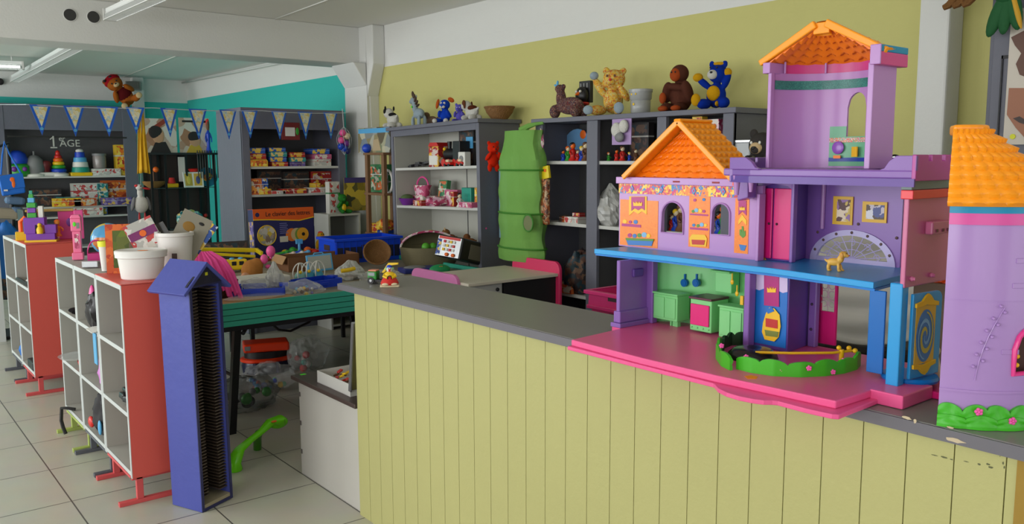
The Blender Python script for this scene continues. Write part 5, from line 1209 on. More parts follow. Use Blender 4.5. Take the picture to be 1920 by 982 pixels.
for i, (px, c1, c2, lb) in enumerate(((362, TGY, TOR, 'grey figurine on the low rack shelf'), (372, TTE, CRM, 'teal figurine on the low rack shelf'), (352, BLK, TBU, 'black figurine with a blue head on the low rack shelf'), (383, TGR, TR, 'green figurine with a red head on the low rack shelf'))): fig(lb, oR(px, zm-.49, .05), .18, c1, c2, BLK)
crumple('pile of teal and dark soft ornaments at the foot of the rack', oR(352, zm-.49, .02), (.16, .1, .12), PR['teal'], 'ornament pile', 'soft_toys', 8, neck=False)
# ------------------------------------------------------------------ games unit (bunting right end)
def oD(px, z, dy=.1): return Vector((at('y', DY+dy, px, 330).x, DY+dy, z))
S1, S2, S3 = 1.54, 1.285, .99
def stack(items, px, z, w_, d_, where, dy=.14):
    """flat boxes, one on the other; every box is a thing"""
    zz_ = z
    for i, (k, h_, s) in enumerate(items):
        pos = ['bottom', 'second', 'third', 'fourth', 'top'][i] if i < len(items)-1 else 'topmost'
        gbox('%s game box, %s of the stack %s' % (k, pos, where), oD(px+s, zz_, dy), w_, d_, h_, R(s), k); zz_ += h_+.002
stack([('yellow', .065, 0), ('red', .05, -1), ('blue', .05, -2)], 477, S1, .17, .2, 'at the left of the upper games shelf')
stack([('red', .04, 2), ('blue', .045, 0), ('teal', .045, 1), ('blue', .035, -1)], 515, S1, .16, .2, 'beside the leftmost on the upper games shelf')
stack([('purple', .04, 0), ('teal', .04, 1), ('red', .045, 0)], 551, S1, .15, .2, 'in the middle of the upper games shelf')
stack([('white', .065, 0), ('pink', .045, 1), ('blue', .05, -2)], 597, S1, .18, .2, 'at the right of the upper games shelf')
gbox('bright yellow flat box in front at the left of the upper games shelf', oD(479, S1, .03), .22, .06, .055, 0, 'yellow', side='yellow')
for px, w_, h_, k, lb, dy in ((479, .20, .145, 'orange', 'orange box standing at the left of the middle games shelf', .04), (494, .07, .145, 'blue', 'narrow blue box beside the orange one on the middle games shelf', .035), (503, .3, .22, 'dark', 'dark yellowish box standing behind the orange one', .30), (553, .32, .20, 'dark', 'dark picture box standing in the middle of the middle games shelf', .25), (600, .26, .20, 'red', 'dark red picture box standing at the right of the middle games shelf', .25)):
    gbox(lb, oD(px, S2, dy), w_*.82, .06, h_, 0, k)
for px, w_, h_, k, lb in ((492, .11, .05, 'yellow', 'small yellow box in front of the orange box'), (516, .14, .03, 'white', 'thin white box lying flat on the middle games shelf'), (547, .24, .045, 'red', 'flat dark red box in the middle of the middle games shelf'), (598, .27, .05, 'white', 'flat white box at the right front of the middle games shelf'), (590, .06, .04, 'yellow', 'small yellow box on the flat white box')):
    gbox(lb, oD(px, S2+(.052 if px == 590 else 0), .05), w_, .12, h_, 0, k)
q = at('y', DY-.02, 545, 246); t = Thing('red_sign', 'small red framed sign with a white middle on the head of the games unit', 'sign', (q.x, DY-.012, q.z-.08))
t.p('board', MB().box(-.09, .09, -.01, 0, 0, .16), pl('sign_red', (120, 36, 36), .5), bevel=.003); t.p('panel', MB().box(-.055, .04, -.013, -.01, .035, .115), WH); t.p('print', MB().ell((.065, -.012, .08), (.016, .003, .035)), TGR)
q = at('y', DY-.1, 645, 255)
t = Thing('ball_net', 'net of pink and dark blue balls hanging from the corner of the games unit', 'net of balls', (q.x, DY-.1, q.z))
t.p('cord', MB().cyl((0, 0, .08), (0, .02, .26), .004, n=6), strg)
for i, (dx, dz, m) in enumerate(((-.015, .03, TPK), (.03, 0, CRM), (-.03, -.04, TPK), (.02, -.07, TPU), (0, -.12, TBU), (-.035, -.10, TBU), (.035, -.14, pl('navy', (30, 36, 90), .4)))): t.p('ball', MB().ell((dx, 0, dz), .033), m)
nt_ = MB()
for k in range(8):
    a = 2*PI*k/8; nt_.tube([(0, 0, .09)]+[(.075*math.sin(PI*min(1, v*.9+.1))*math.cos(a+v), .05*math.sin(PI*min(1, v*.9+.1))*math.sin(a+v), .08-.26*v) for v in [i/8 for i in range(1, 9)]], .002, 4)
t.p('net', nt_, strg)
# ------------------------------------------------------------------ corner by the column: poster, wooden stand things, cube shelf toys
a = at('y', 7.27, 645, 333); b = at('y', 7.27, 686, 394)
t = Thing('wall_poster', 'yellow and green picture poster on the wall between games unit and wooden stand', 'poster', ((a.x+b.x)/2, 7.27, b.z))
t.p('sheet', MB().box(-(b.x-a.x)/2, (b.x-a.x)/2, 0, .012, 0, a.z-b.z), pr('jungle_print', [(70, 84, 40), (170, 140, 40), (50, 60, 44), (196, 170, 60)], 14, .5, smooth=True)); t.p('top_band', MB().box(-(b.x-a.x)/2, (b.x-a.x)/2, -.004, 0, a.z-b.z-.05, a.z-b.z), pl('poster_violet', (70, 60, 120), .5))
wy = (WY0+WY1)/2
def oW(px, z, dx=.12): return Vector((3.75+dx, at('x', 3.75+dx, px, 300).y, z))
zt_w = at('x', 3.75, 710, 286).z; z1_w = at('x', 3.75, 710, 362).z
a = at('x', 3.80, 671, 236); b = at('x', 3.80, 735, 280)
t = Thing('landscape_picture', 'landscape picture box with a pale track, on top of the wooden stand', 'picture', (3.84, (a.y+b.y)/2, zt_w), RW)
wl2 = abs(a.y-b.y); hl = a.z-zt_w
t.p('panel', MB().box(-wl2/2, wl2/2, -.02, .0, 0, hl), pr('landscape_print', [(70, 96, 60), (196, 190, 160), (110, 130, 150), (150, 140, 100), (90, 80, 60)], 9, .5, smooth=True)); t.p('track_print', MB().prism([(-.02, .02), (.14, .02), (.09, hl*.55), (.0, hl*.5)], 'y', -.023, -.02), mat('track_tan', (176, 156, 120), .6)); t.p('sky_print', MB().box(-wl2/2+.01, wl2/2-.01, -.0215, -.02, hl*.78, hl-.01), TLB)
q = at('x', 3.74, 679, 276); solo('blue_ball', MB().ell((0, 0, .04), .042), TBU, 'dark blue ball in front of the landscape picture', 'ball', (3.775, q.y-.02, zt_w))
gbox('green box with a white round print inside the wooden stand', oW(712, z1_w, .15), .30, .1, .25, RW, 'green', name='toy_box', cat='toy box')
q = oW(724, z1_w, .06); t = Thing('wheel_toy', 'white round toy wheel leaning on the green box', 'toy', (q.x, q.y, q.z), RW)
t.p('rim', MB().tube([(.085*math.cos(k*PI/12), .01, .1+.1*math.sin(k*PI/12)) for k in range(24)], .012, 8, closed=True), WH); t.p('spokes', MB().cyl((-.08, .01, .1), (.08, .01, .1), .006).cyl((0, .01, .01), (0, .01, .19), .006).ell((0, 0, .1), (.03, .015, .03)), TGY)
for px, z, k, lb in ((705, .95, 'yellow', 'yellow toy car box low in the wooden stand'), (722, .95, 'blue', 'small blue toy box low in the wooden stand')): gbox(lb, oW(px, z, .08), .16, .1, .08, RW, k, name='toy_box', cat='toy box')
q = at('x', 3.78, 716, 418); crumple('heap of yellow plastic toy pieces on the wooden stand', (3.82, q.y, .97), (.08, .1, .06), PR['yellow'], 'toys', 'toy_heap', 4, neck=False)
ctz = at('y', 7.2, 640, 401).z
q = at('y', 7.25, 634, 395); gbox('tall white and lime card box on the cube shelf', (q.x, 7.35, ctz), .12, .06, .30, R(8), 'white', side='green')
t = plush('green dragon toy with an orange belly on the cube shelf', (at('y', 7.27, 643, 395).x, 7.28, ctz), .2, R(10), bear(), face()+[('belly', TYE, [((0, -.14, .28), (.12, .07, .18))])], fur('green', (50, 130, 50)), name='dragon_toy')
solo('brown_ball', MB().ell((0, 0, .06), (.05, .05, .065)), TBR, 'small brown vase shaped toy inside the cube shelf', 'toy', (at('y', 7.3, 663, 420).x, 7.32, .618))
# ------------------------------------------------------------------ plush row and goods of the pale lined cabinet
ZF = 1.872
def fz(Y): return ZF+(FY1-Y)*math.tan(R(1.3))
def oF(px, py, z=None, dx=.14):
    q = at('x', 3.8+dx, px, py); return Vector((3.8+dx, q.y, fz(q.y) if z is None else z+(FY1-q.y)*math.tan(R(1.3))))
fwh, fbk, fbr, fbl, fpu, fgy = fur('white', (214, 212, 204)), fur('black', (40, 38, 40)), fur('brown', (110, 66, 44)), fur('royal_blue', (24, 70, 190)), fur('violet', (104, 96, 196)), fur('pale_grey', (160, 176, 186))
t = plush('black and white cow plush at the left end of the pale lined cabinet', V(oF(737, 235, dx=.08)), .26, RW-.2, quad(), [('head_patch', fbk, [((-.34, -.17, .58), (.09, .04, .09))]), ('back_patch', fbk, [((.1, -.05, .45), (.14, .14, .07))]), ('nose', TPK, [((-.60, -.04, .46), (.03, .07, .05))]), ('ear', fbk, [((-.30, -.16, .68), (.05, .03, .08)), ((-.30, .14, .68), (.05, .03, .08))])], fwh)
zb_body = [((.12, 0, .40), (.30, .15, .17)), ((-.18, 0, .62), (.11, .10, .24), (0, R(-20), 0)), ((-.30, 0, .84), (.11, .10, .10)), ((-.44, 0, .80), (.11, .075, .075)), ((-.12, -.10, .14), (.06, .06, .2)), ((-.12, .10, .14), (.06, .06, .2)), ((.34, -.10, .14), (.07, .06, .2)), ((.34, .10, .14), (.07, .06, .2))]
t = plush('pale blue toy zebra with an upright striped mane', V(oF(783, 222)), .30, RW-.15, zb_body, [('mane', pl('mane_brown', (84, 66, 56), .7), [((-.32+.09*k, 0, 1.02-.09*k), (.025, .05, .11), (0, R(20*k-14), 0)) for k in range(5)]), ('ear', fgy, [((-.24, .08, .95), (.03, .02, .06))]), ('price_dot', STK, [((-.16, -.12, .62), (.035, .02, .035))])], fgy, name='toy_zebra')
plush('brown and cream striped cat plush lying behind the toy zebra', V(oF(807, 220, dx=.22)), .30, RW+.2, quad(), [('head_patch', fcr, [((-.38, -.15, .54), (.09, .05, .09))]), ('paw', fcr, [((-.3, -.26, .07), (.07, .06, .06))])], fur('tabby', (120, 96, 78)))
dogb = bear()[:2]+[((0, -.19, .66), (.12, .10, .09)), ((-.2, -.08, .36), (.075, .09, .18), (R(35), R(25), 0)), ((.2, -.08, .36), (.075, .09, .18), (R(35), R(-25), 0)), ((-.17, -.24, .10), (.1, .2, .10), (0, 0, R(-20))), ((.17, -.24, .10), (.1, .2, .10), (0, 0, R(20)))]
plush('royal blue dog plush with big orange ears and a white muzzle', V(oF(833, 219, dx=.10)), .33, RW+.5, dogb, face(nm=TOR)+[('ear', fur('orange', (196, 90, 36)), [((-.31, -.02, .76), (.07, .05, .20), (0, R(14), 0)), ((.27, .0, .90), (.15, .05, .09), (0, R(25), 0))]), ('muzzle', fwh, [((-.05, -.23, .63), (.07, .06, .06)), ((.05, -.23, .63), (.07, .06, .06))]), ('eye_patch', fwh, [((-.07, -.19, .77), (.05, .03, .055)), ((.07, -.19, .77), (.05, .03, .055))]), ('paw', fwh, [((-.24, -.42, .09), (.1, .09, .09)), ((.24, -.42, .09), (.1, .09, .09))])], fbl)
plush('violet plush creature squeezed behind the blue and the spotted dogs', V(oF(862, 216, dx=.16)), .28, RW+.6, bear(), face(em=WH), fpu)
plush('white and brown spotted dog plush lying right of the violet one', V(oF(885, 222, dx=.10)), .34, RW-.1, quad(), [('head_patch', fbr, [((-.30, -.15, .60), (.1, .05, .11))]), ('ear', fbr, [((-.24, -.16, .54), (.05, .04, .13)), ((-.28, .15, .54), (.05, .04, .13))]), ('back_patch', fur('chestnut', (96, 48, 30)), [((.1, -.04, .42), (.18, .17, .1))]), ('nose', TOR, [((-.60, -.03, .46), (.035, .035, .03))])], fwh)
q = oF(928, 224, dx=.22); t = Thing('wicker_basket', 'shallow brown wicker bowl at the right end of the pale lined cabinet', 'basket', (q.x, 5.16, fz(5.16)))
wk = mat('wicker', (132, 92, 48), .7, bump=1, bscale=90, var=.25, vscale=60)
t.p('bowl', MB().lathe([(.06, 0), (.10, .05), (.115, .09), (.105, .09), (.09, .05), (.05, .012), (0, .012)], n=28), wk); t.p('rim', MB().tube([(.112*math.cos(k*PI/14), .112*math.sin(k*PI/14), .092) for k in range(28)], .008, 6, closed=True), wk)
# red bear on the cabinet's side
q = at('y', 5.02, 925, 292); fo = fur('scarlet', (236, 48, 20))
plush('scarlet red teddy bear hanging on the end of the pale lined cabinet', (q.x, 5.01, q.z-.13), .26, R(-14), bear()[:7]+[((-.14, -.02, .02), (.09, .09, .16)), ((.14, -.02, .02), (.09, .09, .16))], face(), fo)
# shelf 1
W1, W2, W3 = 1.525, 1.205, .88
fig('small orange and white figurine at the left of the upper cabinet shelf', oF(757, 315, W1), .11, WH, TOR, TOR)
fig('tiny grey figurine beside the orange one on the upper cabinet shelf', oF(747, 315, W1), .06, TGY, CRM, TBR)
t = Thing('toy_guns', 'dark heap of toy track and spare pieces on the upper cabinet shelf', 'toys', tuple(oF(787, 316, W1)), RW)
for i in range(9): t.p('track_piece', MB().obox((-.12+i*.03, .02*math.sin(i*2), .012+.004*i), (.09, .03, .018), (0, R(-8), i*.8)), mat('track_grey', (54, 54, 56), .5))
def tin(label, px, z, w, d, h, m1, m2, name='toy_tin', cat='tin', dx=.14, roof=False):
    t = Thing(name, label, cat, tuple(oF(px, 315, z, dx)), RW)
    t.p('body', MB().box(-w/2, w/2, -d/2, d/2, 0, h), m1, bevel=.006); t.p('label_panel', MB().box(-w/2+.01, w/2-.01, -d/2-.002, -d/2, h*.1, h*.55), m2)
    if roof: t.p('roof', MB().prism([(-w/2-.006, h), (w/2+.006, h), (w/2-.02, h+.03), (-w/2+.02, h+.03)], 'y', -d/2, d/2), TR)
    return t
tin('cream and red tram shaped tin on the upper cabinet shelf', 824, W1, .14, .12, .17, PR['red'], WH, roof=True)
t = Thing('toy_locomotive', 'black toy steam locomotive with red wheels on the upper cabinet shelf', 'toy train', tuple(oF(853, 315, W1, .12)), RW)
t.p('boiler', MB().cyl((-.10, 0, .10), (.10, 0, .10), .045), BLK); t.p('cab', MB().box(.04, .14, -.05, .05, .04, .2), BLK, bevel=.004); t.p('chimney', MB().cyl((-.07, 0, .13), (-.07, 0, .2), .014, .02), BLK); t.p('chassis', MB().box(-.13, .15, -.04, .04, .03, .055), mat('dark_green', (30, 50, 36), .5))
for x in (-.09, -.02, .06, .12): t.p('wheel', MB().cyl((x, -.052, .03), (x, -.04, .03), .03), TR)
t.p('lamp', MB().ell((-.10, -.03, .14), .014), TYE)
for px, lb in ((842, 'red toy car left of the white clock'), (865, 'red toy van beside the white clock')):
    t = Thing('toy_car', lb, 'toy car', tuple(oF(px, 316, W1, .05)), RW)
    t.p('body', MB().box(-.045, .045, -.025, .025, .012, .035), TR, bevel=.008); t.p('cabin', MB().box(-.022, .022, -.022, .022, .034, .055), CRM, bevel=.006)
    for x in (-.028, .028): t.p('wheel', MB().cyl((x, -.027, .012), (x, .027, .012), .012), BLK)
t = Thing('toy_clock', 'small white toy washing machine shaped clock on the upper cabinet shelf', 'toy', tuple(oF(871, 315, W1, .07)), RW)
t.p('case', MB().box(-.045, .045, -.03, .03, 0, .11), WH, bevel=.006); t.p('dial', MB().cyl((0, -.034, .055), (0, -.03, .055), .026, n=24), TGY)
gbox('tall grey box at the back right of the upper cabinet shelf', oF(884, 312, W1, .24), .20, .10, .30, RW, 'dark', name='grey_box', cat='box')
q = oF(871, 300, W1, .15); solo('red_booklet', MB().box(-.05, .05, 0, .008, .2, .34), TR, 'small red booklet pinned above the toys at the back of the cabinet', 'booklet', (4.16, at('x', 4.16, 871, 268).y, W1), RW)
solo('pale_card', MB().box(-.045, .045, 0, .006, .14, .23), TLB, 'pale blue price card in front of the grey box', 'card', tuple(oF(880, 280, W1, .17)), RW)
# shelf 2
t = Thing('flower_pot', 'purple flower shaped bowl at the left of the middle cabinet shelf', 'bowl', tuple(oF(764, 388, W2, .08)), RW)
t.p('bowl', MB().lathe([(.04, 0), (.05, .01), (.075, .06), (.068, .06), (.04, .012), (0, .012)], n=20), TPU); t.p('filling', MB().ell((0, 0, .065), (.055, .055, .03)), mat('sage', (80, 100, 60), .9, bump=.5))
t = Thing('pink_basket', 'pink gingham covered basket on the middle cabinet shelf', 'basket', tuple(oF(793, 372, W2, .2)), RW)
t.p('basket', MB().lathe([(.08, .08), (.10, .17), (.0, .17)], n=20, sy=.7), PR['pink']); t.p('cover', MB().box(-.1, .1, -.07, .07, 0, .08), PR['pink'], bevel=.01); t.p('handle', MB().tube([(.09*math.cos(PI*k/10), 0, .16+.08*math.sin(PI*k/10)) for k in range(11)], .008, 6), TPK)
gbox('small red and white flat box at the front left of the middle cabinet shelf', oF(790, 388, W2, .05), .13, .08, .045, RW, 'red', name='small_box', cat='box')
gbox('green storybook box leaning at the back of the middle cabinet shelf', oF(830, 376, W2, .24), .12, .04, .21, RW, 'green', name='storybook', cat='book', tilt=R(-8))
crumple('clear bag of pale pink dolls clothes on the middle cabinet shelf', oF(820, 389, W2, .09), (.11, .07, .045), PR['pink'], 'toy clothes', 'dolls_clothes', 2, neck=False)
gbox('magenta box with a white lid at the back of the middle cabinet shelf', oF(855, 380, W2, .2), .18, .1, .13, RW, 'pink', name='toy_box', cat='toy box')
gbox('small red standing packet right of the dolls clothes', oF(852, 388, W2, .09), .05, .04, .12, RW, 'red', name='packet', cat='packet')
tin('teal lunch box with an orange dot on the middle cabinet shelf', 883, W2, .13, .1, .15, TTE, TTE, 'lunch_box', 'lunch box', .16)
fig('white doll with black hair in a pale dress on the middle cabinet shelf', oF(862, 390, W2, .05), .11, WH, CRM, BLK)
gbox('bright pink low box at the right front of the middle cabinet shelf', oF(880, 392, W2, .04), .17, .08, .04, RW, 'pink', name='small_box', cat='box', side='pink')
gbox('yellow packet standing at the right end of the middle cabinet shelf', oF(900, 385, W2, .10), .03, .08, .15, RW, 'yellow', name='packet', cat='packet')
# shelf 3
solo('yellow_cushion', MB().ell((0, 0, .06), (.10, .05, .06)), mat('cushion_yellow', (206, 168, 30), .8), 'mustard yellow toy sack on the low cabinet shelf', 'cushion', tuple(oF(808, 425, W3, .12)), RW)
plush('light brown and white plush animal lying on the low cabinet shelf', oF(850, 430, W3, .14), .30, RW, quad(), [('ear', fcr, [((-.3, -.12, .7), (.05, .03, .08))])], fur('light_brown', (146, 100, 62)))
plush('brown plush animal at the right of the low cabinet shelf', oF(880, 432, W3, .10), .22, RW, quad(), [('nose', BLK, [((-.60, -.04, .46), (.03, .03, .03))])], fur('brown2', (130, 84, 50)))
gbox('bright pink box at the left of the low cabinet shelf', oF(762, 438, W3-.03, .05), .20, .1, .05, RW, 'pink', name='toy_box', cat='toy box', side='pink')
t = Thing('toy_umbrella', 'pink, white and green folded toy parasol at the right end of the low cabinet shelf', 'toy', tuple(oF(905, 436, W3, .05)), RW)
t.p('cone', MB().cyl((0, 0, 0), (.02, 0, .16), .035, .012), PR['pink']); t.p('tip', MB().ell((.025, 0, .17), .022), TPK)
# ------------------------------------------------------------------ green hanging tunnel, items around it
grn = mat('tunnel_gauze', (122, 178, 80), .75, alpha=.8, bump=.4, bscale=30)
xa = 3.72; q0 = at('x', xa, 978, 245); q1 = at('x', xa, 978, 500); w_ = (at('x', xa, 942, 380).y-at('x', xa, 1016, 380).y)/2
t = Thing('play_tunnel', 'tall lime green gauze play tunnel hanging between the two wall units', 'play tunnel', (xa, q0.y, .90))
b = MB(); N_ = 28; rows = 60; vs = []; zt_ = q0.z-.90
for j in range(rows+1):
    v = j/rows; z = zt_*v; f = (1+.05*math.sin(v*26)) * (1 if v < .72 else 1-(v-.72)*.75)
    for i in range(N_):
        a = 2*PI*i/N_; k = 1+.05*math.sin(a*7+v*4)+.03*math.sin(a*3-v*9)
        vs.append((.10*f*k*math.cos(a), w_*f*k*math.sin(a)+(.0 if v < .9 else -.02*(v-.9)*10), z))
b.add(vs, [(j*N_+i, j*N_+(i+1) % N_, (j+1)*N_+(i+1) % N_, (j+1)*N_+i) for j in range(rows) for i in range(N_)]+[tuple(range(rows*N_, rows*N_+N_))], 0, True)
t.p('gauze', b, grn)
for v in (.10, .37, .70): f = (1+.05*math.sin(v*26)); t.p('hoop', MB().tube([(.106*f*math.cos(a*PI/14), w_*1.05*f*math.sin(a*PI/14), zt_*v) for a in range(28)], .007, 6, closed=True), pl('hoop_green', (64, 130, 40), .5))
q = at('x', xa-.11, 990, 418); t.p('porthole_ring', MB().tube([(-.108+.0, q.y-q0.y+.05*math.cos(a*PI/10), q.z-.90+.055*math.sin(a*PI/10)) for a in range(20)], .007, 6, closed=True), pl('hoop_green', (64, 130, 40), .5)); t.p('porthole', MB().cyl((-.112, q.y-q0.y, q.z-.90), (-.108, q.y-q0.y, q.z-.90), .05, n=24), mat('porthole_dark', (110, 116, 70), .5))
p1 = at('x', 3.76, 1006, 232); t.p('hanging_loop', MB().tube([(0, 0, zt_), (.01, (p1.y-q0.y)*.6, zt_+.03), (p1.x-xa, p1.y-q0.y, p1.z-.90), (.06, p1.y-q0.y-.05, p1.z-.895)], [.03, .02, .012, .01], 8), grn)
q = at('x', 4.0, 944, 330); solo('blue_parcel', MB().box(-.06, .06, -.05, .05, 0, .62), pl('parcel_blue', (150, 190, 204), .5), 'tall pale blue parcel with an orange line behind the green tunnel', 'parcel', (4.02, q.y-.04, 1.0), bevel=.006)
q = at('x', 3.74, 1022, 360)
t = Thing('snack_pack', 'yellow headed hanging pack filled with orange and brown pieces beside the tunnel', 'hanging pack', (3.74, q.y, q.z-.20), RW)
t.p('header', MB().obox((.0, 0, .33), (.09, .02, .085), (0, R(-10), 0)), pl('header_yellow', (232, 206, 20), .4), bevel=.003); t.p('header_print', MB().obox((.012, -.012, .345), (.02, .004, .02)), TOR)
t.p('pouch', MB().box(-.035, .035, -.02, .02, -.02, .29), pr('pack_print', [(150, 80, 44), (190, 110, 60), (90, 60, 50), (200, 170, 130)], 60, .4), bevel=.012)
q = at('x', 3.76, 1018, 262); crumple('pink and orange hanging cloth behind the tunnel top', (3.77, q.y, q.z-.12), (.04, .06, .10), PR['pink'], 'cloth', 'hanging_cloth', 6, neck=False)
# ------------------------------------------------------------------ long grey unit: things on top
ZH = 1.87
def oH(px, py, z=ZH, dx=.14): q = at('x', 3.8+dx, px, py); return Vector((3.8+dx, q.y, z))
knit = pr('knit_yarn', [(96, 58, 44), (50, 38, 44), (150, 120, 100), (110, 40, 40), (70, 60, 80)], 70, .95)
plush('multicoloured knitted dog plush with a blue bow at the left end of the long unit', V(oH(1068, 215, dx=.10)), .46, RW, [((.02, 0, .28), (.40, .19, .20)), ((-.30, 0, .46), (.12, .12, .22)), ((-.32, -.02, .68), (.12, .12, .10)), ((-.40, -.1, .16), (.13, .13, .16)), ((.3, -.1, .14), (.12, .14, .14)), ((.34, .1, .14), (.1, .1, .14))], [('bow', TLB, [((-.36, -.06, .80), (.03, .03, .07), (0, R(10), 0)), ((-.42, -.06, .76), (.05, .03, .025), (0, R(20), 0))]), ('ear', knit, [((-.20, -.02, .72), (.06, .05, .06))])], knit)
t = Thing('bird_toy', 'black toy bird with a red scarf before a dark openwork crate, behind the knitted dog', 'toy', tuple(oH(1094, 180, dx=.24)), RW)
t.p('crate', MB().box(-.07, .07, -.02, .02, .14, .33), mat('openwork_black', (40, 40, 42), .5), bevel=.004); cr_ = MB()
for i in range(3): cr_.box(-.055+i*.04, -.035+i*.04, -.024, -.02, .27, .31)
t.p('crate_holes', cr_, TGY); t.p('body', MB().ell((0, -.05, .2), (.07, .05, .08)).ell((0, -.05, .07), (.06, .05, .07)), BLK); t.p('beak', MB().cyl((.0, -.09, .215), (.0, -.13, .205), .018, .004), TOR); t.p('scarf', MB().tube([(.06*math.cos(k*PI/8), -.05+.05*math.sin(k*PI/8), .13) for k in range(16)], .014, 6, closed=True), TR); t.p('eye', MB().ell((-.025, -.095, .235), .012).ell((.025, -.095, .235), .012), WH)
fy = fur('yellow', (216, 168, 52)); fyp = pr('fur_yellow_print', [(216, 168, 52), (220, 180, 70), (200, 110, 50), (206, 190, 120)], 40, .9)
plush('yellow teddy bear with one arm raised and pale blue pads, on the long unit', V(oH(1142, 215, dx=.10)), .44, RW+.55, [((0, .02, .30), (.20, .17, .26)), ((.02, -.02, .70), (.23, .19, .20)), ((-.14, 0, .88), (.075, .04, .07)), ((.20, 0, .86), (.07, .04, .07)), ((0, -.19, .64), (.09, .07, .06)), ((-.26, -.05, .56), (.08, .08, .24), (0, R(-32), 0)), ((.24, -.08, .42), (.075, .09, .18), (R(20), R(-30), 0)), ((-.24, -.28, .10), (.11, .24, .10), (0, 0, R(-30))), ((.16, -.24, .10), (.09, .22, .10), (0, 0, R(14)))], face(em=TBR, nm=TR)+[('foot_pad', fgy, [((.22, -.45, .13), (.10, .04, .11)), ((-.38, -.47, .10), (.1, .05, .09))]), ('hand_pad', fgy, [((-.36, -.09, .78), (.09, .08, .08))]), ('belly', fyp, [((0, -.13, .32), (.14, .07, .18))])], fyp)
q = oH(1202, 212, dx=.14); t = Thing('silver_bucket', 'translucent silver tub with a lid between the yellow bear and the gorilla', 'tub', (q.x, q.y, ZH))
scm_ = mat('cloudy_plastic', (176, 178, 178), .25, alpha=.8)
t.p('pail', MB().lathe([(.075, 0), (.09, .02), (.092, .12), (.088, .125), (.10, .14), (.105, .21), (0, .21)], n=32), scm_); t.p('lid', MB().lathe([(.11, .20), (.112, .225), (.10, .228), (0, .228)], n=32), scm_); t.p('stickers', MB().ell((-.10, .02, .18), (.004, .01, .01)).ell((-.10, -.03, .18), (.004, .008, .01)).ell((-.095, .0, .09), (.004, .012, .012)), TYE)
fgo = fur('gorilla', (92, 52, 40)); fgf = fur('gorilla_face', (176, 78, 36))
plush('brown gorilla plush with an orange face and folded arms on the long unit', V(oH(1268, 205, dx=.14)), .42, RW+.1, [((0, .05, .34), (.26, .20, .34)), ((.0, -.02, .80), (.20, .18, .19)), ((0, -.14, .52), (.24, .1, .08), (0, R(10), 0)), ((-.25, -.1, .42), (.1, .13, .24), (R(20), R(20), 0)), ((.26, -.1, .42), (.1, .13, .24), (R(20), R(-10), 0)), ((-.16, -.22, .10), (.12, .2, .1)), ((.16, -.22, .10), (.12, .2, .1))], [('face', fgf, [((-.02, -.15, .77), (.13, .09, .14))]), ('hand', fgf, [((-.28, -.22, .30), (.08, .07, .12))]), ('foot', fgf, [((-.16, -.38, .07), (.11, .1, .06)), ((.16, -.38, .07), (.11, .1, .06))]), ('eye', BLK, [((-.06, -.235, .82), (.018, .012, .02)), ((.03, -.235, .82), (.018, .012, .02))]), ('ear', fgf, [((-.2, .0, .80), (.04, .05, .06))])], fgo)
fb2 = fur('deep_blue', (14, 50, 160)); fye2 = fur('golden', (216, 160, 24))
plush('blue and yellow patchwork bear plush waving at the right of the long unit', V(oH(1336, 200, dx=.12)), .43, RW+.45, [((0, .02, .30), (.21, .18, .26)), ((.03, -.02, .74), (.20, .18, .19)), ((-.10, 0, .94), (.06, .04, .08)), ((.17, 0, .94), (.06, .04, .08)), ((-.25, -.05, .56), (.075, .09, .20), (0, R(-50), 0)), ((.22, -.05, .60), (.075, .09, .20), (0, R(20), 0)), ((-.20, -.22, .12), (.13, .20, .11), (0, 0, R(-24))), ((.2, -.2, .14), (.13, .18, .12), (0, 0, R(20)))], [('muzzle', fwh, [((-.05, -.17, .72), (.11, .08, .10))]), ('nose', BLK, [((-.06, -.25, .76), (.03, .02, .024))]), ('eye', BLK, [((-.09, -.19, .86), (.02, .015, .02)), ((.04, -.19, .86), (.02, .015, .02))]), ('paw', fye2, [((-.37, -.08, .68), (.11, .09, .09)), ((.24, -.06, .76), (.09, .08, .09)), ((-.34, -.36, .20), (.10, .07, .13))]), ('belly', fye2, [((-.03, -.13, .34), (.14, .08, .16))]), ('tuft', fye2, [((.05, 0, .95), (.14, .05, .04))]), ('tail', fye2, [((.08, -.2, .12), (.05, .14, .06))])], fb2)
# ------------------------------------------------------------------ long grey unit: shelves
T1, T2_, T3 = 1.585, 1.175, .70
q = oH(1082, 280, T1, .25); t = Thing('blue_dome', 'pale blue half round picture box at the back left of the long unit', 'picture box', (4.08, q.y, T1), RW)
t.p('panel', MB().prism([(-.17, 0), (.17, 0)]+[(.17*math.cos(PI*k/14), .02+.2*math.sin(PI*k/14)) for k in range(15)], 'y', -.03, 0), pl('dome_blue', (110, 160, 206), .4)); t.p('print', MB().ell((.06, -.032, .18), (.03, .004, .03)), TOR)
fc = [(TBU, TOR, BLK), (TR, CRM, TBR), (TBR, TOR, BLK), (TGR, CRM, TOR), (TBU, CRM, TYE), (TGY, TBR, BLK), (TR, TOR, BLK), (TBR, CRM, TBR)]
def figs(pxs, z, dx, h0, where, base=0):
    for i, px in enumerate(pxs):
        c = fc[(i*3+base) % 8]; nm_ = {id(TBU): 'blue', id(TR): 'red', id(TBR): 'brown', id(TGR): 'green', id(TGY): 'grey'}[id(c[0])]
        order = ['leftmost', 'second', 'third', 'fourth', 'fifth', 'sixth', 'seventh'][i]
        fig('%s %s figurine from the left %s' % (order, nm_, where) if i else 'leftmost small %s figurine %s' % (nm_, where), oH(px, 300, z, dx), h0*(1+.25*((i*7) % 3-1)), *c, group=None)
figs((1056, 1065, 1074, 1083, 1091, 1098), T1, .08, .10, 'on the upper left shelf of the long unit')
figs((1141, 1156, 1167, 1180, 1192), T1, .08, .075, 'on the upper shelf right of the second post', 3)
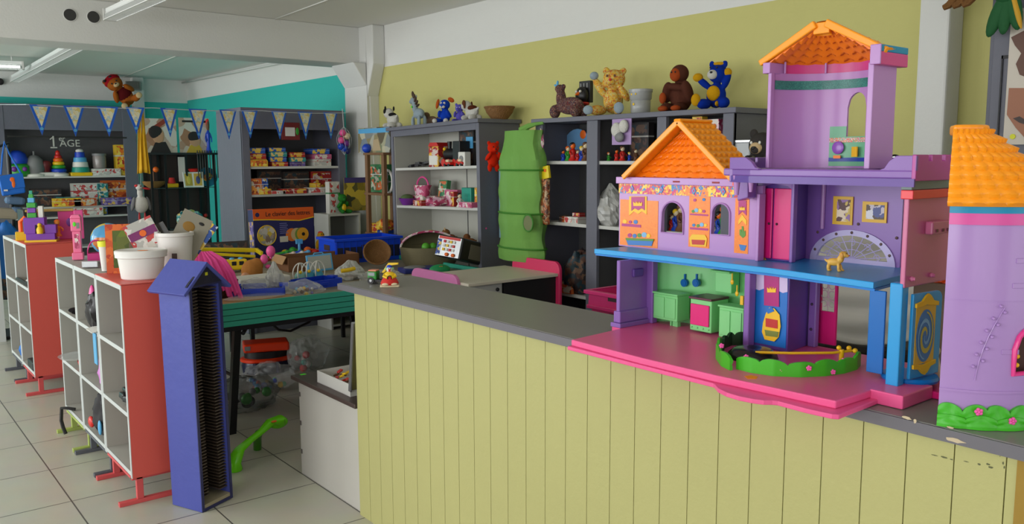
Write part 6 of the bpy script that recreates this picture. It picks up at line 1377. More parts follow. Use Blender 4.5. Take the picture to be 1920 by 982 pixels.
q = at('x', 3.79, 1168, 234); t = Thing('soft_toy_pack', 'lilac pack of two round soft toys hanging on the top edge of the long unit', 'hanging pack', (3.785, q.y, q.z-.12), RW)
t.p('card', MB().box(-.085, .075, -.002, .004, 0, .16), pl('pack_lilac', (170, 140, 190), .5)); t.p('soft_toy', MB().ell((-.03, -.02, .09), (.04, .025, .045)), fwh); t.p('soft_toy', MB().ell((.03, -.02, .11), (.035, .022, .04)), fwh); t.p('soft_toy', MB().ell((.0, -.025, .045), (.035, .02, .03)), TGY)
gbox('yellow and blue tall box standing on the top shelf at the right bay', oH(1312, 238, T1+.06, .10), .07, .05, .19, RW, 'yellow', name='tall_box', cat='box')
gbox('dark framed box at the back of the second bay', oH(1203, 280, T1, .25), .16, .05, .24, RW, 'dark', name='dark_box', cat='box')
q = oH(1340, 250, T1, .08); t = Thing('pink_doll_box', 'pink and white doll box with an orange dot in the right bay', 'doll box', tuple(q), RW)
t.p('box', MB().box(-.05, .05, -.03, .03, 0, .23), PR['pink']); t.p('doll', MB().ell((0, -.032, .1), (.025, .01, .06)), TPK); t.p('dot', MB().ell((.02, -.033, .19), (.015, .003, .015)), TOR)
q = oH(1375, 262, 1.42, .05)
t = Thing('silver_case', 'clear and silver flat carrying case standing in the right bay', 'case', (3.84, at('x', 3.84, 1375, 280).y, 1.52), RW)
t.p('shell', MB().box(-.16, .13, -.03, .03, 0, .17), mat('case_grey', (150, 154, 156), .2), bevel=.008); t.p('lid_edge', MB().box(-.165, .135, -.034, .034, .16, .178), SIL, bevel=.004)
gbox('open cream low box on the middle left shelf of the long unit', oH(1072, 412, T2_, .10), .10, .09, .035, RW, 'orange', name='small_box', cat='box')
gbox('white and red flat box on the middle left shelf of the long unit', oH(1080, 415, T2_, .06), .13, .09, .04, RW, 'white', name='small_box', cat='box')
gbox('small red and white box on the flat white box', oH(1085, 410, T2_+.042, .08), .07, .05, .025, RW, 'red', name='small_box', cat='box')
gbox('brown low box left of the white one on the long unit', oH(1062, 411, T2_, .1), .07, .07, .04, RW, 'dark', name='small_box', cat='box')
q = oH(1145, 390, T2_, .10); crumple('clear bag of pale toys with a blue ball, in the second bay', (q.x, q.y, T2_), (.10, .11, .12), clg, seed=5, extra=[('toy_piece', MB().ell((-.06, .03, .09), .022), TBU), ('toy_piece', MB().ell((-.06, -.03, .11), .02), CRM)])
figs((1262, 1270, 1280), T2_+.0, .08, .13, 'on the middle shelf seen through the left castle window', 1)
figs((1345, 1352, 1362), T2_+.0, .08, .13, 'on the middle shelf seen through the right castle window', 5)
crumple('dark heap of toys with a blue piece on the low shelf of the long unit', oH(1090, 520, T3, .10), (.12, .1, .16), PR['dark'], 'toys', 'toy_heap', 9, neck=False)
gbox('brown and white shallow box on the low shelf at the left of the long unit', oH(1065, 540, T3, .06), .2, .12, .06, RW, 'orange', name='small_box', cat='box')
# plush creatures in the shade right of the castle's roof and behind the tower
plush('grey and brown monkey plush seated on the end of the long unit', oH(1432, 250, 1.42, -.0)+Vector((.0, 0, 0)), .34, RW, bear(), face(em=WH)+[('face_patch', fcr, [((0, -.19, .68), (.11, .06, .09))])], fur('dark_grey', (66, 62, 60)))
t = Thing('side_stool', 'small dark side cupboard at the near end of the long unit', 'cupboard', (3.86, 2.42, 0), RW)
t.p('carcass', MB().box(-.30, .56, 0, .33, 0, 1.40), GRD, bevel=.005); t.p('top_board', MB().box(-.32, .58, -.02, .33, 1.40, 1.42), GRY, bevel=.003)
q = at('x', 3.9, 1670, 235)
t = Thing('round_mirror', 'small round grey mirror on a dark foot, seen right of the lilac tower', 'mirror', (3.6, at('x', 3.6, 1676, 300).y, 0))
bpy.data.objects.remove(bpy.data.objects['round_mirror'])
q = at('x', 3.9, 1672, 240); zb0 = 1.42
t = Thing('round_mirror', 'small round grey mirror on a dark foot, seen right of the lilac tower', 'mirror', (3.9, q.y, zb0), RW)
t = t
zq_ = q.z-zb0
t.p('foot', MB().lathe([(.10, 0), (.11, .02), (.03, .05), (.02, zq_-.08), (0, zq_-.08)], n=20), BLK); t.p('frame', MB().tube([(.08*math.cos(k*PI/12), 0, zq_+.09*math.sin(k*PI/12)) for k in range(24)], .012, 8, closed=True), BLK); t.p('glass', MB().cyl((0, -.006, zq_), (0, .004, zq_), .08, n=24), mat('mirror_grey', (150, 152, 150), .15, metal=.6))
# ------------------------------------------------------------------ behind the castle: cloth, bust, other roof, crates
cl = MB(); n = 26; rows = 34; vs = []
c0 = at('x', 2.62, 1560, 500); c1_ = at('x', 2.62, 1700, 500)
cz1 = 1.47; cz0 = at('x', 2.62, 1610, 625).z
for j in range(rows+1):
    v = j/rows
    for i in range(n+1):
        u = i/n; y = c0.y+.12+(c1_.y-c0.y-.22)*u; sag = .05*math.sin(PI*u)-(.035*u)
        z = cz1-(cz1-cz0+.0)*v-sag*v; vs.append((2.62+.012*math.sin(v*34+u*2)*(.3+.7*v)-.02*math.sin(PI*u), y, z))
cl.add(vs, [(j*(n+1)+i, j*(n+1)+i+1, (j+1)*(n+1)+i+1, (j+1)*(n+1)+i) for j in range(rows) for i in range(n)], 0, True)
o = solo('white_cloth', cl, mat('white_cloth', (232, 228, 216), .85), 'white gathered cloth hanging behind the open castle', 'cloth'); m_ = o.modifiers.new('t', 'SOLIDIFY'); m_.thickness = .006
t = Thing('clothes_rail', 'dark stand behind the counter over which the white cloth hangs', 'stand', (2.66, 1.2, 0))
ya_, yb_ = c0.y+.13, c1_.y-.11
t.p('rail', MB().cyl((2.635, ya_+.02, cz1), (2.635, yb_-.02, cz1), .012), BLK, world=True)
for y in (ya_, yb_): t.p('upright', MB().cyl((2.66, y, 0), (2.645, y, cz1), .014), BLK, world=True)
t.p('foot', MB().box(2.5, 2.74, ya_-.02, ya_+.02, 0, .02).box(2.5, 2.74, yb_-.02, yb_+.02, 0, .02), BLK, world=True)
t = Thing('padded_chest', 'dark brown padded chest standing behind the counter below the white cloth', 'chest', (2.95, 1.4, 0))
sf = mat('chest_brown', (84, 74, 62), .7, bump=.3); t.p('body', MB().box(-.15, .3, -.55, .9, 0, .9), sf, bevel=.04); t.p('lid', MB().box(-.17, .3, -.57, .92, .9, .96), mat('chest_dark', (52, 44, 42), .6), bevel=.02)
q = at('x', 2.35, 1762, 495); t = Thing('castle_roof_piece', 'loose red orange toy roof piece stacked behind the mauve castle wall', 'toy roof', (2.35, q.y, q.z-.075))
t.p('shell', shingles(lambda u, v: ((.0+.0*u, .03-.075*u, .13-.13*v), (-1, 0, 0)), 4, 3, .010), ORB)
t.p('back', MB().box(0, .05, -.045, .03, 0, .13), ORB, bevel=.006)
q = at('x', 2.35, 1762, 560); solo('toy_carton', MB().box(-.03, .06, -.07, .06, 0, at('x', 2.35, 1762, 530).z), mat('carton_brown', (120, 100, 80), .7), 'plain upright carton under the loose roof piece', 'carton', (2.36, at('x', 2.35, 1762, 495).y, 0), bevel=.004)
q = at('z', CT, 1752, 712); t = Thing('skittle', 'beige wooden skittle standing between the castle and the lilac tower', 'skittle', (2.04, at('x', 2.04, 1752, 650).y, CT))
t.p('body', MB().lathe([(.012, 0), (.017, .01), (.018, .04), (.012, .07), (.008, .078), (0, .078)], n=20), CRM); t.p('head', MB().ell((0, 0, .088), .014), CRM)
# magenta crates
def crate(label, c, w, d, h, rz, m, holes_=3, name='plastic_crate'):
    t = Thing(name, label, 'crate', c, rz)
    b = MB(); wt_ = .008; tp_ = .03
    for (x0, x1, y0, y1) in ((-w/2, w/2, -d/2, -d/2+wt_), (-w/2, w/2, d/2-wt_, d/2), (-w/2, -w/2+wt_, -d/2+wt_, d/2-wt_), (w/2-wt_, w/2, -d/2+wt_, d/2-wt_)): b.box(x0, x1, y0, y1, 0, h)
    b.box(-w/2, w/2, -d/2, d/2, 0, .008); t.p('tub', b, m, bevel=.003)
    t.p('rim', MB().box(-w/2-.018, w/2+.018, -d/2-.018, -d/2+.004, h-.018, h).box(-w/2-.018, w/2+.018, d/2-.004, d/2+.018, h-.018, h).box(-w/2-.018, -w/2+.004, -d/2, d/2, h-.018, h).box(w/2-.004, w/2+.018, -d/2, d/2, h-.018, h), m, bevel=.003)
    hm = MB()
    t.p('hand_hole', MB().box(-.07, .07, -d/2-.002, -d/2+.004, h*.5, h*.72), mat('crate_hole', (60, 40, 44), .7))
    hm.box(-w/2-.003, -w/2+.003, -.06, .06, h*.5, h*.72); t.p('hand_hole', hm, mat('crate_hole', (60, 40, 44), .7))
    r = MB(); k = int(w/.06)
    for i in range(k+1):
        x = -w/2+.01+i*(w-.02)/k; r.box(x-.003, x+.003, -d/2-.006, -d/2, .01, h-.02)
    t.p('rib', r, m); return t
q = at('x', 2.75, 1118, 548)
q = at('x', 2.75, 1082, 540); q2 = at('x', 2.75, 1160, 590)
solo('storage_box', MB().box(-.24, .24, -.2, .2, 0, q.z-.17), mat('dark_box', (70, 60, 60), .6), 'dark storage box under the magenta crates behind the counter', 'box', (2.98, q.y-.26, 0), bevel=.006)
crate('magenta plastic crate, the lower of the two behind the counter', (2.98, q.y-.26, q.z-.17), .42, .36, .10, 0, pl('crate_magenta', (216, 50, 120), .35))
crate('magenta plastic crate nested on top of the other behind the counter', (2.98, q.y-.26, q.z-.075), .44, .38, .075, 0, pl('crate_magenta', (216, 50, 120), .35))
crumple('milky plastic bag sticking out of the upper magenta crate', (2.98, q.y-.34, q.z-.05), (.12, .11, .07), clg, seed=12)
# ------------------------------------------------------------------ toys on the upper castle floor and counter
c = at('z', zf, 1573, 508); dgm = pl('dog_golden', (226, 176, 76), .4)
t = Thing('toy_dog', 'little golden puppy figure standing on the blue castle floor', 'toy dog', (c.x, c.y, zf), R(108), sc=.058)
b = MB()
for e in (((0, 0, .46), (.34, .17, .2)), ((-.30, 0, .62), (.16, .14, .2)), ((-.42, 0, .84), (.2, .17, .17)), ((-.6, 0, .78), (.1, .09, .08)), ((.36, 0, .5), (.14, .06, .06), (0, R(-40), 0)), ((-.24, .1, .2), (.075, .075, .22)), ((-.30, -.1, .22), (.075, .075, .22), (0, R(20), 0)), ((.24, .1, .2), (.085, .08, .22)), ((.24, -.1, .2), (.085, .08, .22)), ((-.28, .1, .04), (.1, .08, .05)), ((-.40, -.1, .05), (.1, .08, .05)), ((.2, .1, .04), (.1, .08, .05)), ((.2, -.1, .04), (.1, .08, .05))): b.ell(e[0], e[1], e[2] if len(e) > 2 else ZERO)
t.p('body', b, dgm, remesh=.035); t.p('ear', MB().ell((-.38, .16, .80), (.08, .04, .16)), pl('dog_ear', (210, 150, 60), .4)); t.p('ear', MB().ell((-.38, -.16, .80), (.08, .04, .16)), pl('dog_ear', (210, 150, 60), .4)); t.p('nose', MB().ell((-.69, 0, .80), (.035, .04, .03)), pl('dog_nose', (190, 50, 50), .4)); t.p('eye', MB().ell((-.57, .08, .90), .025), BLK); t.p('eye', MB().ell((-.57, -.08, .90), .025), BLK)
# crane truck
c = at('z', CT, 707, 532); t = Thing('crane_truck', 'small green toy truck with a yellow crane arm on the counter end', 'toy truck', (c.x+.02, c.y+.0, CT), R(-52))
gt = pl('truck_green', (44, 140, 50), .3)
t.p('chassis', MB().box(-.055, .065, -.022, .022, .010, .020), BLK, bevel=.002); t.p('cab', MB().box(-.055, -.012, -.024, .024, .018, .056), gt, bevel=.006); t.p('cab_window', MB().box(-.050, -.020, -.0255, .0255, .036, .052).box(-.0565, -.054, -.018, .018, .036, .052), mat('pane_grey', (150, 160, 160), .2), bevel=.002)
t.p('cab_roof', MB().box(-.052, -.014, -.02, .02, .056, .062), pl('roof_peach', (226, 140, 110), .4), bevel=.002); t.p('turret', MB().box(.0, .04, -.02, .02, .02, .05), BLK, bevel=.004)
t.p('crane_arm', MB().prism([(.005, .048), (.018, .048), (.045, .082), (.085, .088), (.085, .096), (.038, .094)], 'y', -.006, .006), TYE, bevel=.0015)
for x in (-.038, .042):
    for s in (-1, 1): t.p('wheel', MB().cyl((x, s*.018, .0155), (x, s*.028, .0155), .0155, n=20).cyl((x, s*.0282, .0155), (x, s*.0288, .0155), .006, n=12, m=1), [BLK, SIL])
c = at('z', CT, 733, 538); t = Thing('clown_car', 'little red toy car driven by a clown in yellow at the counter end', 'toy car', (c.x, c.y+.01, CT), R(-30))
t.p('base', MB().box(-.042, .042, -.025, .025, 0, .010), CRM, bevel=.005); t.p('car_body', MB().lathe([(.036, .010), (.040, .018), (.032, .034), (.020, .048), (0, .048)], n=24, sy=.8), TR, label='red bonnet')
t.p('bumper', MB().ell((-.018, -.026, .015), (.016, .007, .006)).ell((.018, -.026, .015), (.016, .007, .006)), CRM); t.p('steering_wheel', MB().tube([(.009*math.cos(k*PI/8), -.022, .042+.009*math.sin(k*PI/8)) for k in range(16)], .002, 6, closed=True), BLK)
t.p('shirt', MB().ell((0, .0, .052), (.024, .018, .017)), TYE); t.p('arm', MB().tube([(-.02, 0, .056), (-.026, -.014, .048), (-.010, -.022, .043)], .006, 6), TYE); t.p('arm', MB().tube([(.02, 0, .056), (.026, -.014, .048), (.010, -.022, .043)], .006, 6), TYE)
t.p('head', MB().ell((0, -.002, .077), (.013, .013, .014)), WH); t.p('nose', MB().ell((0, -.016, .076), .0045), TR); t.p('mouth', MB().ell((0, -.014, .070), (.006, .003, .002)), TR); t.p('eye', MB().ell((-.005, -.014, .081), .002).ell((.005, -.014, .081), .002), BLK); t.p('hat', MB().lathe([(.013, .086), (.010, .094), (0, .097)], n=16), TBU); t.p('hair', MB().ell((-.014, 0, .080), .006), pl('clown_hair', (150, 200, 140), .6)); t.p('hair', MB().ell((.014, 0, .080), .006), pl('clown_hair', (150, 200, 140), .6))
# tin with draughts on the low cabinet
c = at('z', .513, 610, 724); tn = mat('tin_white', (206, 204, 198), .35); tgd = mat('tin_lid_inside', (150, 142, 92), .3, metal=.5)
t = Thing('sweet_tin', 'open tin of red and yellow wrapped sweets on the dark cabinet top', 'tin', (1.90, 3.60, .513))
t.p('tray', MB().box(-.11, .11, -.17, -.167, 0, .06).box(-.11, .11, .167, .17, 0, .06).box(-.11, -.107, -.167, .167, 0, .06).box(.107, .11, -.167, .167, 0, .06).box(-.11, .11, -.17, .17, 0, .003), tn, bevel=.001)
t.p('lid', MB().obox((.0, -.195, .19), (.22, .014, .32), (R(8), 0, 0)), tgd, bevel=.006, label='raised lid, dull gold inside'); t.p('lid_rim', MB().obox((-.112, -.195, .19), (.006, .022, .33), (R(8), 0, 0)).obox((0, -.217, .352), (.226, .022, .006), (R(8), 0, 0)), SIL)
random.seed(4)
for i in range(26):
    t.p('sweet', MB().obox((-.08+.16*random.random(), -.13+.26*random.random(), .038+.02*random.random()), (.036, .016, .010), (random.uniform(-.4, .4), random.uniform(-.4, .4), random.uniform(0, 3))), [TR, TYE, TR, CRM, TBR, TR][i % 6], bevel=.003)
q = at('z', .514, 559, 693); solo('price_tag', MB().box(-.014, .014, -.010, .010, 0, .001), STK, 'small bright green price tag on the dark cabinet top', 'price tag', (1.80, 3.955, .513))
# ------------------------------------------------------------------ heap on the teal table
TB = .76
def oT(px, py, z=TB): q = at('z', z, px, py); return Vector((q.x, q.y, z))
pkm = mat('pink_yarn', (240, 80, 160), .8, bump=.3); hb_ = fur('doll_brown', (84, 56, 40))
q = oT(432, 560); t = Thing('yarn_doll', 'doll with a long pink yarn wig on the near corner of the teal table', 'doll', (1.86, 4.92, TB), R(-20))
t.p('head', MB().ell((0, 0, .13), (.11, .10, .12)), hb_); 
random.seed(5)
for k in range(30):
    a = -1+2*k/29; s = random.uniform(.9, 1.1); e = random.uniform(.02, .10)
    t.p('yarn_strand', MB().tube([(0, .03, .265), (.05*a-.02, -.06*s, .28), (.10*a+.02, -.125*s, .24), (.125*a+.05, -.15*s, .17), (.15*a+.08, -.15*s, e)], .0125, 6), pkm)
t.p('hood', MB().lathe([(.06, 0), (.12, .05), (.13, .12), (.11, .12), (.09, .04)], (.08, -.02, 0), n=20), hb_); t.p('clear_panel', MB().obox((.06, -.13, .07), (.05, .006, .16), (R(14), R(16), 0)), clg)
t.p('face', MB().ell((.02, -.075, .09), (.055, .045, .06)), pl('doll_skin', (196, 140, 104), .5))
q = oT(484, 540); plush('ginger fluffy doll head with a pink bow lying on the sorting table', (2.30, 5.55, TB), .42, R(-20), [((0, 0, .34), (.30, .28, .32)), ((-.12, -.12, .14), (.2, .16, .12)), ((.12, .0, .5), (.2, .2, .2))], [('bow', TPK, [((.34, -.05, .66), (.11, .08, .14)), ((.44, .0, .44), (.08, .06, .06))]), ('face', pl('doll_skin', (196, 140, 104), .5), [((-.18, -.22, .20), (.14, .08, .13))])], fur('ginger_hair', (190, 126, 66)))
plush('small pink plush arm and bow left of the ginger doll head', (2.12, 5.42, TB), .16, 0, [((0, 0, .3), (.4, .3, .3)), ((.4, 0, .7), (.25, .25, .35))], [], fur('pink', (226, 110, 150)))
solo('foam_tray', MB().box(-.17, .17, -.1, .1, 0, .1), mat('foam_white', (214, 210, 200), .8), 'white foam tray behind the blue plastic rack on the table', 'tray', (2.10, 5.22, TB), R(4), bevel=.01)
cbt = mat('cardboard', (176, 136, 92), .8, bump=.2, var=.06)
t = Thing('cardboard_tray', 'shallow tan cardboard tray with bagged bits at the front left of the table', 'tray', (1.90, 4.80, TB), 0)
t.p('tray', MB().box(-.22, .22, -.11, .11, 0, .03), cbt, bevel=.002); t.p('film', MB().ell((0, 0, .038), (.19, .09, .014)), clr)
tbl_ = pl('rack_blue', (20, 60, 196), .3)
def rackt(label, c, w, d, rz, h=.07):
    t = Thing('plastic_rack', label, 'plastic tray', c, rz); b = MB()
    for s in (-1, 1): b.box(-w/2, w/2, s*d/2-.005, s*d/2+.005, 0, h); b.box(s*w/2-.005, s*w/2+.005, -d/2, d/2, 0, h)
    t.p('frame', b, tbl_, bevel=.003); g_ = MB()
    for i in range(7): x = -w/2+w*(i+1)/8; g_.box(x-.003, x+.003, -d/2, d/2, .01, .018)
    g_.box(-w/2, w/2, -.004, .004, .01, .02); t.p('grid', g_, tbl_)
    t.p('handle', MB().box(-.05, .05, -d/2-.012, -d/2, h*.3, h*.7).box(w/2-.03, w/2+.03, -.04, .04, h-.01, h+.012), tbl_, bevel=.003); return t
rackt('blue plastic tray rack lying tilted at the left front of the table heap', (2.04, 4.93, TB+.012), .34, .26, R(-22))
rackt('blue plastic tray rack at the right front of the table heap', (2.52, 5.02, TB+.012), .40, .26, R(12))
def beads(n, r, ms, seed, R_=.02):
    random.seed(seed); out = []
    for i in range(n): out.append(('toy_piece', MB().ell((random.uniform(-r[0], r[0])*.6, random.uniform(-r[1], r[1])*.6, .02+random.random()*r[2]), (R_*random.uniform(.7, 1.3),)*3, seg=10, rings=7), ms[i % len(ms)]))
    return out
crumple('tall knotted milky plastic bag in the middle of the table heap', (2.10, 5.02, TB+.02), (.075, .07, .12), clg, seed=21)
crumple('clear plastic bag of blue and yellow bits at the front edge of the table', (2.26, 4.84, TB), (.19, .10, .075), clr, seed=22, amp=.35, neck=False, extra=beads(16, (.18, .09, .05), [CRM, TYE, TLB, pl('lavender', (130, 120, 210), .4), WH, TBR], 3, .016))
crumple('clear crumpled bag beside the knotted one on the table', (2.0, 4.94, TB+.05), (.10, .07, .05), clr, seed=24, neck=False)
crumple('large milky plastic bag at the right of the blue racks', (2.83, 5.32, TB), (.15, .11, .085), clg, seed=25, neck=True, extra=beads(6, (.12, .08, .03), [TBR, CRM, TR], 8, .016))
crumple('clear flat plastic bag spilling behind the counter end', (2.95, 5.15, TB), (.16, .12, .04), clr, seed=26, neck=False)
# rattles: balls in white hoops
for k, (x, y, m, lb) in enumerate(((2.42, 5.22, pl('ball_mint', (130, 180, 170), .35), 'mint green ball rattle in white hoops on the table'), (2.52, 5.20, pl('ball_teal', (60, 150, 180), .35), 'middle teal ball rattle in white hoops on the table'), (2.63, 5.17, pl('ball_teal', (60, 150, 180), .35), 'right teal ball rattle in white hoops on the table'))):
    t = Thing('ball_rattle', lb, 'rattle', (x, y, TB+.02), R(10), 'ball rattles'); t.p('ball', MB().ell((0, 0, .05), .048), m)
    for a in (0, R(40)): t.p('hoop', MB().tube([(.07*math.cos(a)*math.cos(j*PI/12), .07*math.sin(a)*math.cos(j*PI/12), .085+.085*math.sin(j*PI/12)) for j in range(24)], .005, 6, closed=True), WH)
    t.p('star', MB().ell((-.03, -.05, .1), .014), TYE)
solo('toy_banana', MB().tube([(-.05, 0, .012), (0, -.01, .016), (.05, .004, .02)], .014, 8), TYE, 'yellow toy banana beside the big milky bag', 'toy food', (2.66, 5.08, TB+.09))
# drawing board
c = oT(598, 510); t = Thing('drawing_board', 'grey magnetic drawing board with a light blue frame standing in the heap', 'drawing board', (2.78, 5.78, TB), rot=(R(-14), R(-3), R(-12)))
t.p('frame', MB().box(-.13, .13, 0, .02, 0, .185), TLB, bevel=.008); t.p('screen', MB().box(-.112, .112, -.003, 0, .02, .165), mat('board_grey', (165, 168, 160), .5)); t.p('handle', MB().tube([(-.05, .01, .18), (-.04, .01, .2), (.04, .01, .2), (.05, .01, .18)], .007, 6), TLB)
t = Thing('cardboard_box', 'brown cardboard box standing open in the middle of the table', 'cardboard box', (2.95, 6.05, TB), R(-4))
b = MB(); w2, d2, h2 = .42, .20, .16
for (x0, x1, y0, y1) in ((-w2, w2, -d2, -d2+.006), (-w2, w2, d2-.006, d2), (-w2, -w2+.006, -d2, d2), (w2-.006, w2, -d2, d2)): b.box(x0, x1, y0, y1, 0, h2)
b.box(-w2, w2, -d2, d2, 0, .005); t.p('walls', b, mat('cardboard_dark', (126, 84, 52), .8, var=.08)); t.p('flap', MB().obox((-w2-.04, 0, h2-.03), (.006, .36, .1), (0, R(30), 0)), cbt)
# deep blue crate
t = crate('big royal blue plastic crate at the back of the table', (3.32, 6.42, TB), .62, .36, .17, R(-3), pl('crate_blue', (24, 74, 220), .3))
t.p('slats', MB().box(-.30, .30, -.184, -.181, .03, .11), mat('crate_dark_slats', (24, 30, 64), .6)); t.p('red_bar', MB().obox((.14, -.188, .09), (.06, .004, .03)), TR)
c = oT(708, 500); t = Thing('wicker_basket', 'round wicker basket tipped on its side in front of the blue crate', 'basket', (3.27, 5.75, TB+.10), rot=(R(60), 0, R(-25)))
t.p('bowl', MB().lathe([(.05, -.03), (.10, .0), (.125, .06), (.13, .08), (.118, .08), (.09, .01), (.045, -.015), (0, -.015)], n=32), wk); t.p('rim', MB().tube([(.126*math.cos(k*PI/16), .126*math.sin(k*PI/16), .08) for k in range(32)], .008, 6, closed=True), wk)
# left back: box heap, yellow rack, yellow car, red box
gbox('black boxed toy with a pale blue edge at the left back of the table', (2.34, 6.70, TB), .46, .12, .24, R(-6), 'dark', name='toy_box', cat='toy box', tilt=R(-16), side='blue')
yb_m = pl('rack_yellow', (226, 196, 20), .35); t = Thing('yellow_rack', 'yellow plastic frame lying over the dark boxes on the table', 'toy part', (2.42, 6.45, TB+.13), rot=(R(4), R(4), R(-8)))
t.p('rail', MB().box(-.22, .22, -.01, .01, 0, .03).box(.2, .22, -.15, .01, 0, .03).box(-.22, -.2, -.12, .01, 0, .025), yb_m, bevel=.004); t.p('rail', MB().obox((-.02, -.13, .0), (.38, .015, .02), (0, R(3), 0)), yb_m, bevel=.004)
solo('navy_box', MB().box(-.2, .2, -.08, .08, 0, .13), mat('navy_card', (34, 38, 60), .5), 'dark navy box propping up the yellow frame on the table', 'box', (2.42, 6.42, TB), R(-8), bevel=.003)
t = Thing('toy_bus', 'yellow toy bus with light blue windows at the left back of the table', 'toy bus', (2.45, 6.15, TB), R(-10))
t.p('body', MB().box(-.09, .09, -.04, .04, .02, .11), TYE, bevel=.015); t.p('window', MB().box(-.04, .0, -.042, .042, .06, .095).box(.02, .06, -.042, .042, .06, .095), BLK, bevel=.004); t.p('roof_hatch', MB().ell((-.03, 0, .113), (.022, .022, .012)).ell((.04, 0, .113), (.022, .022, .012)), TLB)
for x in (-.055, .055): t.p('wheel', MB().cyl((x, -.045, .022), (x, .045, .022), .022), BLK)
# LE CLAVIER DES LETTRES
a = at('y', 6.95, 466, 455); b_ = at('y', 6.95, 590, 455); zt_ = at('y', 6.95, 525, 383).z
wb_ = (b_.x-a.x); hb2 = zt_-.78
t = Thing('keyboard_game_box', 'large orange and navy boxed letter keyboard game standing at the back of the table', 'boxed game', ((a.x+b_.x)/2-.05, 6.86, .78), rot=(R(-3), 0, R(4)))
nav = mat('game_navy', (34, 34, 88), .5); org_ = pl('game_orange', (222, 92, 24), .45)
t.p('carton', MB().box(-wb_/2, wb_/2, 0, .10, 0, hb2), nav, bevel=.002)
t.p('title_band', MB().prism([(-wb_/2, hb2*.80), (-wb_/4, hb2*.79), (0, hb2*.765), (wb_/4, hb2*.74), (wb_/2, hb2*.80), (wb_/2, hb2), (-wb_/2, hb2)], 'y', -.003, 0), org_); t.p('yellow_line', MB().prism([(-wb_/2, hb2*.78), (-wb_/4, hb2*.77), (0, hb2*.745), (wb_/4, hb2*.72), (wb_/2, hb2*.78), (wb_/2, hb2*.80), (wb_/4, hb2*.74), (0, hb2*.765), (-wb_/4, hb2*.79), (-wb_/2, hb2*.8)], 'y', -.004, 0), TYE)
t.p('top_face', MB().box(-wb_/2, wb_/2, .0, .10, hb2, hb2+.002), org_)
text('Le clavier des lettres', .058, BLK, t.o, 'title_lettering', (.04, -.0045, hb2*.89), (R(90), 0, 0), .0008, sx=.92)
t.p('logo_disc', MB().cyl((-wb_/2+.04, -.004, hb2*.89), (-wb_/2+.04, 0, hb2*.89), .02, n=20), nav)
t.p('photo_disc', MB().cyl((-wb_*.30, -.004, hb2*.46), (-wb_*.30, 0, hb2*.46), .088, n=32), pr('game_photo', [(190, 180, 160), (120, 90, 70), (214, 206, 190), (90, 90, 80), (220, 190, 60)], 26, .5, smooth=True)); t.p('disc_ring', MB().tube([(-wb_*.30+.09*math.cos(k*PI/16), -.004, hb2*.46+.09*math.sin(k*PI/16)) for k in range(32)], .004, 6, closed=True), TYE)
for dx, m in ((-.03, pl('disc_orange', (226, 120, 40), .4)), (.02, pl('disc_cream', (206, 180, 130), .4)), (.06, pl('disc_green', (120, 150, 60), .4)), (.08, pl('disc_yellow', (226, 160, 40), .4))): t.p('colour_disc', MB().cyl((wb_*.16+dx, -.004-.02*dx, hb2*.44), (wb_*.16+dx, 0, hb2*.44), .06, n=28), m)
t.p('disc_eye', MB().cyl((wb_*.16+.085, -.009, hb2*.44), (wb_*.16+.085, -.004, hb2*.44), .016, n=16), BLK)
t.p('pale_keys', MB().box(-.055, .025, -.004, 0, hb2*.30, hb2*.42), pl('key_cream', (206, 200, 180), .5)); lt2 = MB()
for i in range(6): lt2.box(-.05, .03-.01*(i % 2), -.004, 0, hb2*(.48+.04*i), hb2*(.495+.04*i))
t.p('small_print', lt2, pl('print_pale', (120, 120, 170), .5)); t.p('side_print', MB().box(-wb_/2-.002, -wb_/2, .01, .09, .02, hb2*.75), PR['purple'])
# duck plush
q = at('y', 6.9, 602, 440); plush('yellow toy duck with an orange beak right of the letter game box', (q.x-.03, 6.85, TB+.05), .19, R(8), [((0, 0, .26), (.24, .24, .25)), ((0, -.02, .66), (.17, .17, .19)), ((-.24, -.1, .2), (.1, .1, .15)), ((.24, -.1, .2), (.1, .1, .15))], [('beak', TOR, [((0, -.2, .62), (.10, .09, .045))]), ('eye', BLK, [((-.06, -.17, .74), (.025, .02, .03)), ((.06, -.17, .74), (.025, .02, .03))]), ('cap', TR, [((0, 0, .80), (.12, .12, .07))])], fur('duck', (214, 160, 30)))
# rods and beads, further bits
for i, (x, y, m, a, l, lb) in enumerate(((2.72, 6.55, TGR, -20, .20, 'green toy baton'), (2.80, 6.50, TBU, -24, .22, 'blue toy baton'), (2.86, 6.45, TLB, -30, .2, 'light blue toy baton'), (2.70, 6.40, PR['red'], -10, .22, 'red striped toy baton'), (2.78, 6.34, WH, 16, .2, 'white toy baton'))):
    solo('toy_baton', MB().cyl((-l/2, 0, .02), (l/2, 0, .06), .014).ell((l/2, 0, .06), .02), m, lb+' in the heap before the letter game box', 'toy baton', (x+.05, y, TB+.03), R(a))
solo('toy_fork', MB().tube([(0, 0, 0), (0, 0, .12)], .012, 8).box(-.03, .03, -.008, .008, .11, .15), TLB, 'upright light blue toy rake beside the batons', 'toy rake', (3.02, 6.62, TB+.03), bevel=.003)
for i, (dx, m, nm) in enumerate(((0, TYE, 'yellow'), (.05, TGR, 'green'), (.10, TGR, 'lime'), (.15, TOR, 'orange'), (.20, TR, 'red'), (.25, TPK, 'pink'))):
    solo('pop_bead', MB().ell((0, 0, .03), (.034, .032, .03)).cyl((.03, 0, .03), (.048, 0, .03), .012), m, '%s toy bead of the bright row left of the blue crate' % nm, 'toy bead', (2.98+dx*1.1, 6.82-.03*i, TB+.02+(.02 if i % 2 else 0)), R(-12), 'bright toy beads')
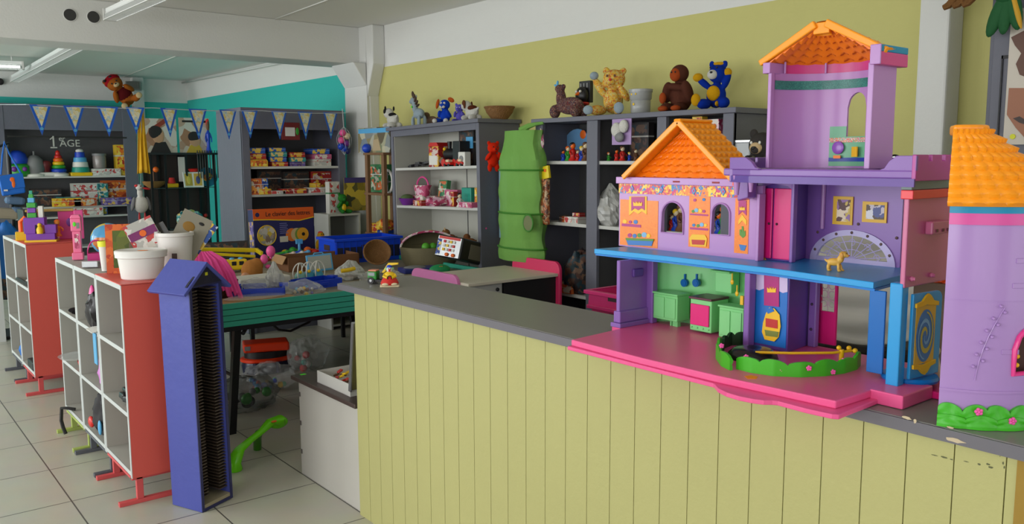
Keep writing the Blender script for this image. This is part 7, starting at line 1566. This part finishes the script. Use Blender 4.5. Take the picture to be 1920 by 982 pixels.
solo('pink_balloon', MB().ell((0, 0, .06), (.042, .042, .055)).ell((0, 0, .002), .012), TPK, 'bright pink balloon above the ginger doll head', 'balloon', (2.52, 5.80, TB+.10))
# right part of the table: carrier, register, trays
cot = mat('carrier_khaki', (120, 112, 84), .9, bump=.3); t = Thing('dolls_carrier', 'khaki fabric dolls carry cot with a pink rim holding green balls', 'carry cot', (3.50, 5.78, TB), R(-28))
b = MB().lathe([(.0, .0), (.16, .0), (.19, .05), (.2, .14), (.185, .14), (.17, .05), (.0, .03)], n=32, sx=1.1, sy=.75); t.p('body', b, cot); hd = MB(); vs = []
for j in range(9):
    v = j/8*PI*.5
    for i in range(17):
        u = PI*i/16; vs.append((.21*math.cos(u)*1.02, .15*math.sin(u)*math.cos(v)*1.0+.0, .13+.12*math.sin(v)*math.sin(u)))
hd.add(vs, [(j*17+i, j*17+i+1, (j+1)*17+i+1, (j+1)*17+i) for j in range(8) for i in range(16)], 0, True)
o = t.p('hood', hd, cot); m_ = o.modifiers.new('t', 'SOLIDIFY'); m_.thickness = .006
t.p('rim_piping', MB().tube([(.214*math.cos(PI*i/16), .0, .13+.12*math.sin(PI*i/16)) for i in range(17)], .008, 6), PR['pink'])
for i, (x, y, z, lb) in enumerate(((-.10, -.10, .12, 'lowest green ball in the khaki carrier'), (-.02, -.04, .19, 'middle green ball in the khaki carrier'), (.08, -.03, .21, 'right green ball in the khaki carrier'))):
    a = R(-28); solo('green_ball', MB().ell((0, 0, 0), .048), pl('ball_green', (90, 176, 50), .4), lb, 'ball', (3.50+x*math.cos(a)-y*math.sin(a), 5.78+x*math.sin(a)+y*math.cos(a), TB+z), 0, 'green balls in the carrier')
t = Thing('shallow_tray', 'dark blue shallow plastic tray before the khaki carrier', 'tray', (3.36, 5.38, TB), R(-12))
t.p('tray', MB().box(-.2, .2, -.11, .11, 0, .05), pl('tray_navy', (40, 50, 130), .4), bevel=.01); t.p('contents', MB().ell((-.05, 0, .05), (.12, .08, .02)), TGY)
t = Thing('toy_register', 'tipped black toy cash register with a silver keyboard and coloured keys', 'toy cash register', (3.66, 5.32, TB+.055), rot=(R(4), R(14), R(14)))
t.p('case', MB().box(-.21, .2, -.12, .12, 0, .20), BLK, bevel=.015); t.p('side_panel', MB().box(-.12, .18, -.1225, -.12, .03, .16), mat('register_grey', (120, 112, 100), .6))
t.p('keyboard', MB().box(-.216, -.21, -.11, .11, .01, .19), SIL, bevel=.002); kk = MB()
for i in range(4):
    for j in range(3): t.p('key', MB().box(-.222, -.216, -.06+i*.03, -.04+i*.03, .06+j*.036, .085+j*.036), [WH, TR, WH, TYE][(i+j) % 4], bevel=.002)
t.p('price_print', MB().box(-.2175, -.216, -.1, .1, .165, .188), TR); t.p('corner_print', MB().box(-.2175, -.216, .07, .108, .02, .16), PR['blue'])
t.p('key', MB().ell((-.222, -.06, .03), (.008, .016, .016)), TOR); t.p('key', MB().ell((-.222, .0, .03), (.008, .016, .016)), TOR)
t = Thing('green_toy_purse', 'green toy purse with an orange sticker behind the lilac desk end', 'toy purse', (3.22, 4.92, .80), R(-20))
t.p('body', MB().ell((0, 0, .045), (.10, .06, .05)), pl('purse_green', (14, 140, 80), .5)); t.p('sticker', MB().obox((-.0, -.045, .07), (.03, .006, .025), (R(-35), 0, 0)), TOR); t.p('flower', MB().ell((-.04, -.05, .02), (.025, .01, .015)), TPK)
solo('toy_car', MB().box(-.03, .03, -.015, .015, .005, .02), TBU, 'tiny blue toy car beside the green purse', 'toy car', (3.40, 4.80, .80), R(20), bevel=.006)
t = Thing('white_board', 'white board lying over the table edge behind the lilac desk end', 'board', (3.15, 4.86, .77)); t.p('board', MB().box(-.42, .42, -.17, .12, 0, .03), wp, bevel=.003)
# ------------------------------------------------------------------ on the bookcases
BT = 1.044
t = Thing('pink_clock_tower', 'tall pink toy clock tower with a green sticker on the near bookcases', 'toy tower', (1.06, 5.25, BT), R(-20)); pk2 = pl('tower_pink', (244, 116, 160), .35)
t.p('base', MB().box(-.045, .045, -.04, .04, 0, .05), pk2, bevel=.006); t.p('shaft', MB().box(-.033, .033, -.03, .03, .05, .20), pk2, bevel=.005); t.p('head', MB().box(-.042, .042, -.037, .037, .20, .29), pk2, bevel=.006); t.p('cap', MB().prism([(-.046, .29), (.046, .29), (.03, .315), (-.03, .315)], 'y', -.04, .04), pk2, bevel=.004)
t.p('price_dot', MB().ell((-.01, -.039, .25), (.013, .003, .016)), STK); t.p('dial', MB().box(.005, .03, -.039, -.037, .22, .26), TGY); t.p('shaft_print', MB().box(-.018, .018, -.032, -.03, .08, .18), PR['pink'])
q = at('z', BT, 240, 524)
t = Thing('maze_game', 'square orange framed board game picture with a green field, propped behind the white tub', 'boxed game', (1.145, 4.44, BT), rot=(R(-7), 0, R(-18)))
og = pr('brick_border', [(206, 84, 30), (224, 110, 40), (190, 60, 30)], 30, .5); t.p('panel', MB().box(-.125, .125, 0, .03, 0, .27), mat('side_orange', (222, 120, 30), .5)); t.p('border', MB().box(-.125, -.088, -.003, 0, 0, .27).box(.088, .125, -.003, 0, 0, .27).box(-.088, .088, -.003, 0, .235, .27).box(-.088, .088, -.003, 0, 0, .03), og); t.p('field', MB().box(-.088, .088, -.002, 0, .03, .235), pr('field_green', [(90, 110, 24), (110, 130, 30), (70, 90, 24), (100, 110, 40)], 20, .5, smooth=True))
t.p('creature_print', MB().ell((.03, -.003, .15), (.035, .002, .05)).ell((.05, -.003, .19), (.03, .002, .03)), pl('print_umber', (100, 84, 60), .5)); t.p('sticker', MB().cyl((.01, -.006, .225), (.01, -.003, .225), .015, n=20), TOR)
tubm = mat('tub_white', (226, 224, 220), .35, spec=.4)
c = at('z', BT, 264, 528)
t = Thing('white_tub', 'wide oval white plastic tub with a lid and an orange sticker on the nearest bookcase', 'tub', (1.128, 4.19, BT), R(-20))
t.p('tub', MB().lathe([(.10, 0), (.108, .005), (.122, .10), (.125, .115), (0, .115)], n=48, sy=.78), tubm); t.p('rim', MB().lathe([(.124, .095), (.134, .098), (.134, .112), (.124, .114)], n=48, sy=.78, close=False), tubm); t.p('lid', MB().lathe([(.136, .112), (.137, .126), (.128, .130), (.118, .124), (0, .124)], n=48, sy=.78), tubm)
t.p('sticker', MB().lathe([(0, .1245), (.028, .1245), (.028, .1252), (0, .1252)], (.01, 0, 0), n=16, sy=.5), pl('orange_sticker', (255, 140, 20), .6))
t = Thing('white_bucket', 'tall white bucket stuffed with magazines behind the blue tower roof', 'bucket', (1.30, 4.36, 1.0), R(-10))
t.o.location.z = BT; t.o.location.x = 1.29
t.p('pail', MB().lathe([(.088, 0), (.108, .15), (.110, .16), (.104, .16), (.084, .006), (0, .006)], n=40), tubm); t.p('rim', MB().lathe([(.108, .145), (.115, .147), (.115, .16), (.108, .161)], n=40, close=False), tubm); t.p('label', MB().obox((-.02, -.1025, .07), (.03, .004, .022), (R(-7), 0, R(-10))), pl('label_brown', (70, 50, 46), .5))
t.p('handle_lug', MB().box(-.118, -.10, -.012, .012, .125, .165), tubm)
for i, (x, y, w_, h_, ry, rz_, m, lb) in enumerate(((-.055, -.01, .14, .22, -24, 10, PR['white'], 'white magazine with a pink strip at the left of the bucket'), (.0, .02, .15, .18, -28, -4, mat('sleeve_dark', (54, 52, 48), .2), 'dark clear sleeve in the middle of the bucket'), (.06, .03, .13, .24, 36, -8, PR['blue'], 'pale blue edged magazine at the right of the bucket'), (.04, .0, .15, .25, 28, 4, mat('magazine_kraft', (150, 144, 128), .6), 'beige magazine with a dark figure leaning out of the bucket'))):
    a = R(-10); t_ = Thing('magazine', lb, 'magazine', (1.29+x*math.cos(a), 4.36+y, BT+.06), rot=(R(-8), R(ry), R(-20+rz_)))
    t_.p('cover', MB().box(-w_/2, w_/2, -.004, .004, 0, h_), m)
    if i == 0: t_.p('strip', MB().obox((0, -.006, h_*.7), (w_*.95, .003, .04), (0, 0, 0)), pl('strip_plum', (130, 50, 110), .5)); t_.p('dot', MB().cyl((0, -.010, h_*.7), (0, -.006, h_*.7), .016, n=16), TOR)
    if i == 3: t_.p('figure_print', MB().ell((-.02, -.005, h_*.7), (.03, .002, .025)), pl('print_ochre', (150, 110, 40), .5)); t_.p('figure_print', MB().ell((.03, -.005, h_*.85), (.014, .002, .008)), BLK)
t = Thing('globe', 'blue inflatable globe with coloured continents in clear wrap', 'globe', (1.27, 5.30, BT), R(0)); t.p('sphere', MB().ell((0, 0, .14), (.13, .13, .13), seg=32, rings=20), pr('globe_print', [(70, 150, 210), (60, 140, 206), (80, 160, 216), (90, 170, 220), (220, 130, 60), (230, 200, 60), (70, 150, 210)], 11, .2)); t.p('stand', MB().lathe([(.06, 0), (.05, .02), (.0, .02)], n=20), TBU)
t = Thing('paper_cup', 'tall white cup with a yellow band left of the orange framed game', 'cup', (1.045, 4.62, BT)); t.p('cup', MB().lathe([(.026, 0), (.042, .14), (.036, .14), (.022, .006), (0, .006)], n=24), tubm); t.p('band', MB().lathe([(.040, .12), (.0445, .12), (.046, .145), (.041, .147)], n=24, close=False), pl('band_yellow', (230, 236, 60), .5))
t = Thing('fox_card', 'small card with an orange fox face standing behind the framed game', 'card', (1.32, 4.95, BT)); t.p('card', MB().box(-.045, .045, 0, .02, 0, .185), pl('card_violet', (90, 90, 150), .5)); t.p('fox_print', MB().prism([(-.035, .06), (.035, .06), (.04, .165), (.012, .13), (-.012, .13), (-.04, .165)], 'y', -.003, 0), pl('fox_cream', (230, 200, 170), .5)); t.p('fox_print', MB().prism([(-.03, .09), (-.008, .10), (-.034, .155)], 'y', -.0045, -.003).prism([(.03, .09), (.008, .10), (.034, .155)], 'y', -.0045, -.003), TOR)
t = Thing('white_box', 'small white lidded box beside the globe', 'box', (1.29, 4.98+.1, BT+.0)); t.p('box', MB().box(-.05, .05, -.04, .04, 0, .15), tubm, bevel=.004); t.p('lid', MB().box(-.055, .055, -.045, .045, .15, .17), tubm, bevel=.004); t.o.location = (1.22, 4.98, BT)
q = at('z', BT, 178, 500); mg2 = pl('magenta_plastic', (206, 50, 130), .35)
t = Thing('magenta_basket', 'open magenta plastic basket between the pink clock tower and the white cup', 'basket', (1.13, 4.86, BT), R(-15)); t.p('floor', MB().box(-.06, .06, -.05, .05, 0, .006), mg2)
for s in (-1, 1): t.p('side', MB().box(-.06, .06, s*.05-.003, s*.05+.003, 0, .07), mg2); t.p('side', MB().box(s*.06-.003, s*.06+.003, -.05, .05, 0, .09), mg2)
t.p('handle', MB().tube([(.06*math.cos(PI*k/10), 0, .07+.07*math.sin(PI*k/10)) for k in range(11)], .005, 6), mg2)
solo('metal_tin', MB().box(-.04, .04, -.02, .02, 0, .035), SIL, 'small silver tin with a pink edge at the front of the bookcase top', 'tin', (1.03, 4.82, BT), R(-30), bevel=.004)
gbox('small dark pink picture tin beside the silver one', (1.10, 5.05, BT), .06, .05, .04, R(-10), 'pink', name='small_box', cat='box')
# toy block castle on the far bookcases
pp = pl('brick_purple', (120, 50, 170), .35)
X0, Y0 = 1.10, 6.38
q = at('z', BT, 82, 462)
t = Thing('block_castle', 'purple, yellow and green toy brick castle with a tall block tower on the far bookcase', 'toy brick castle', (1.09, 6.62, BT), R(-20))
t.p('base_plate', MB().box(-.10, .10, -.06, .06, 0, .015), TYE, bevel=.002); t.p('purple_wall', MB().box(-.09, .09, -.05, .05, .015, .06), pp, bevel=.002); t.p('purple_wall', MB().box(-.10, -.03, -.05, .05, .06, .17).box(.03, .10, -.05, .05, .06, .12).box(-.03, .03, -.05, .05, .12, .17), pp, bevel=.002)
for i, (z, w_, m) in enumerate(((.17, .055, TGR), (.205, .05, pp), (.24, .055, TGR), (.275, .04, TLB), (.30, .028, TGR), (.325, .02, TTE))): t.p('brick', MB().box(-.05-w_/2, -.05+w_/2, -w_/2, w_/2, z, z+.033), m, bevel=.002)
t.p('brick', MB().box(-.01, .02, -.02, .02, .17, .25), WH, bevel=.002)
st = MB()
for x in (-.08, .0, .07): st.cyl((x, -.0, .06), (x, 0, .066), .01)
t.p('king', MB().lathe([(.02, .06), (.022, .09), (.012, .11), (0, .112)], (.0, -.058, 0), n=12).ell((0, -.058, .12), .014), TYE)
t = Thing('yellow_bricks', 'orange and yellow brick arch left of the purple brick castle', 'toy bricks', (1.04, 6.80, BT), R(-10)); t.p('base', MB().box(-.06, .06, -.04, .04, 0, .06), TYE, bevel=.003); t.p('arch', MB().tube([(-.025, 0, .06), (-.025, 0, .13), (0, 0, .16), (.025, 0, .13), (.025, 0, .06)], .014, 8), TOR)
t = Thing('pink_crate_toy', 'pink and magenta toy basket house behind the brick castle', 'toy house', (1.22, 6.72, BT), R(-12)); t.p('wall', MB().box(-.17, -.07, -.02, .05, 0, .20), pl('peach_pink', (214, 110, 110), .5), bevel=.004); t.p('wall', MB().box(.02, .16, -.02, .05, 0, .2), mg2, bevel=.004); t.p('edge', MB().box(-.18, .12, -.03, .06, .2, .215), pl('straw', (196, 160, 90), .7), bevel=.003); t.p('oval_window', MB().ell((.09, -.022, .12), (.02, .004, .03)), TPU); t.p('tower', MB().box(.12, .18, -.05, .02, 0, .205), TPK, bevel=.006)
fig('small orange mouse figure leaning out of the magenta toy house', (1.21, 6.60, BT+.03), .12, TOR, pl('mouse_orange', (220, 130, 40), .5), TOR)
solo('black_case', MB().box(-.12, .12, -.05, .05, 0, .20), mat('case_black', (38, 36, 38), .5), 'tall black case at the far end of the far bookcases', 'case', (1.12, 7.15, BT), RW, bevel=.006)
# ------------------------------------------------------------------ in the bookcases
def oB(px, py, z): q = at('x', 1.06, px, py); return Vector((1.06, q.y, z))
plush('orange and black plush in the upper cell of the farthest near bookcase', (1.06, 5.22, .742), .16, RW, bear(), [('bib', pl('bib_orange', (226, 100, 40), .6), [((0, -.17, .25), (.14, .06, .14))]), ('patch', fur('tan', (176, 120, 60)), [((-.1, -.05, .86), (.14, .14, .07))])], fbk)
def bagm(label, c, r, m, seed, parts=()): return crumple(label, c, r, m, 'bag', 'small_bag', seed, neck=False, amp=.3, extra=list(parts) or None)
bagm('black and pink pencil case hanging out of the middle bookcase', (1.03, 4.70, .742), (.06, .07, .11), BLK, 31, [('pink_lining', MB().ell((-.02, .04, .12), (.02, .03, .10)), TPK)])
solo('paper_label', MB().obox((0, 0, 0), (.09, .12, .006), (0, R(-14), 0)), WH, 'white paper label lying on the shelf under the pink and black case', 'label', (1.0, 4.62, .755))
solo('paper_tag', MB().box(0, .004, -.03, .03, -.16, 0), TLB, 'pale blue paper tag hanging below the middle bookcase shelf', 'label', (.975, 4.60, .735))
bagm('blue pouch in the upper cell of the nearest bookcase', (1.12, 4.16, .742), (.05, .05, .075), TBU, 32)
t = Thing('glass_plates', 'clear glass plate sticking out of the middle cell with a red bowl', 'glassware', (1.02, 5.20, .442)); t.p('plate', MB().lathe([(0, .05), (.10, .055), (.11, .065), (0, .06)], n=28), mat('clear_glassware', (220, 226, 226), .1, alpha=.4)); t.p('bowl', MB().lathe([(0, 0), (.05, .01), (.06, .05), (.0, .05)], (.03, -.09, 0), n=20), TR)
bagm('small lilac pouch in the middle cell of the middle bookcase', (1.04, 4.62, .442), (.05, .05, .10), pl('pouch_lilac', (200, 130, 200), .6), 33)
for i, (y, z) in enumerate(((4.30, .442), (4.22, .442))):
    solo('wallet', MB().obox((0, 0, .02), (.10, .07, .03), (0, R(8), R(20*i))).obox((.01, .0, .045), (.09, .065, .02), (0, R(12), R(30*i))), mat('wallet_black', (36, 36, 38), .3), ['black folded wallet at the left of the nearest bookcase shelf', 'black folded wallet at the right of the nearest bookcase shelf'][i], 'wallet', (1.06, y, z), bevel=.008)
bagm('magenta pouch in the low cell of the farthest near bookcase', (1.06, 5.06, .16), (.05, .04, .10), TMG, 34)
bagm('black backpack with red trim in the low cell of the middle bookcase', (1.07, 4.76, .16), (.09, .11, .13), mat('pack_black', (34, 32, 34), .7), 35, [('red_trim', MB().ell((-.09, .05, .06), (.015, .04, .03)), TR), ('blue_tag', MB().ell((-.08, -.09, .06), (.01, .02, .04)), TLB)])
solo('black_strap', MB().tube([(1.0, 5.30, .17), (.96, 5.32, .18), (.94, 5.36, .175), (.935, 5.37, .10), (.94, 5.36, .06), (.95, 5.35, .02)], .010, 6), BLK, 'black bag strap dangling from the low shelf to the floor', 'strap')
solo('black_belt', MB().tube([(1.02, 6.50, .80), (.99, 6.60, .79), (.98, 6.70, .80), (.975, 6.82, .80), (.985, 6.9, .79)], .014, 6), BLK, 'black belt lying across the upper shelf of the far bookcases', 'belt', (0, 0, -.03))
solo('black_radio', MB().box(-.05, .05, -.10, .10, 0, .06), BLK, 'flat black box on the low shelf of the far bookcase', 'box', (1.03, 6.60, .16), bevel=.008)
crumple('white crumpled cloth in the upper cell of the far bookcase', (1.08, 6.62, .742), (.07, .08, .045), WH, 'cloth', 'white_rag', 36, neck=False)
bagm('blue pouch low in the narrow far bookcase', (1.04, 7.05, .16), (.05, .06, .08), pl('pouch_blue', (40, 110, 190), .6), 37)
# ------------------------------------------------------------------ under the table
lg = pl('lime_plastic', (110, 214, 20), .2); q = at('z', 0, 445, 880); e2 = at('z', .0, 500, 840)
t = Thing('lime_toy', 'bright lime green dumbbell shaped ride toy with an orange dot under the table', 'toy', (1.60, 4.32, 0))
pA = at('y', 4.24, 443, 865); pB = at('y', 4.42, 520, 795)
pts = [(1.475, 4.235, .06), (1.49, 4.24, .13), (1.51, 4.25, .165), (1.58, 4.29, .20), (1.66, 4.33, .235), (1.73, 4.37, .28), (1.78, 4.39, .275), (1.79, 4.395, .235)]
t.p('bar', MB().tube(pts, [.032, .034, .028, .022, .022, .032, .045, .035], 14), lg, world=True)
t.p('foot_end', MB().lathe([(0, 0), (.034, .0), (.038, .01), (.030, .08), (.0, .085)], (1.475, 4.235, 0), n=20), lg, world=True); t.p('cup_end', MB().ell((1.785, 4.395, .25), (.055, .03, .055)), lg, world=True); t.p('sticker', MB().ell((1.735, 4.335, .30), (.016, .008, .010)), TOR, world=True); t.p('inner_leg', MB().tube([(1.66, 4.36, .22), (1.68, 4.44, .12), (1.69, 4.47, .0)], .022, 10), pl('lime_dark', (60, 130, 20), .3), world=True)
t = Thing('toy_workbench', 'orange red and dark blue moulded toy case under the teal table', 'toy case', (2.42, 6.15, 0), R(-18)); rd = pl('case_red', (240, 62, 20), .3); nb = pl('case_navy', (20, 24, 60), .3)
t.p('base', MB().lathe([(.24, 0), (.25, .10), (.235, .14), (0, .14)], n=40, sx=1.05, sy=.7), nb); t.p('rim', MB().lathe([(.25, .14), (.262, .15), (.262, .18), (.245, .19), (0, .19)], n=40, sx=1.05, sy=.7), rd); t.p('drum', MB().lathe([(.22, .19), (.22, .27), (.0, .27)], n=40, sx=1.05, sy=.7), BLK); t.p('lid', MB().box(-.24, .24, -.14, .14, .27, .38), rd, bevel=.02); t.p('lid_decal', MB().obox((-.20, -.142, .33), (.06, .004, .05)), TGY)
for x in (-.12, .12): t.p('rib', MB().cyl((x, -.165, .02), (x, -.165, .15), .03), nb)
crumple('big clear bag of coloured play balls and foil under the table', (2.30, 5.55, 0), (.30, .22, .16), clr, seed=41, neck=False, amp=.3, extra=beads(26, (.28, .2, .13), [TR, TLB, TYE, pl('mint', (120, 190, 150), .4), TBU, WH], 9, .028))
crumple('dark crumpled bag with green bits near the table leg', (1.98, 5.25, 0), (.22, .16, .12), mat('smoky_film', (90, 96, 90), .15, alpha=.42), seed=42, neck=False, amp=.3, extra=beads(10, (.2, .14, .1), [TGR, TGY, BLK], 10, .03))
crumple('clear bag with red and white wrapping at the back under the table', (2.75, 5.95, 0), (.16, .12, .14), clr, seed=43, neck=False, extra=beads(8, (.14, .1, .1), [TR, WH, TTE], 11, .03))
t = Thing('metal_pallet', 'dark steel slatted stand on the floor behind the table legs', 'stand', (3.0, 6.6, 0), R(-4))
for i in range(5): t.p('slat', MB().box(-.55, .55, -.3+i*.14, -.24+i*.14, .34, .36), mat('slat_dark', (64, 60, 58), .5))
for x in (-.5, .5):
    for y in (-.28, .28): t.p('leg', MB().box(x-.015, x+.015, y-.015, y+.015, 0, .34), BLK)
t = Thing('black_cable', 'black cable hanging in a loop under the table edge', 'cable', (0, 0, 0)); t.p('cable', MB().tube([(2.0, 4.9, .64), (2.1, 4.95, .55), (2.2, 5.0, .52), (2.35, 5.05, .55), (2.5, 5.1, .64)], .008, 6), BLK); 
# ------------------------------------------------------------------ right edge: posters, parrot, hand
x_ = 3.925; a = at('x', x_, 1898, 20); b_ = at('x', x_, 1885, 268)
t = Thing('face_poster', 'tall white poster with large brown drawn faces leaning on the grey cupboard', 'poster', (x_, a.y, 0))
yA = at('x', x_, 1888, 150).y; za, zc2 = at('x', x_, 1895, 18).z, at('x', x_, 1900, 271).z
t.p('sheet', MB().box(x_, x_+.01, .70, yA, zc2, za), mat('poster_white', (200, 190, 176), .4), world=True)
t.p('face_print', MB().prism([(q.y, q.z) for q in (at('x', x_, *p) for p in ((1896, 70), (1925, 55), (1925, 145), (1912, 140), (1905, 120), (1915, 100), (1903, 85)))], 'x', x_-.002, x_), pl('face_brown', (96, 60, 44), .5), world=True)
t.p('face_print', MB().prism([(q.y, q.z) for q in (at('x', x_, *p) for p in ((1892, 165), (1925, 165), (1925, 262), (1905, 240), (1888, 215)))], 'x', x_-.002, x_), pl('face_tan', (160, 104, 76), .5), world=True)
t.p('eye_print', MB().prism([(q.y, q.z) for q in (at('x', x_, *p) for p in ((1900, 222), (1912, 218), (1925, 226), (1925, 234), (1912, 230)))], 'x', x_-.004, x_-.002), pl('face_dark', (60, 44, 40), .5), world=True)
t.p('dot_sticker', MB().cyl((x_-.004, at('x', x_, 1899, 256).y, at('x', x_, 1899, 256).z), (x_, at('x', x_, 1899, 256).y, at('x', x_, 1899, 256).z), .011, n=16), pl('lemon_dot', (220, 220, 30), .5), world=True)
q = at('x', 3.86, 1882, 10); t = Thing('parrot_toy', 'dark green feathered toy parrot tail edged with yellow at the top right', 'plush toy', (3.86, q.y, q.z))
gf = mat('feather_green', (20, 84, 40), .8, bump=.3); 
for i, (dy, dz, r) in enumerate(((.02, -.03, 20), (-.01, -.02, 4), (-.04, -.01, -12))): t.p('feather', MB().ell((0, dy, dz), (.02, .030, .10), (R(r), 0, 0)), gf)
t.p('feather', MB().ell((-.01, -.05, -.01), (.012, .012, .10), (R(-16), 0, 0)), pl('feather_yellow', (200, 150, 30), .6)); t.p('body', MB().ell((0, -.01, .12), (.05, .07, .12)), gf); t.p('cord', MB().cyl((0, 0, .2), (0, 0, ZC1-q.z), .003, n=6), BLK)
q = at('x', 3.86, 1812, 4); t = Thing('plush_hand', 'brown plush hand with stubby fingers hanging in at the top edge', 'plush toy', (3.86, q.y, q.z)); fh = fur('hand_brown', (120, 84, 50))
t.p('palm', MB().ell((0, 0, .05), (.04, .08, .05)), fh); t.p('cord', MB().cyl((0, 0, .09), (0, 0, ZC1-q.z), .003, n=6), BLK)
for i in range(3): t.p('finger', MB().tube([(0, .04-.04*i, .03), (-.01, .07-.04*i, -.005), (-.01, .09-.04*i, -.012)], [.02, .017, .013], 8), fh)
# ------------------------------------------------------------------ sizes and places read off the photo, each thing kept at its own depth
bpy.context.view_layer.update()
def _pix(p):
    d = p-EYE; c = [d.dot(Vector(_m.col[k])) for k in range(3)]; return CX-F*c[0]/c[2], CY+F*c[1]/c[2]
def _tree(o):
    yield o
    for c in o.children: yield from _tree(c)
def _bb(o):
    P = []
    for q in _tree(o):
        if q.type == 'MESH':
            vs = q.data.vertices; k = max(1, len(vs)//200)
            P += [_pix(q.matrix_world @ vs[i].co) for i in range(0, len(vs), k)]
    return min(p[0] for p in P), max(p[0] for p in P), min(p[1] for p in P), max(p[1] for p in P)
VR = Vector((_X[0], _Y[0], 0)).normalized()
def fit(label, x0, x1, y0, y1, mode='u', base=True):
    """scale a thing about its base and slide it sideways, at its own distance, to the width and height it has"""
    o = next((o for o in bpy.data.objects if o.parent is None and (o.name == label or o.get('label', '').startswith(label))), None)
    if o is None: print('fit: no', label); return
    for _ in range(3):
        a, b, c, d = _bb(o); sw = (x1-x0)/(b-a); sh = (y1-y0)/(d-c)
        s = {'u': math.sqrt(sw*sh), 'w': sw, 'h': sh}.get(mode, 1)
        if mode == 'f': o.scale = (o.scale[0]*sw, o.scale[1]*sw, o.scale[2]*sh)
        else: o.scale = o.scale*s
        bpy.context.view_layer.update(); a, b, c, d = _bb(o)
        dist = (o.location-EYE).dot(-Vector((_m[0][2], _m[1][2], _m[2][2])))
        o.location += VR*(((x0+x1)-(a+b))/2*dist/F)
        if not base: o.location.z -= ((y0+y1)-(c+d))/2*dist/F
        bpy.context.view_layer.update()
for a in (('ginger teddy', 186, 272, 143, 204), ('white seagull', 245, 284, 345, 425, 'u', False), ('brown and cream striped', 793, 822, 196, 226), ('pale blue toy zebra', 757, 810, 182, 226), ('royal blue dog', 808, 854, 179, 223),
          ('violet plush', 847, 873, 187, 223), ('white and brown spotted dog', 862, 906, 192, 227), ('scarlet red', 909, 941, 265, 321, 'u', False), ('light brown and white', 826, 863, 410, 442, 'u'), ('brown plush animal', 868, 897, 420, 447, 'u'),
          ('multicoloured knitted', 1022, 1110, 164, 222), ('black toy bird', 1076, 1113, 146, 216), ('yellow teddy', 1091, 1183, 136, 222), ('translucent silver', 1179, 1224, 162, 213), ('brown gorilla', 1232, 1302, 121, 208), ('blue and yellow patch', 1292, 1376, 120, 204),
          ('ginger fluffy', 452, 507, 460, 516), ('small pink plush', 440, 462, 478, 500), ('mint green ball', 547, 578, 487, 525), ('middle teal', 563, 594, 487, 525), ('right teal', 580, 611, 487, 525),
          ('tall knotted', 495, 536, 492, 546), ('clear plastic bag of blue', 528, 606, 516, 556), ('clear crumpled bag beside', 455, 500, 513, 545), ('large milky', 630, 680, 480, 526), ('blue plastic tray rack lying', 432, 541, 525, 560, 'w'), ('blue plastic tray rack at the right', 536, 642, 508, 547, 'w'),
          ('doll with a long pink', 362, 457, 446, 548, 'f'), ('wide oval', 213, 314, 469, 531, 'f'), ('tall white bucket', 289, 364, 449, 530, 'f'), ('square orange', 196, 291, 427, 522, 'f'), ('tall pink toy clock', 130, 159, 402, 488, 'f'), ('blue inflatable', 173, 232, 395, 465), ('tall white cup', 182, 207, 456, 514, 'f'),
          ('small card with', 246, 270, 404, 452, 'f'), ('open magenta', 163, 198, 458, 508, 'f'), ('large orange and navy', 464, 592, 382, 468, 'w'), ('yellow toy bus', 421, 463, 449, 482), ('yellow plastic frame', 389, 470, 430, 462), ('black boxed toy', 372, 470, 402, 462, 'w'), ('dark navy box', 392, 470, 455, 490, 'w'),
          ('brown cardboard box', 508, 674, 466, 512, 'w'), ('big royal', 592, 756, 437, 497, 'f'), ('round wicker basket', 677, 737, 462, 505), ('khaki', 749, 862, 436, 502, 'w'), ('lowest green', 777, 792, 470, 486, 'u', False), ('middle green ball', 790, 807, 455, 471, 'u', False), ('right green ball', 804, 820, 455, 470, 'u', False),
          ('tipped black', 814, 936, 440, 504, 'f'), ('dark blue shallow', 751, 822, 484, 505), ('green toy purse', 805, 844, 487, 508), ('tiny blue', 843, 857, 501, 509), ('grey magnetic', 572, 626, 472, 511, 'f', False), ('bright blue shoulder', -4, 49, 264, 368, 'f', False), ('toy figure in red cap', 384, 398, 224, 288, 'f'),
          ('little golden puppy', 1549, 1590, 466, 512), ('bright lime', 426, 540, 779, 886, 'f'), ('orange red and dark', 450, 547, 610, 682, 'f'), ('landscape picture box', 671, 735, 236, 286, 'f'), ('small round grey mirror', 1652, 1696, 228, 340, 'w'), ('purple, yellow and green toy', 43, 112, 364, 462, 'u'), ('bright pink balloon', 498, 517, 461, 484, 'u', False),
          ('big clear bag', 440, 560, 650, 742, 'w'), ('pink and orange hanging', 1008, 1020, 240, 285, 'f', False), ('green gauze', 0, 0, 0, 0) if False else ('tiny grey figurine', 744, 750, 303, 315)):
    fit(*a)
